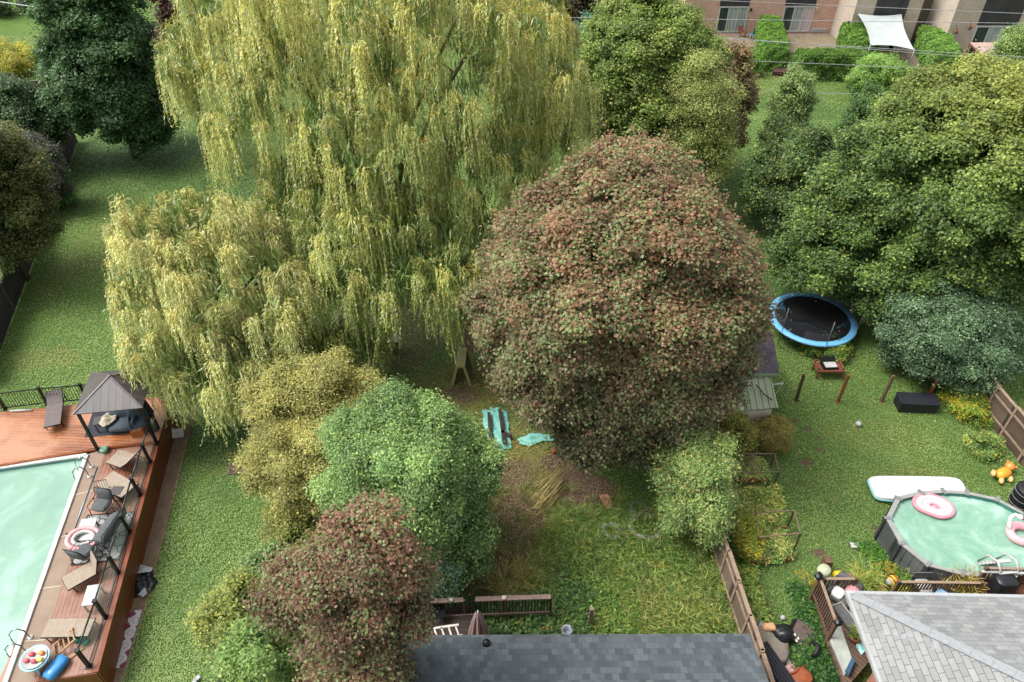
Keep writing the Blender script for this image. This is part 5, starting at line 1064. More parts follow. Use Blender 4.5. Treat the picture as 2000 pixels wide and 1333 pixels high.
b = MB(); b.add([(p.x, p.y, 1.12) for p in inn], [tuple(range(nR))[::-1]]); b.build('water', watermat('green_pool_water', '#7ba08c', '#6a9480', '#97b4a6', .6), op, world=True)
b = MB(); out_ = [Vector((pcn.x + (p.x - pcn.x) * 1.012, pcn.y + (p.y - pcn.y) * 1.016, 1.3)) for p in RP]
b.add([(p.x, p.y, 1.30) for p in inn] + [(p.x, p.y, 1.30) for p in out_] + [(p.x, p.y, 1.25) for p in inn] + [(p.x, p.y, 1.25) for p in out_],
      [f for i in range(nR) for f in [(i, (i + 1) % nR, nR + (i + 1) % nR, nR + i), (nR + i, nR + (i + 1) % nR, 3 * nR + (i + 1) % nR, 3 * nR + i), (2 * nR + i, 2 * nR + (i + 1) % nR, (i + 1) % nR, i)]])
b.build('rim', mat('pale_rim_paint', '#949490', '#84847f', .45, 3), op, world=True)
for i in range(nR):
    p = RP[i]; dv = (p - pcn).normalized(); b = MB(); b.box((inn[i].x * .5 + out_[i].x * .5, inn[i].y * .5 + out_[i].y * .5, 1.315), (.3, .13, .03), math.atan2(dv.y, dv.x)); b.build('rim_cap', mat('rim_cap_grey', '#7d7f80', '#6b6d6e', .5, 3), op, world=True)
    b = MB(); b.box((out_[i].x, out_[i].y, .64), (.05, .14, 1.26), math.atan2(dv.y, dv.x)); b.build('upright', mat('pool_upright', '#3c3e40', '#2f3133', .5, 3), op, world=True)
# floats
p = G(1826, 992, 1.2); 
def heart(k, n=40, s=1.0):
    a = 2 * math.pi * k / n; r = s * (1 - .12 * math.cos(a * 1 + .9) - .14 * math.exp(-((a - 4.2) / .5) ** 2)); return (math.cos(a) * r * .68, math.sin(a) * r * .5)
t = thing('pool_float', 'pink ringed heart shaped float drifting on the oval pool', 'pool float', p, -.25)
pk = [mat('rose_vinyl', '#dc8c98', '#cc7c88', .35, 2), mat('white_vinyl', '#e2dcdc', '#d0caca', .35, 2), mat('blush_vinyl', '#e0aab0', '#d09aa0', .35, 2)]
for i, s in enumerate((1.0, .82, .66, .5, .34, .18)):
    b = MB(); 
    if i < 5: b.tube([(*heart(k, 40, s), .03) for k in range(40)], .075, 8, closed=True)
    else: b.blob((0, 0, .03), (.14, .1, .06))
    b.build('ring', pk[(0, 1, 2, 1, 2, 0)[i]], t)
b = MB(); b.add([(*heart(k, 40, .95), -.01) for k in range(40)], [tuple(range(40))]); b.build('base_sheet', pk[1], t)
p = G(1995, 1045, 1.2); t = thing('flamingo_float', 'pale pink bird shaped swim ring on the right side of the oval pool', 'pool float', p, .2)
b = MB(); b.tube([(math.cos(a) * .42, math.sin(a) * .36, .06) for a in np.linspace(0, 2 * math.pi, 33)[:-1]], .15, 10, closed=True); b.build('ring', pk[2], t)
b = MB(); b.tube([(-.38, .18, .1), (-.44, .3, .35), (-.4, .42, .6), (-.3, .4, .75), (-.24, .3, .78)], .07, 8, .06); b.blob((-.22, .27, .77), (.1, .1, .08)); b.build('neck', pk[1], t)
b = MB(); b.tube([(-.17, .2, .77), (-.13, .13, .72), (-.14, .1, .66)], .045, 8, .02); b.build('beak', mat('dark_red_vinyl', '#7c3038', None, .4), t)
b = MB(); b.blob((.42, -.3, .1), (.16, .12, .1)); b.build('tail', pk[1], t)
# yellow inflatable toy, black ribbed roll
ym = mat('yellow_plastic_toy', '#dca23c', '#c88c2c', .45, 3); p = G(1955, 932); t = thing('inflatable_toy', 'yellow animal shaped inflatable lying on its side below the leaning fence', 'inflatable toy', p, .45)
b = MB(); b.blob((0, 0, .24), (.38, .24, .2), noise=.05); b.build('body', ym, t); b = MB(); b.blob((.5, .1, .28), (.2, .19, .19)); b.blob((.58, -.08, .4), (.06, .05, .06)); b.blob((.55, .28, .38), (.06, .05, .06)); b.build('head', mat('orange_plastic_toy', '#d8924a', '#c47c3a', .45, 3), t)
for x, y, z in ((-.34, -.2, .18), (-.42, .16, .3), (.1, -.3, .15)): b = MB(); b.blob((x, y, z), (.18, .1, .1), M=Matrix.Rotation(.6, 3, 'Z')); b.build('leg', mat('pale_orange_toy', '#dcb078', '#c89c64', .45, 3), t)
b = MB(); b.blob((.05, -.26, .08), (.12, .07, .06)); b.build('foot_pad', mat('green_plastic_toy', '#4f9a4c', None, .5), t)
p = G(1992, 985); t = thing('ribbed_roll', 'black ribbed corrugated roll standing at the right edge beyond the pool', 'roll', p); b = MB(); 
b.lathe([(0, .95)] + [(.42 + .035 * (k % 2), .95 - .045 * k) for k in range(21)] + [(0, .0)], n=28); b.build('drum', mat('black_rubber', '#222326', '#18191b', .6, 3), t)
b = MB(); 
for z in (.2, .5, .8): b.tube([(math.cos(a) * .475, math.sin(a) * .475, z) for a in np.linspace(0, 2 * math.pi, 25)[:-1]], .01, 5, closed=True)
b.build('pale_line', mat('pale_line', '#8c8c8a', None, .6), t)
p = G(1730, 1035, 0); b = MB(); b.blob((0, 0, .35), (.16, .35, .34), 3, noise=.06); b.build('black_sack', MATS['black_sheet'], loc=p, label='black sack leaning on the left end of the oval pool', category='sack')
b = MB(); b.box((0, 0, .0), (.32, .24, .03)); o = b.build('white_tray', white, loc=G(1670, 1065, .12), label='small white plastic tray on the grass left of the oval pool', category='tray', bevel=.01)
# ------------------------------------------------------------------ pale roofed house at the bottom right
CZ = 3.4; HC = G(1660, 1161, CZ); HF = G(2000, 1169, CZ); HL = G(1724, 1333, CZ)
e1 = (HF - HC).normalized(); e2 = (HL - HC).normalized()
def hip_fit():
    best = None
    for k in range(400):
        s = .1 + k * .002
        # along the hip the height grows with the distance from either eave
        for tt in (3., 4., 5., 6.):
            pass
        d = e1 + e2; up_ = s * math.sin(e1.angle(e2)) ; P = HC + d * 4 + Vector((0, 0, up_ * 4))
        v = P - Vector((0, 0, H)); X = v.x; Yv = v.y * math.cos(TH) - v.z * math.sin(TH); Z = v.y * math.sin(TH) + v.z * math.cos(TH)
        px, py = 1000 + FOC * X / Yv, 666.5 - FOC * Z / Yv
        err = abs((py - 1161) / (px - 1660) - (1325 - 1161) / (1997 - 1660))
        if best is None or err < best[0]: best = (err, up_)
    return best[1]
hup = hip_fit(); W2 = 5.0
hs_ = thing('house', 'brick house with a pale grey shingle hip roof at the bottom right', 'house', (HC.x + 4, HC.y - 4, 0))
A_ = HC; hipv = (e1 + e2) * W2 + Vector((0, 0, hup * W2)); PK = A_ + hipv
FR2 = A_ + e1 * 12; PKR = PK + e1 * 2; LB = A_ + e2 * 14; PKB = PK + e2 * 4
sg1 = shingles('pale_shingles_front', '#959694', '#7c7f7f', '#696c6b', -math.atan2(e1.y, e1.x), w=.32, row=.16, blot='#94989a')
sg2 = shingles('pale_shingles_side', '#939492', '#808280', '#565856', -math.atan2(e2.y, e2.x), w=.36, row=.17, blot='#919597', gap=.01)
b = MB(); b.quad([A_, FR2, FR2 + (e2 - e1) * W2 + Vector((0, 0, hup * W2)), PK]); b.build('roof_front', sg1, hs_, world=True, solid=.03)
b = MB(); b.quad([A_, PK, PKB + e2 * 5, LB]); b.build('roof_side', sg2, hs_, world=True, solid=.03)
b = MB(); Q1 = FR2 + (e2 - e1) * W2 + Vector((0, 0, hup * W2)); b.quad([PK, Q1, Q1 + e2 * 9 , PK + e2 * 9]); b.build('roof_top', sg1, hs_, world=True)
b = MB(); n_ = 14
for k in range(n_ + 8): p = A_.lerp(PK, (k + .2) / n_); q = A_.lerp(PK, (k + 1.3) / n_); b.bar(p + Vector((0, 0, .035)), q + Vector((0, 0, .05)), .3, .02) if k < n_ else None
b.build('hip_cap', mat('hip_shingle', '#8c9092', '#7c8082', .85, 8), hs_, world=True)
gutter = mat('white_gutter', '#a2a5a5', '#929595', .45, 2)
b = MB(); nf_ = Vector((-e1.y, e1.x, 0)); 
if nf_.y < 0: nf_ = -nf_
b.bar(A_ - e1 * .1 + nf_ * .06 - Vector((0, 0, .05)), FR2 + nf_ * .06 - Vector((0, 0, .05)), .12, .11); b.build('gutter', gutter, hs_, world=True)
ns_ = Vector((-e2.y, e2.x, 0)); 
if ns_.x > 0: ns_ = -ns_
b = MB(); b.bar(A_ - e2 * .1 + ns_ * .05 - Vector((0, 0, .07)), LB + ns_ * .05 - Vector((0, 0, .07)), .1, .14); b.build('gutter', gutter, hs_, world=True)
b = MB(); b.bar(A_ + ns_ * .005 - Vector((0, 0, .01)) + e2 * .1 - ns_ * .06, LB - ns_ * .055, .05, .03); b.build('gutter_shadow_strip', mat('gutter_shade_dark', '#3a3632', '#26231f', .9, 6), hs_, world=True)  # dark strip added to stand for the shadow line along the gutter
WS = G(1678, 1290, CZ - .35); sE = (WS - A_).dot(e2)
b = MB(); so = A_ + e2 * sE - ns_ * .0; b.prism([(p.x, p.y) for p in (so + ns_ * -.02, so - ns_ * .62, LB - ns_ * .62, LB - ns_ * .02)], CZ - .2, CZ - .17); b.build('soffit', gutter, hs_, world=True)
bk = bricks('orange_brick', '#a3583c', '#8c4a34', '#b8a89a')
w0 = so + ns_ * -.35; w1 = LB - ns_ * .35; w2 = LB - ns_ * 6; w3 = so - ns_ * 6 ; b = MB(); b.prism([(p.x, p.y) for p in (w0, w1, w2, w3)], 0, CZ - .2); b.build('wall', bk, hs_, world=True)
b = MB(); fw = A_ + e1 * 1.6 + e2 * .5; b.prism([(p.x, p.y) for p in (fw, FR2 + e2 * .5, FR2 + e2 * 4, fw + e2 * 4)], 0, CZ - .2); b.build('wall', bk, hs_, world=True)
# its deck
DZ = .6
deckw = boards('brown_deck', '#6f5848', '#5a4638', '#2c221b', .9, .14, 3, .7); floor_pts = [(1590, 1157), (1700, 1140), (1930, 1150), (2080, 1150), (2080, 1210), (1720, 1210), (1700, 1260), (1640, 1333), (1615, 1254)]
dt = thing('wooden_deck', 'brown deck wrapping the corner of the pale roofed house', 'deck', (G(1600, 1160).x, G(1600, 1160).y, 0))
FP = [G(x, y, DZ) for x, y in [(1590, 1158), (1665, 1158), (1735, 1230), (1700, 1290), (1652, 1345), (1617, 1254)]]
b = MB(); b.prism([(p.x, p.y) for p in FP], DZ - .15, DZ); b.build('side_platform', deckw, dt, world=True)
FP2 = [G(x, y, DZ) for x, y in [(1752, 1166), (1920, 1166), (2100, 1160), (2100, 1230), (1745, 1230)]]
b = MB(); b.prism([(p.x, p.y) for p in FP2], DZ - .15, DZ); b.build('front_platform', deckw, dt, world=True)
FP3 = [G(x, y, 1.0) for x, y in [(1915, 1140), (2100, 1128), (2100, 1160), (1925, 1165)]]
b = MB(); b.prism([(p.x, p.y) for p in FP3], .85, 1.0); b.build('pool_platform', boards('reddish_deck', '#84523c', '#6c4230', '#2c1c15', 1.2, .14, 3, .6), dt, world=True)
browntim = mat('brown_timber', '#6c5442', '#523f31', .85, 6)
def timber_rail(name, label, a, c, z0, z1, n, lean=None, m=browntim, cap=.09, parent=None):
    a0, c0 = Vector((a.x, a.y, z0)), Vector((c.x, c.y, z0)); a1, c1 = Vector((a.x, a.y, z1)), Vector((c.x, c.y, z1)); t = thing(name, label, 'railing', (a.x, a.y, 0))
    b = MB(); b.bar(a1, c1, cap, .04); b.build('top_rail', capwood, t, world=True); b = MB(); b.bar(a0 + Vector((0, 0, .08)), c0 + Vector((0, 0, .08)), .05, .09); b.build('bottom_rail', m, t, world=True)
    b = MB(); 
    for k in range(1, n): u = k / n; b.bar(a0.lerp(c0, u) + Vector((0, 0, .12)), a1.lerp(c1, u) - Vector((0, 0, .02)), .04)
    b.build('balusters', m, t, world=True)
    for p, q in ((a0, a1), (c0, c1)): b = MB(); b.bar(Vector((p.x, p.y, 0)), q + Vector((0, 0, .06)), .1, .1); b.build('post', m, t, world=True)
    return t
timber_rail('deck_railing', 'brown slatted railing on the left side of the wrapping deck', G(1602, 1130, 1.6), G(1634, 1218, 1.6), DZ, 1.6, 14)
timber_rail('deck_railing', 'short brown railing beside the two lantern posts, facing the lawn', G(1609, 1131, 1.6), G(1672, 1131, 1.6), DZ, 1.6, 9)
timber_rail('deck_railing', 'long brown railing below the oval pool with the striped ball at its end', G(1756, 1137, 1.6), G(1918, 1139, 1.6), DZ, 1.6, 26)
timber_rail('deck_railing', 'short railing joining the deck and the pool ladder', G(1928, 1110, 1.9), G(2035, 1112, 1.9), 1.0, 1.9, 16)
b = MB(); b.bar(G(1918, 1117, 1.75), G(2040, 1122, 1.75), .09, .07); b.build('white_rail', white, loc=G(1960, 1119, 1.7), label='white horizontal bar across the pool ladder', category='bar')
p = G(1952, 1112, 1.5); t = thing('pool_ladder', 'white plastic ladder reaching over the near rim of the oval pool', 'ladder', p, .1)
for s in (-.32, .32):
    b = MB(); b.tube([(s, -.35, -.2), (s, -.3, .4), (s, -.05, .55), (s, .35, .35), (s, .55, -.3)], .04, 8); b.build('handle', white, t)
for k in range(5): b = MB(); b.box((0, .1 + .09 * k, .32 - .16 * k), (.62, .12, .04)); b.build('step', white, t)
for k in range(5): b = MB(); b.box((0, -.32 - .06 * k, .3 - .16 * k), (.62, .1, .04)); b.build('step', white, t)
for x, y, lb in ((1598, 1128, 'dark lantern post at the left corner of the wrapping deck'), (1636, 1218, 'dark lantern post at the near end of the slatted deck railing')):
    p = G(x, y, 1.66); t = thing('post_lantern', lb, 'lantern', p, .3, 'dark lanterns on the deck posts'); b = MB(); b.box((0, 0, .02), (.2, .2, .04)); b.box((0, 0, .2), (.19, .19, .03), taper=.6)
    for sx in (-1, 1):
        for sy in (-1, 1): b.box((sx * .07, sy * .07, .11), (.02, .02, .16))
    b.build('cage', black, t); b = MB(); b.box((0, 0, .11), (.11, .11, .14)); b.build('glass_pane', glass('lantern_glass', .4), t)
# things on and near that deck
p = G(1642, 1170, DZ); t = thing('cushioned_chair', 'wide grey chair with pink and white cushions in the deck corner', 'chair', p, -.75)
g2 = mat('grey_wicker', '#5c5c5c', '#484848', .85, 10)
b = MB(); b.blob((0, 0, .26), (.42, .4, .16), 5); b.build('seat', g2, t); b = MB(); b.blob((-.0, .4, .5), (.45, .1, .3), 5); b.build('backrest', g2, t)
for s in (-.42, .42): b = MB(); b.blob((s, 0, .42), (.08, .4, .2), 5); b.build('armrest', g2, t)
for (x, y, z, c, nm) in ((.18, .16, .52, '#d28f94', 'pink'), (-.15, -.2, .47, '#d4d2ce', 'white')): b = MB(); b.blob((x, y, z), (.2, .2, .08), 4, M=Matrix.Rotation(.5, 3, 'X')); b.build('cushion', mat(nm + '_cushion', c, None, .85, 6), t)
p = G(1648, 1222, DZ); t = thing('wicker_bench', 'narrow grey table with a pale rim beside the slatted railing', 'table', p, .32)
b = MB(); b.box((0, 0, .4), (.34, 1.1, .05)); b.build('tabletop', g2, t); b = MB(); b.box((.185, 0, .42), (.03, 1.1, .08)); b.box((0, .56, .42), (.38, .03, .08)); b.build('rim', mat('pale_rim', '#a39a90', None, .7), t)
for x in (-.14, .14):
    for y in (-.5, .5): b = MB(); b.box((x, y, .187), (.04, .04, .374)); b.build('leg', g2, t)
tm = NT('scallop_mat'); v = tm.coord(); vo = tm.n('ShaderNodeTexVoronoi'); vo.inputs['Scale'].default_value = 3.2; vo.inputs['Randomness'].default_value = .25; tm.l(v, vo.inputs['Vector']); tm.base(tm.ramp(vo.outputs['Distance'], [(.36, '#6fb4b0'), (.46, '#a9cfc8')])); tm.rough(.7)
slab('patterned_mat', 'long turquoise mat with pale leaf pattern along the white fascia', 'mat', [(1654, 1180), (1668, 1183), (1694, 1268), (1682, 1280), (1673, 1265)], DZ + .01, .04, tm.m)
slab('folded_mattress', 'pale grey green folded mattress lying on the near end of the deck', 'mattress', [(1630, 1227), (1640, 1222), (1664, 1292), (1648, 1322), (1640, 1300), (1620, 1252)], DZ + .012, .07, mat('pale_board', '#a8aca4', '#8a9088', .7, 3))
slab('blue_cushion', 'dark blue cushion on the near end of the folded mattress', 'cushion', [(1650, 1312), (1661, 1290), (1668, 1293), (1656, 1322)], DZ + .09, .16, mat('denim_blue', '#3a5a74', '#2d485e', .85, 6))
def deck_plant(px, py, z, label, seed, r=.35, h=1.2, cols=('#7c8c3c', '#a39a48', '#5d7a34'), cat='plant', pot=True, name='potted_grass'):
    p = G(px, py, z); rg = np.random.default_rng(seed); t = thing(name, label, cat, p)
    a = rg.normal(size=(14, 2)) * r * .35; q, c = tufts(rg, a, 14, (.5 * h, .9 * h), (.02, .04), .08, .6, cols); q[..., 2] += .25; mesh_np('leaves', q, 4, c * 1.1, LM, t)
    b = MB(); b.lathe([(0, 0), (.16, 0), (.21, .3), (.18, .3), (.17, .05), (0, .26)], n=16); b.build('pot', mat('terracotta', '#8a5a44', '#6f4735', .85, 5), t); return t
deck_plant(1675, 1165, .3, 'tall feathery grass in the gap between chair and path at the deck', 91, .5, 1.0)
deck_plant(1690, 1150, .1, 'yellowish ornamental grass beside the brick steps', 92, .5, .9, ('#8f9440', '#a89c48', '#6c8038'))
deck_plant(1668, 1250, DZ, 'arching green fern between the turquoise mat and the folded mattress', 93, .2, .5, ('#5d7a34', '#8c8c40', '#46682c'))
deck_plant(1752, 1168, .3, 'bright lime plant at the end of the long railing', 94, .3, .35, ('#a3b43c', '#8ca838', '#c0b848'))
deck_plant(1868, 1162, DZ, 'golden grass plant behind the roof eave between the blue cushion and the covered grill', 95, .5, .8, ('#93843c', '#7c7c34', '#a89448'))
deck_plant(1893, 1158, DZ, 'dry brown plant next to the covered grill', 96, .3, .7, ('#8a7048', '#7a6a40', '#93824c'))
p = G(1794, 1160, DZ); t = thing('deck_chair', 'grey metal chair with a white cushion at the roof eave', 'chair', p, 0)
b = MB(); b.blob((0, 0, .48), (.27, .26, .09), 5); b.build('seat_cushion', white, t); b = MB(); b.box((0, .28, .65), (.6, .04, .45)); b.build('backrest', g2, t)
for s in (-.3, .3): b = MB(); b.tube([(s, -.25, 0), (s, -.25, .6), (s, .28, .6)], .02, 6); b.build('armrest', black, t)
b = MB(); b.box((0, 0, .36), (.58, .5, .05)); b.build('seat_frame', black, t)
for sx in (-.27, .27): b = MB(); b.box((sx, .24, .17), (.04, .04, .34)); b.build('leg', black, t)
slab('blue_cushion', 'pale blue triangular cushion propped at the roof eave', 'cushion', [(1832, 1150), (1856, 1166), (1822, 1164)], DZ + .5, .1, mat('sky_cushion', '#8fb4cc', '#7aa0ba', .8, 4))
side_table(1840, 1166, DZ, 'dark low table carrying the pale blue cushion', MATS['dark_table'], (.7, .5, .47))
p = G(1939, 1168, DZ); t = thing('covered_grill', 'barbecue under a black cover on the deck beside the pool ladder', 'grill', p, .05)
b = MB(); b.grid(lambda u, v: ((.36 + .04 * v) * (abs(math.cos(2 * math.pi * u)) ** .4) * math.copysign(1, math.cos(2 * math.pi * u)) * (1 + .03 * math.sin(14 * math.pi * u)), (.28 + .03 * v) * (abs(math.sin(2 * math.pi * u)) ** .4) * math.copysign(1, math.sin(2 * math.pi * u)), 1.12 - 1.08 * v), 40, 6); b.build('cover', MATS['black_sheet'], t)
b = MB(); b.blob((0, 0, 1.1), (.37, .29, .1), 3, noise=.05); b.build('lid', MATS['black_sheet'], t)
b = MB(); b.lathe([(0, .3), (.2, .3), (.24, .15), (.2, 0), (0, 0)], n=16); b.build('planter', mat('ivory_planter', '#b8bfa0', '#9aa384', .7, 4), loc=G(1607, 1120, .8), label='pale round planter behind the first lantern post', category='planter')
p = G(1607, 1117, 0); b = MB(); b.box((0, 0, .4), (.3, .3, .78), taper=.9); b.build('plinth', browntim, loc=(p.x, p.y, 0), label='short wooden plinth under the pale round planter', category='plinth')
b = MB(); b.blob((0, 0, .15), (.2, .16, .14), 2.5, noise=.08); b.build('yellow_pot', mat('yellow_pot', '#d6c02e', '#b8a224', .5, 4), loc=G(1635, 1128, .2), label='small yellow flower pot behind the short railing', category='pot')
p = G(1741, 1140, .55); t = thing('striped_ball', 'yellow and black striped round ornament at the end of the long railing', 'ornament', p, .4)
b = MB(); b.blob((0, 0, .2), (.22, .2, .2)); b.build('body', ym, t); b = MB()
for s in (-.1, .03, .14): r = math.sqrt(max(.01, 1 - (s / .22) ** 2)) * .205; b.tube([(s, math.cos(a) * r, .2 + math.sin(a) * r) for a in np.linspace(0, 2 * math.pi, 21)[:-1]], .018, 6, closed=True)
b.build('stripe', black, t); b = MB(); b.blob((-.2, 0, .22), (.1, .12, .12)); b.build('face', white, t)
b = MB(); b.box((0, 0, -.25), (.12, .12, .5)); b.build('stand', browntim, t)
brp = bricks('path_brick', '#96705c', '#84604e', '#5d4a40')
for k, pts in enumerate([[(1648, 1122), (1692, 1121), (1700, 1133), (1652, 1134)], [(1692, 1133), (1712, 1136), (1726, 1152), (1700, 1152)], [(1700, 1152), (1727, 1151), (1734, 1164), (1708, 1166)]]):
    slab('brick_step', ['wide brick paving patch nearest the lawn behind the deck', 'narrow brick step between the two deck railings', 'brick step partly under the roof eave'][k], 'step', pts, .03 + .0 * k, .07 + .05 * k, mat('worn_brick', '#96705c', '#7a5a4a', .9, 8))
# belongings along the fence
darkblue = mat('navy_cloth', '#262c48', '#1c2136', .85, 8)
hp = crumple('clothes_pile', 'heap of navy, white and purple clothes at the fence top of the belongings', 'clothes', [(1476, 1226), (1478, 1210), (1490, 1212), (1502, 1228), (1500, 1236), (1484, 1236)], .05, .4, darkblue, 31)
crumple('white_garment', '', '', [(1480, 1226), (1484, 1210), (1492, 1222), (1500, 1228), (1492, 1234)], .25, .25, MATS['white_sheet'], 32, parent=hp)
crumple('purple_garment', '', '', [(1474, 1216), (1481, 1214), (1481, 1224), (1476, 1225)], .22, .2, mat('purple_cloth', '#6a58a0', None, .85), 33, parent=hp)
p = G(1495, 1240); b = MB(); b.blob((0, 0, .2), (.25, .14, .12), 3, noise=.1); b.build('peach_cushion', mat('peach_cloth', '#d8a880', '#c49670', .85, 5), loc=(p.x, p.y, .3), label='peach coloured cushion below the pile of clothes', category='cushion')
tpm = mat('taupe_cushion', '#8f877a', '#777064', .9, 6)
for (x, y, rz, sx, sy, lb, tl) in ((1493, 1254, .3, .42, .5, 'large taupe cushion leaning on the fence, under the peach cushion', .25), (1512, 1271, -.35, .4, .48, 'large taupe cushion lying nearer the black deck box', -.1)):
    b = MB(); b.blob((0, 0, .18), (sx, sy, .13), 6); o = b.build('seat_pad', tpm, loc=G(x, y, .1), label=lb, category='cushion', group='taupe seat pads'); o.rotation_euler = (tl, .1, rz)
p = G(1525, 1248, 0); t = thing('rubbish_bag', 'full black rubbish bag beside the taupe cushions', 'bag', p, .2); b = MB(); b.blob((0, 0, .3), (.36, .32, .3), 2.4, 20, noise=.09, seed=3); b.build('sack', MATS['black_sheet'], t); b = MB(); b.blob((-.28, .2, .42), (.16, .14, .14), 2.2, noise=.12, seed=5); b.build('tied_neck', MATS['black_sheet'], t)
p = G(1560, 1243, 0); t = thing('overturned_table', 'brown square table top with black legs, tipped on the grass', 'table', p, .95); t.rotation_euler = (.25, -.2, .95)
b = MB(); b.box((0, 0, .32), (.72, .72, .05)); b.build('tabletop', mat('mauve_brown', '#64544f', '#524440', .7, 5), t)
for x in (-.3, .3):
    for y in (-.3, .3): b = MB(); b.box((x, y, .15), (.05, .05, .29)); b.build('leg', black, t)
b = MB(); b.box((.0, .38, .2), (.7, .06, .3)); b.build('apron', black, t)
for i, (x, y, lb) in enumerate(((1553, 1240, 'white litter scrap on the tipped brown table nearest the pink cup'), (1559, 1247, 'white litter scrap in the middle of the tipped brown table'), (1556, 1252, 'white litter scrap at the lower corner of the tipped brown table'))): b = MB(); b.blob((0, 0, 0), (.04, .06, .02)); b.build('litter_scrap', white, loc=G(x, y, .42), label=lb, category='litter', group='white scraps on the tipped table')
b = MB(); b.blob((0, 0, 0), (.12, .11, .09), noise=.15); b.build('pink_cup', mat('coral_plastic', '#d0605c', '#b84c4a', .5, 5), loc=G(1544, 1229, .15), label='coral pink and white cup left of the tipped table', category='cup')
b = MB(); b.blob((0, 0, 0), (.09, .09, .1), noise=.05); b.build('white_pot', white, loc=G(1529, 1207, .1), label='small white pot standing alone in the grass by the fence', category='pot')
p = G(1584, 1270, .25); b = MB(); b.tube([(math.cos(a) * .24, 0, math.sin(a) * .3) for a in np.linspace(0, 2 * math.pi, 29)[:-1]], .07, 8, closed=True); o = b.build('tyre', MATS['black_rubber'], loc=p, label='black tyre leaning in the ground cover by the deck', category='tyre'); o.rotation_euler = (.5, 0, 1.3)
for (ol, z, h, m_, lb, sd) in (([(1527, 1275), (1537, 1266), (1543, 1275), (1537, 1286), (1528, 1284)], .05, .2, mat('clear_plastic', '#a8aeac', '#868e8c', .4, 5), 'grey translucent plastic bag below the black rubbish bag', 41), ([(1534, 1296), (1540, 1286), (1545, 1295), (1541, 1301)], .05, .15, MATS['white_sheet'], 'small crumpled white bag above the pink cloth', 42),
                              ([(1526, 1306), (1540, 1296), (1560, 1302), (1558, 1318), (1540, 1326), (1530, 1322)], .05, .3, mat('pale_pink_cloth', '#cfa8a4', '#b88e8c', .85, 5), 'pale pink cloth heap near the bottom of the fence', 43)): crumple('plastic_bag' if sd < 43 else 'pink_cloth', lb, 'bag' if sd < 43 else 'cloth', ol, z, h, m_, sd)
p = G(1508, 1315, 0); t = thing('deck_box', 'long black ribbed box standing against the fence', 'box', p, math.pi / 2 + .38); b = MB(); b.box((0, 0, .25), (1.5, .48, .5)); b.build('body', MATS['black_box'], t); b = MB()
for k in range(5): b.box((0, -.2 + .1 * k, .53), (1.55, .06, .05))
b.box((0, 0, .51), (1.55, .52, .02)); b.build('lid', MATS['black_lid'], t)
p = G(1548, 1322, 0); t = thing('wooden_stool', 'orange brown wooden chair lying at the bottom edge', 'chair', p, .7); ow = mat('orange_brown_wood', '#9a5432', '#7a4026', .6, 5)
b = MB(); b.blob((0, -.25, .35), (.34, .3, .07), 3); b.build('seat', ow, t); b = MB(); b.tube([(-.5, .2, .3), (-.1, .0, .45), (.5, -.1, .3)], .04, 6); b.build('backrest', ow, t)
for x in (-.25, .25): b = MB(); b.tube([(x, -.3, .32), (x * 1.4, -.5, 0)], .03, 6); b.build('leg', ow, t)

# ------------------------------------------------------------------ dark roofed house in the middle, its railing and deck
RZ = 3.5; RA, RB = G(769, 1243, RZ), G(1462, 1240, RZ); uR = (RB - RA).normalized(); nR_ = Vector((uR.y, -uR.x, 0))
if nR_.y > 0: nR_ = -nR_
hd_ = thing('house', 'house with a dark grey shingle roof at the bottom middle', 'house', ((RA.x + RB.x) / 2, RA.y - 3, 0))
sl = .32; Wd = 4.5; T1, T2 = RA + nR_ * Wd + Vector((0, 0, sl * Wd)), RB + nR_ * Wd + Vector((0, 0, sl * Wd))
b = MB(); b.quad([RA, RB, T2, T1]); b.build('roof', shingles('slate_shingles', '#5a6165', '#3e4549', '#363c40', -math.atan2(uR.y, uR.x), w=.2, row=.21, gap=.004), hd_, world=True, solid=.04)
b = MB(); b.quad([T1, T2, RB + nR_ * Wd * 2, RA + nR_ * Wd * 2]); b.build('roof', MATS['slate_shingles'], hd_, world=True, solid=.04)
b = MB(); b.bar(RA - nR_ * .02 - Vector((0, 0, .09)), RB - nR_ * .02 - Vector((0, 0, .09)), .05, .12); b.bar(RA - uR * .03 - Vector((0, 0, .1)), T1 - uR * .03 - Vector((0, 0, .1)), .05, .14); b.bar(RB + uR * .03 - Vector((0, 0, .1)), T2 + uR * .03 - Vector((0, 0, .1)), .05, .14); b.build('fascia', mat('grey_fascia', '#6c6f70', '#585b5c', .6, 3), hd_, world=True)
b = MB(); b.prism([(p.x, p.y) for p in (RA + uR * .4 + nR_ * .5, RB - uR * .4 + nR_ * .5, RB - uR * .4 + nR_ * (2 * Wd - .5), RA + uR * .4 + nR_ * (2 * Wd - .5))], 0, RZ - .1); b.build('wall', bk, hd_, world=True)
p = G(950, 1259, RZ + .12); b = MB(); b.blob((p.x, p.y, p.z + .08), (.12, .12, .12)); b.tube([(p.x, p.y, p.z - .1), (p.x, p.y, p.z + .1)], .08, 10); b.build('roof_vent', black, hd_, world=True)
p = G(775, 1305, RZ + .35); b = MB(); b.blob((p.x, p.y, p.z), (.09, .16, .06), M=Matrix.Rotation(.5, 3, 'Z')); b.build('roof_vent', black, hd_, world=True)
b = MB(); b.tube([G(765, 1300, 3.6), G(768, 1310, 3.4), G(762, 1325, 3.0), G(758, 1340, 2.4)], .05, 8); b.build('downpipe', white, hd_, world=True)
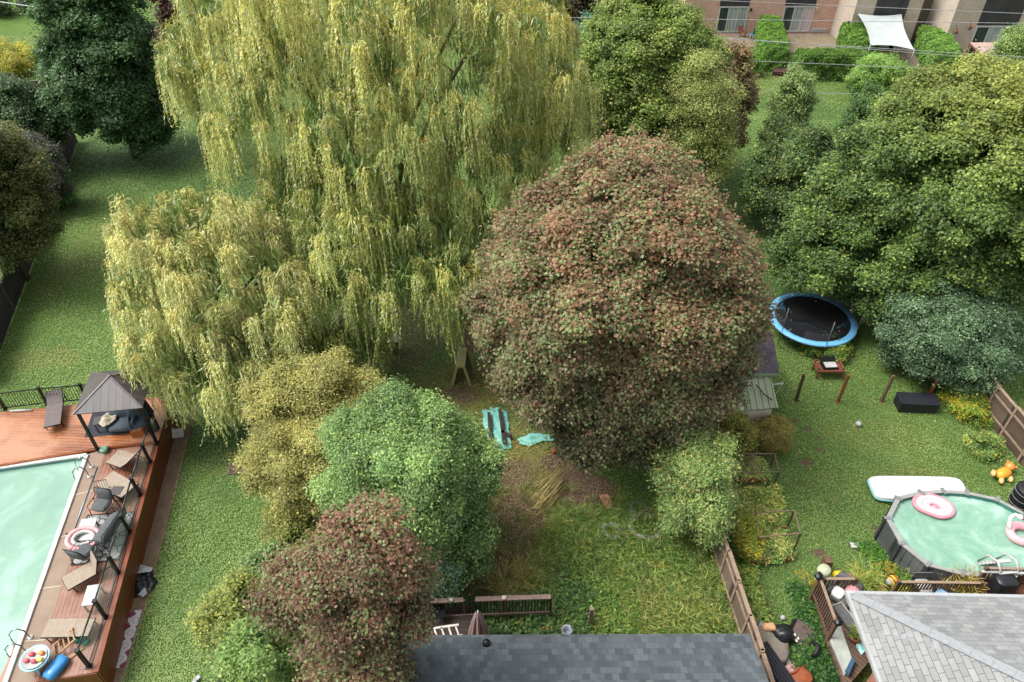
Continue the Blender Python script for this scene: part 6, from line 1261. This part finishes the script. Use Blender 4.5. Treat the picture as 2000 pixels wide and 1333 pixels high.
# sagging deck and railing behind that roof
mauve = mat('weathered_rail', '#857268', '#6b5a52', .9, 6)
RZ1 = 1.7
t = thing('garden_railing', 'weathered wooden railing overgrown by vines behind the dark roof', 'railing', (G(950, 1180).x, G(950, 1180).y, 0))
ra, rb_, rc_, rd_ = G(833, 1175, RZ1), G(905, 1172, RZ1), G(928, 1171, RZ1), G(1076, 1166, RZ1)
for a, c in ((ra, rb_), (rc_, rd_)): b = MB(); b.bar(a, c, .16, .05); b.build('top_rail', mauve, t, world=True)
b = MB(); b.bar(ra - Vector((0, .05, .85)), rd_ - Vector((0, .05, .85)), .05, .09); b.build('bottom_rail', mauve, t, world=True); b = MB()
for k in range(40): p = ra.lerp(rd_, k / 39); b.bar(p - Vector((0, .04, .9)), p - Vector((0, .04, .03)), .035)
b.build('balusters', mat('dark_baluster', '#2c2420', '#201a17', .85, 5), t, world=True)
for u in (0, .3, .62, 1): p = ra.lerp(rd_, u); b = MB(); b.bar(Vector((p.x, p.y, 0)), p - Vector((0, 0, .03)), .1); b.build('post', browntim, t, world=True)
for k, (x, y) in enumerate(((881, 1172), (985, 1168))): b = MB(); b.blob((0, 0, .03), (.09, .08, .04)); b.build('rail_cap', mat('pale_cap', '#c4b8b0', None, .7), loc=G(x, y, RZ1 + .03), label=['pale round cap on the left stretch of the weathered railing', 'pale round cap on the right stretch of the weathered railing'][k], category='cap')
slab('deck_floor', 'dark rotting deck boards under the ladder behind the dark roof', 'deck', [(800, 1195), (925, 1185), (925, 1300), (790, 1300)], .75, .06, boards('rotten_deck', '#3a2c26', '#2c211d', '#120e0c', 0.02, .14, 3, .9))
p = G(858, 1208, .83); t = thing('garden_chair', 'dark plastic chair on the rotting deck', 'chair', p, .1); b = MB(); b.box((0, 0, .4), (.42, .42, .03)); b.build('seat', black, t); b = MB(); b.box((0, .2, .62), (.42, .03, .4)); b.build('backrest', black, t)
for x in (-.18, .18):
    for y in (-.18, .18): b = MB(); b.box((x, y, .2), (.04, .04, .38)); b.build('leg', black, t)
la, lb_ = G(827, 1231, 1.55), G(896, 1221, 1.55); off = G(840, 1252, 1.5) - G(833, 1231, 1.55)
t = thing('ladder', 'white ladder lying across the rotting deck', 'ladder', (la.x, la.y, 1.5)); al = mat('white_paint', '#c9c4bc', '#aaa59c', .6, 4)
for o_ in (Vector(), off): b = MB(); b.bar(la + o_, lb_ + o_, .07, .06); b.build('side_rail', al, t, world=True)
for k in range(5): u = .1 + .2 * k; b = MB(); b.bar(la.lerp(lb_, u), la.lerp(lb_, u) + off, .05, .04); b.build('rung', al, t, world=True)
p = G(936, 1245, .8); t = thing('closed_parasol', 'closed dusty mauve parasol behind the dark roof', 'parasol', (p.x, p.y, 0)); b = MB(); b.tube([(0, 0, 0), (0, 0, 2.45)], .025, 8); b.build('pole', white, t)
b = MB(); b.grid(lambda u, v: ((.06 + .24 * v ** .7 * (1 + .28 * math.cos(8 * 2 * math.pi * u))) * math.cos(2 * math.pi * u), (.06 + .24 * v ** .7 * (1 + .28 * math.cos(8 * 2 * math.pi * u))) * math.sin(2 * math.pi * u), 2.38 - 1.35 * v), 64, 8); b.build('canopy', mat('mauve_fabric', '#a08684', '#84706e', .9, 6), t)
p = G(1152, 1232, 0); b = MB(); b.bar((p.x, p.y, 0), (p.x - .03, p.y + .02, 1.4), .13); b.build('wooden_post', mauve, loc=(p.x, p.y, 0), label='grey wooden post in the weeds near the dark roof edge', category='post')
p = G(1107, 1238, .9); t = thing('bucket', 'grey bucket with a white handle in the vines beside the post', 'bucket', p); b = MB(); b.lathe([(0, 0), (.14, 0), (.18, .28), (.16, .28), (.13, .03), (0, .03)], n=16); b.build('pail', mat('grey_plastic', '#8c939c', '#747b84', .5, 4), t); b = MB(); b.tube([(-.17, 0, .28), (-.1, .05, .42), (.1, .05, .42), (.17, 0, .28)], .015, 6); b.build('handle', white, t)
b = MB(); b.box((p.x, p.y, .45), (.3, .3, .9)); b.build('wooden_stump', BARK, loc=(p.x, p.y, 0), label='stump under the grey bucket', category='stump')
# middle yard
olive = mat('olive_paint', '#b0a874', '#948c60', .85, 5)
p = G(903, 735); t = thing('trestle', 'olive wooden A-frame trestle standing on the bare ground under the willow', 'trestle', p, -.02)
b = MB(); b.box((0, .0, 1.18), (.42, 1.35, .06)); b.build('top_board', olive, t)
for s in (-1, 1):
    b = MB(); b.bar((s * .17, -.62, 1.15), (s * .42, -.62, 0), .12, .06, up=(0, 1, 0)); b.build('leg', olive, t); b = MB(); b.bar((s * .17, .6, 1.15), (s * .42, .6, 0), .12, .06, up=(0, 1, 0)); b.build('leg', olive, t)
    b = MB(); b.add([(s * .2, -.62, 1.14), (s * .2, .6, 1.14), (s * .42, .6, .02), (s * .42, -.62, .02)], [(0, 1, 2, 3)]); b.build('side_panel', mat('dark_olive', '#5d5838', '#48442c', .9, 5), t, solid=.02)
tq_ = mat('turquoise_sheet', '#84c4ba', '#66aaa0', .6, 3)
cr = crumple('turquoise_tarp', 'turquoise tarp weighted by dark planks beside the bronze maple', 'tarp', [(943, 802), (970, 796), (992, 806), (996, 850), (1000, 875), (972, 883), (958, 872), (944, 830)], .02, .16, tq_, 51)
crumple('turquoise_tarp', 'torn strip of turquoise tarp under the lower edge of the bronze maple', 'tarp', [(1012, 858), (1040, 846), (1075, 850), (1088, 862), (1060, 862), (1034, 872), (1016, 868)], .02, .12, tq_, 52)
dkw = mat('dark_plank', '#3f2e28', '#2f221e', .85, 5)
for i, (a, c, lb) in enumerate((((955, 806), (959, 876), 'dark plank along the left side of the turquoise tarp'), ((976, 800), (985, 868), 'dark plank across the middle of the turquoise tarp'), ((980, 842), (998, 852), 'short dark plank on the right of the turquoise tarp'))):
    A1, A2 = G(*a, .24), G(*c, .24); b = MB(); b.bar(A1, A2, .14, .05); b.build('plank', dkw, loc=A1, label=lb, category='plank', group='planks weighting the turquoise tarp')
b = MB(); b.blob((0, 0, 0), (.13, .13, .12)); b.build('orange_ball', mat('orange_rubber', '#c0582c', '#a84822', .6, 4), loc=G(1082, 880, .14), label='orange ball on the grass below the bronze maple', category='ball')
rgs = np.random.default_rng(8); b = MB(); s0 = G(1070, 965, .12)
for k in range(60): o_ = Vector((rgs.normal() * .12, rgs.normal() * .3, rgs.uniform(0, .25))); d = Vector((.9 + rgs.normal() * .1, 1.1 + rgs.normal() * .22, .1 + rgs.normal() * .12)); b.tube([s0 + o_ - d * .5, s0 + o_ + d * rgs.uniform(.3, .7)], .012, 4)
b.build('straw_bundle', mat('pale_straw', '#c2b078', '#a3925c', .85, 6), loc=s0, label='bundle of pale dry stalks on the bare soil', category='straw')
slab('paving_slab', 'pink crumbling stone slab in the weedy grass', 'slab', [(1171, 970), (1186, 967), (1203, 992), (1194, 1001), (1186, 998)], .15, .07, mat('pink_stone', '#d0907f', '#b87468', .9, 12))
stone = mat('grey_stone', '#8c8a80', '#6c6a62', .9, 8)
for (x, y, r, lb) in ((1195, 1038, .32, 'small half buried grey ring in the weeds'), (1262, 1028, .62, 'large grey ring half hidden in the weeds before the sumac'), (1247, 995, .3, 'worn grey ring nearest the feathery sumac')):
    rg = random.Random(x); b = MB(); b.tube([(math.cos(a) * r, math.sin(a) * r * .9, rg.uniform(-.04, .05)) for a in np.linspace(0, 2 * math.pi, 31)[:-1]], .1, 7, closed=True); b.build('stone_ring', stone, loc=G(x, y, .28), label=lb, category='ring')
p = G(766, 690, 0); t = thing('propped_table', 'white board lying on crates under the edge of the big willow', 'board', p, -.1); b = MB(); b.box((0, .2, .8), (.75, .62, .05)); b.build('board', mat('grey_white_board', '#b4b4b4', '#9a9a9a', .7, 4), t); b = MB(); b.box((0, .2, .39), (.5, .4, .76)); b.build('crate', mat('dark_crate', '#4a443e', None, .8), t)
p = G(742, 722, 0); b = MB(); b.blob((0, 0, .2), (.45, .6, .3), 2.6, noise=.12, seed=9); b.build('grey_boulder', stone, loc=p, label='grey boulder under the young low willow', category='boulder')
p = G(910, 618, 0); t = thing('wooden_chest', 'small brown cabinet in the dark gap between the willow and the bronze maple', 'cabinet', p); b = MB(); b.box((0, 0, .4), (.6, .5, .78)); b.build('body', mat('olive_brown', '#5c5638', '#484430', .85), t); b = MB(); b.box((0, 0, .82), (.7, .6, .05)); b.build('lid', mat('grey_lid', '#8a8c84', None, .7), t)
p = G(1272, 878, 0); t = thing('green_wheelbarrow', 'green and white barrow under the lower right edge of the bronze maple', 'barrow', p, .2); b = MB(); b.add([(-.3, -.2, .3), (.3, -.2, .3), (.3, .2, .3), (-.3, .2, .3), (-.42, -.3, .55), (.45, -.3, .55), (.45, .3, .55), (-.42, .3, .55)], [(3, 2, 1, 0), (0, 1, 5, 4), (1, 2, 6, 5), (2, 3, 7, 6), (3, 0, 4, 7)]); b.build('tray', mat('teal_paint', '#4c7c6c', '#3c6656', .6), t, solid=.02)
b = MB(); b.tube([(-.9, -.25, .55), (.4, -.2, .3), (.65, 0, .15)], .02, 6); b.tube([(-.9, .25, .55), (.4, .2, .3), (.65, 0, .15)], .02, 6); b.build('handle', white, t); b = MB(); b.tube([(.65 + .15 * math.cos(a), 0, .17 + .15 * math.sin(a)) for a in np.linspace(0, 2 * math.pi, 17)[:-1]], .035, 6, closed=True); b.build('wheel', MATS['black_rubber'], t)

# ------------------------------------------------------------------ townhouses, hedges and patios at the top right
def hedge(label, a, c, w, h, seed, leaf=.09, cols=('#3f6426', '#7fa83e'), name='clipped_hedge', grp='clipped hedges between the patios'):
    """a clipped hedge: a rounded box whose faces are covered in small leaves"""
    rg = np.random.default_rng(seed); d = c - a; L = d.length; rz = math.atan2(d.y, d.x); m = (a + c) / 2; t = thing(name, label, 'hedge', (m.x, m.y, 0), rz, grp)
    area = [(L * w, 'z'), (L * h, 'y'), (L * h, 'Y'), (w * h, 'x'), (w * h, 'X')]; Ps, Ns = [], []
    for ar, k in area:
        n = int(ar * 420); u, v = rg.uniform(-.5, .5, n), rg.uniform(-.5, .5, n)
        if k == 'z': P = np.stack([u * L, v * w, np.full(n, h)], 1); N = [0, 0, 1]
        elif k in 'yY': s = 1 if k == 'Y' else -1; P = np.stack([u * L, np.full(n, s * w / 2), (v + .5) * h], 1); N = [0, s, .3]
        else: s = 1 if k == 'X' else -1; P = np.stack([np.full(n, s * L / 2), u * w, (v + .5) * h], 1); N = [s, 0, .3]
        Ps.append(P); Ns.append(np.repeat([N], n, 0))
    P = np.concatenate(Ps); N = np.concatenate(Ns).astype(float); e = np.array([L / 2, w / 2, h]); q = np.abs(P / e); cr = np.clip(q[:, 0] ** 16 + q[:, 1] ** 16 + q[:, 2] ** 16, 1, 3) ** (-1 / 16.); P = P * cr[:, None]
    bp = .07 * np.sin(P[:, 0] * 2.7 + seed) * np.sin(P[:, 1] * 3 + P[:, 2] * 2.4) + .05 * np.sin(P[:, 0] * 7.1) * np.sin(P[:, 2] * 6 + P[:, 1] * 5)
    P = P + N * (bp + rg.normal(size=len(P)) * .05)[:, None]; n = len(P)
    c0, c1 = np.array(lin(cols[0])), np.array(lin(cols[1])); w_ = np.clip(.5 + bp * 3.2 + rg.normal(size=n) * .2, 0, 1)
    mesh_np('foliage', leafquads(P, unit(N * .8 + rsphere(rg, n) * .6 + np.array([0, 0, .35])), rsphere(rg, n), leaf * 1.6 * rg.uniform(.6, 1.2, n), leaf), 4, col_mix(c0, c1, w_) * rg.uniform(.8, 1.25, (n, 1)), LM, t)
    b = MB(); b.box((0, 0, h * .47), (L * .9, w * .8, h * .9)); b.build('branches', mat('hedge_heart', '#2c3a1c', '#1e2814', .95, 3), t)
hedge('small clipped hedge nearest the bronze maple', G(1432, 145), G(1478, 146), 1.6, 1.7, 1)
hedge('long clipped hedge running from the wall between the first two patio doors', G(1510, 140), G(1494, 76), 1.9, 2.2, 2)
hedge('broad clipped hedge in front of the middle brick patio', G(1548, 150), G(1680, 151), 1.9, 2.1, 3, cols=('#3a5c24', '#74993a'))
hedge('clipped hedge running to the wall left of the white sail', G(1682, 138), G(1652, 90), 1.9, 2.2, 4)
hedge('low wide hedge below the white sail', G(1660, 180), G(1790, 181), 2.2, 1.7, 5, cols=('#34561f', '#658a38'))
hedge('long pale clipped hedge right of the white sail', G(1836, 150), G(1806, 96), 2.2, 2.1, 6, cols=('#4c7430', '#8fb850'))
hedge('short dark hedge tucked against the wall beside the black grill', G(1812, 96), G(1842, 97), 2.0, 1.9, 7, cols=('#34561f', '#658a38'))
pinkbrick = bricks('pink_brick', '#c49a84', '#b48874', '#c4b4a8'); beige = bricks('beige_brick', '#b4a696', '#a39586', '#bcb0a2'); panelm = boards('dark_panel', '#3c3c3e', '#2e2e30', '#1b1b1c', math.pi / 2, .2, 8, .7, 'xz')
frm = mat('white_frame', '#b4b5b3', '#a4a5a3', .5, 3)
def gl_(name, c): 
    t = NT(name); t.base(t.ramp(t.noise(t.coord((9, 9, .3)), 1.5, 2), [(.35, c[0]), (.65, c[1])])); t.rough(.1); return t.m
curt = gl_('curtained_glass', ('#6f7a78', '#a9b0aa')); dkg = gl_('dark_glass', ('#1d2426', '#39454a')); pkc = gl_('pink_curtain_glass', ('#a3949a', '#c0b2b4'))
def townhouse(label, xa, xb, Y, brick, name='townhouse'):
    t = thing(name, label, 'house', ((xa + xb) / 2, Y, 0), group='row of brick townhouses'); b = MB(); b.box(((xa + xb) / 2, Y + 4.6, 3.0), (xb - xa, 9.2, 6.0)); b.build('wall', brick, t, world=True)
    b = MB(); b.box(((xa + xb) / 2, Y + 4.6, 6.12), (xb - xa - .02, 9.5, .24)); b.build('roof', mat('flat_roof', '#5a5a5c', '#48484a', .9, 3), t, world=True); return t
def door(t, x0, x1, Y, z0, z1, panes):
    f = MB(); w = .09
    for a, c in (((x0, z0), (x1, z0)), ((x0, z1), (x1, z1)), ((x0, z0), (x0, z1)), ((x1, z0), (x1, z1))): f.bar((a[0] - (w / 2 if a[1] == c[1] else 0), Y - .03, a[1]), (c[0] + (w / 2 if a[1] == c[1] else 0), Y - .03 - (0 if a[1] == c[1] else .002), c[1]), w, .12)
    n = len(panes)
    for k in range(1, n): f.bar((x0 + (x1 - x0) * k / n, Y - .028, z0), (x0 + (x1 - x0) * k / n, Y - .028, z1), .07, .1)
    fo = f.build('patio_door', frm, t, world=True)
    for k, g in enumerate(panes): q = MB(); q.box((x0 + (x1 - x0) * (k + .5) / n, Y - .005, (z0 + z1) / 2), ((x1 - x0) / n - .08, .03, z1 - z0 - .08)); q.build('pane', g, fo, world=True)
def Xat(px, py, Y): return GY(px, py, Y).x
Ya = G(1430, 66).y; Yc_ = G(1690, 92).y - .3; Yd = G(1885, 112).y - .3
xs_ = [Xat(1330, 60, Ya), Xat(1490, 40, Ya), Xat(1628, 40, Ya)]
ta = townhouse('pink brick townhouse with the patio door nearest the trees', xs_[0], xs_[1] - .01, Ya, pinkbrick)
tb_ = townhouse('pink brick townhouse with white steps below its patio door', xs_[1], xs_[2] - .01, Ya + .004, pinkbrick)
def zat(px, py, Y): return GY(px, py, Y).z
for t, (pl, pr, pt, pb, panes) in ((ta, (1398, 1456, 14, 62, (dkg, curt, curt))), (tb_, (1523, 1583, 13, 61, (dkg, curt, pkc)))):
    x0, x1 = Xat(pl, pb, Ya), Xat(pr - 4, pb, Ya); z0, z1 = max(.15, zat(pl, pb, Ya)), zat(pl, pt, Ya); door(t, x0, x1, Ya, z0, z1, panes)
    b = MB(); b.box(((x0 + x1) / 2, Ya - .02, z1 + 1.4), (x1 - x0 + .1, .06, 2.7)); b.build('dark_panel', panelm, t, world=True)
b = MB(); x0, x1 = Xat(1580, 74, Ya), Xat(1612, 74, Ya); b.box(((x0 + x1) / 2, Ya - .03, .3), (x1 - x0, .06, .35)); fo = b.build('basement_window', frm, tb_, world=True)
for s in (.27, .73): b = MB(); b.box((x0 + (x1 - x0) * s, Ya - .07, .3), ((x1 - x0) * .4, .02, .25)); b.build('pane', curt, fo, world=True)
xc0, xc1 = xs_[2] , Xat(1792, 40, Yc_)
tc2 = townhouse('beige brick townhouse shaded by the white sail', xc0, xc1, Yc_, beige)
x0, x1 = Xat(1688, 86, Yc_), Xat(1740, 86, Yc_); z1 = zat(1700, 40, Yc_); door(tc2, x0, x1, Yc_, .2, z1, (dkg, curt)); b = MB(); b.box(((x0 + x1) / 2 + .2, Yc_ - .02, z1 + 1.5), (x1 - x0 + .4, .06, 2.8)); b.build('dark_panel', panelm, tc2, world=True)
xd0, xd1 = Xat(1852, 60, Yd), Xat(2080, 60, Yd)
tr2 = townhouse('dark recessed brick bay between the beige townhouses', xc1 + .01, xd0 - .01, Yc_ + 1.5, bricks('shaded_beige_brick', '#6f665e', '#5e564f', '#7a7168'), 'recessed_bay')  # beige brick in darker tones, the shade of the recess painted in
td = townhouse('beige brick townhouse with the pale canopy at its door', xd0, xd1, Yd, beige)
x0, x1 = Xat(1888, 104, Yd), Xat(1962, 104, Yd); z1 = zat(1905, 52, Yd); door(td, x0, x1, Yd, .15, z1, (dkg, curt, curt)); b = MB(); b.box(((x0 + x1) / 2, Yd - .02, z1 + 1.4), (x1 - x0 + .1, .06, 2.6)); b.build('dark_panel', panelm, td, world=True)
# wall lamps and pots
for k, (x, y, Y, t) in enumerate(((1467, 19, Ya, ta), (1595, 17, Ya, tb_), (1657, 44, Yc_, tc2), (1678, 42, Yc_, tc2), (1975, 56, Yd, td))): p = GY(x, y, Y); b = MB(); b.box((p.x, Y - .08, p.z), (.14, .14, .24)); b.build('wall_lamp', black if k in (2, 3, 0) else white, t, world=True)
# patios
patio = mat('patio_brick', '#8a7568', '#6f5e54', .9, 1.5)
for k, (pts, lb) in enumerate((([(1395, 66), (1480, 66), (1490, 92), (1400, 96)], 0), ([(1500, 66), (1635, 66), (1640, 104), (1520, 104)], 1), ([(1650, 92), (1795, 92), (1830, 140), (1680, 140)], 2), ([(1840, 112), (2080, 112), (2080, 142), (1850, 142)], 3))):
    P = [G(x, y, .0) for x, y in pts]; b = MB(); b.prism([(p.x, p.y) for p in P], -.05, .05 + .004 * k); c = sum(P, Vector()) / 4; b.build('patio', patio, loc=(c.x, c.y, 0), kind='structure')
# sail shade on two poles and the wall
zs = 2.9; S4 = [G(1675, 27, 3.2), G(1761, 28, 3.2), G(1786, 99, 2.4), G(1700, 87, 2.4)]; S4 = [GY(1675, 27, Yc_ - .1), GY(1761, 28, Yc_ - .1), G(1786, 98, 2.5), G(1700, 89, 2.5)]
ss = thing('sail_shade', 'white four cornered sail stretched over the patio', 'sail', (S4[2].x, S4[2].y, 0))
def sailf(u, v):
    k = .12; p = S4[0] * (1 - u) * (1 - v) + S4[1] * u * (1 - v) + S4[2] * u * v + S4[3] * (1 - u) * v; c = sum(S4, Vector()) / 4; w = k * (4 * u * (1 - u) * abs(2 * v - 1) ** 2 + 4 * v * (1 - v) * abs(2 * u - 1) ** 2); q = p.lerp(c, w); return (q.x, q.y, q.z - .25 * 16 * u * (1 - u) * v * (1 - v) * .5)
b = MB(); b.grid(sailf, 16, 16); b.build('canvas', mat('white_canvas', '#a4aaa8', '#989e9c', .8, 1), ss, world=True)
for i in (2, 3): b = MB(); b.tube([(S4[i].x, S4[i].y, 0), (S4[i].x, S4[i].y, S4[i].z + .1)], .05, 8); b.build('pole', mat('grey_pole', '#7c7e80', None, .4, 3, .6), ss, world=True)
# patio furniture
p = G(1722, 118, .06); side_table(1722, 118, .06, 'red brown garden table under the white sail', redwood, (1.6, .8, .72), 0, 'garden_table')
def simple_chair(px, py, z, label, m, rz=0, frame=None):
    p = G(px, py, z); t = thing('garden_chair', label, 'chair', p, rz, 'garden chairs on the far patios'); b = MB(); b.box((0, 0, .42), (.5, .48, .04)); b.build('seat', m, t); b = MB(); b.bar((0, .24, .42), (0, .36, .95), .5, .04); b.build('backrest', m, t)
    for x in (-.22, .22):
        for y in (-.2, .22): b = MB(); b.box((x, y, .2), (.045, .045, .4)); b.build('leg', frame or m, t)
simple_chair(1467, 77, .06, 'blue chair beside the patio door nearest the trees', mat('blue_sling', '#5c7f98', '#4a6a82', .7), -1.2, redwood)
simple_chair(1450, 72, .06, 'brown wooden chair between the blue chair and the first patio door', redwood, 1.0)
simple_chair(1740, 112, .06, 'dark chair under the right corner of the white sail', black, .4)
simple_chair(1706, 110, .06, 'dark chair under the left corner of the white sail', black, -.3)
p = G(1855, 124, .06); t = thing('covered_grill', 'grill under a black cover against the beige wall', 'grill', p, .1); b = MB(); b.box((0, 0, .6), (1.35, .65, 1.16), taper=.93); b.build('cover', MATS['black_sheet'], t, bevel=.06); b = MB(); b.blob((0, 0, 1.16), (.62, .3, .18), 2.6); b.build('hood', MATS['black_sheet'], t)
p = G(1925, 112, 2.0); t = thing('patio_canopy', 'pale pink canopy on a wooden frame in front of the last patio door', 'canopy', (p.x, p.y, 0))
cA, cB, cC, cD = G(1895, 84, 2.5), G(1950, 84, 2.5), G(1985, 116, 2.2), G(1925, 116, 2.2); b = MB(); b.quad([cA, cB, cC, cD]); b.build('canvas', mat('blush_canvas', '#a89088', '#987e76', .8, 2), t, world=True, solid=.03)
for p in (cA, cB, cC, cD): b = MB(); b.bar((p.x, p.y, 0), (p.x, p.y, p.z - .02), .09); b.build('post', redwood, t, world=True)
b = MB(); b.bar(cA - Vector((0, 0, .06)), cD - Vector((0, 0, .06)), .07, .1); b.bar(cD - Vector((0, 0, .06)), cC - Vector((0, 0, .06)), .07, .1); b.build('beam', redwood, t, world=True)
t = thing('timber_rail', 'low red brown timber rail between the pale hedge and the yellowing tree', 'railing', G(1835, 142)); a, c = G(1803, 139, 1.1), G(1864, 138, 1.1); b = MB(); b.bar(a, c, .14, .06); b.build('top_rail', redwood, t, world=True)
for u in (0.02, .5, .98): p = a.lerp(c, u); b = MB(); b.bar((p.x, p.y, 0), (p.x, p.y, 1.06 if u != .5 else 1.9), .1); b.build('post', redwood, t, world=True)
slab('garden_gate', 'dark red wooden step panel in the gap between two hedges', 'panel', [(1508, 148), (1536, 148), (1540, 128), (1518, 124)], .06, .3, mat('maroon_wood', '#4f3330', '#3c2624', .8, 4))
for k, (x, y, Y, lb) in enumerate(((1868, 62, Yd, 'orange flowers in a hanging basket left of the last patio door'), (1895, 54, Yd, 'small red flowered basket hanging nearer the last patio door'))):
    p = GY(x, y, Y - .3); t = thing('hanging_basket', lb, 'flower basket', p); b = MB(); b.lathe([(0, -.22), (.12, -.18), (.18, 0), (0, 0)], n=12); b.build('basket', BARK, t); rg = np.random.default_rng(120 + k); q, c = flowers(rg, np.zeros((3, 2)), (.05, .15), ('#c8582c', '#d07838', '#6c8038'), 26, .2, .07); mesh_np('flowers', q, 4, c, LM, t)
    b = MB(); b.bar((0, 0, .05), (0, .3, .45), .02); b.build('hook', black, t)
# ------------------------------------------------------------------ overhead wires
wirem = mat('wire', '#b4b6b8', '#9a9c9e', .4, 3, .3)
for k, (a, c, lb) in enumerate((((1370, 0), (2000, 27), 'topmost overhead wire crossing the townhouse walls'), ((1075, 34), (2000, 46), 'overhead wire crossing the upper part of the white sail'), ((1408, 76), (2000, 112), 'overhead wire crossing the lower edge of the white sail'),
                               ((1075, 46), (2000, 121), 'overhead wire passing in front of the patio hedges'), ((1435, 118), (2000, 142), 'overhead wire just above the broad clipped hedge'), ((1460, 181), (2000, 187), 'lowest overhead wire crossing the far lawn'))):
    Y = [50, 50.4, 49, 49.5, 47, 46][k]; A1, A2 = GY(*a, Y), GY(*c, Y); d = A2 - A1; A1 = A1 - d * .9 if k not in (0, 2, 4, 5) else A1 - d * 1.4; A2 = A2 + d * .8; n_ = 24; b = MB()
    pts = [A1.lerp(A2, u / n_) for u in range(n_ + 1)]; b.tube(pts, .016, 6); b.build('overhead_wire', wirem, loc=A1, label=lb, category='wire', group='overhead wires')
p = GY(-40, -2, 60); q = GY(120, 22, 60); b = MB(); b.tube([p - (q - p) * 3, q + (q - p) * 4], .03, 6); b.build('overhead_wire', wirem, loc=p, label='single overhead wire in the top left corner', category='wire', group='overhead wires')
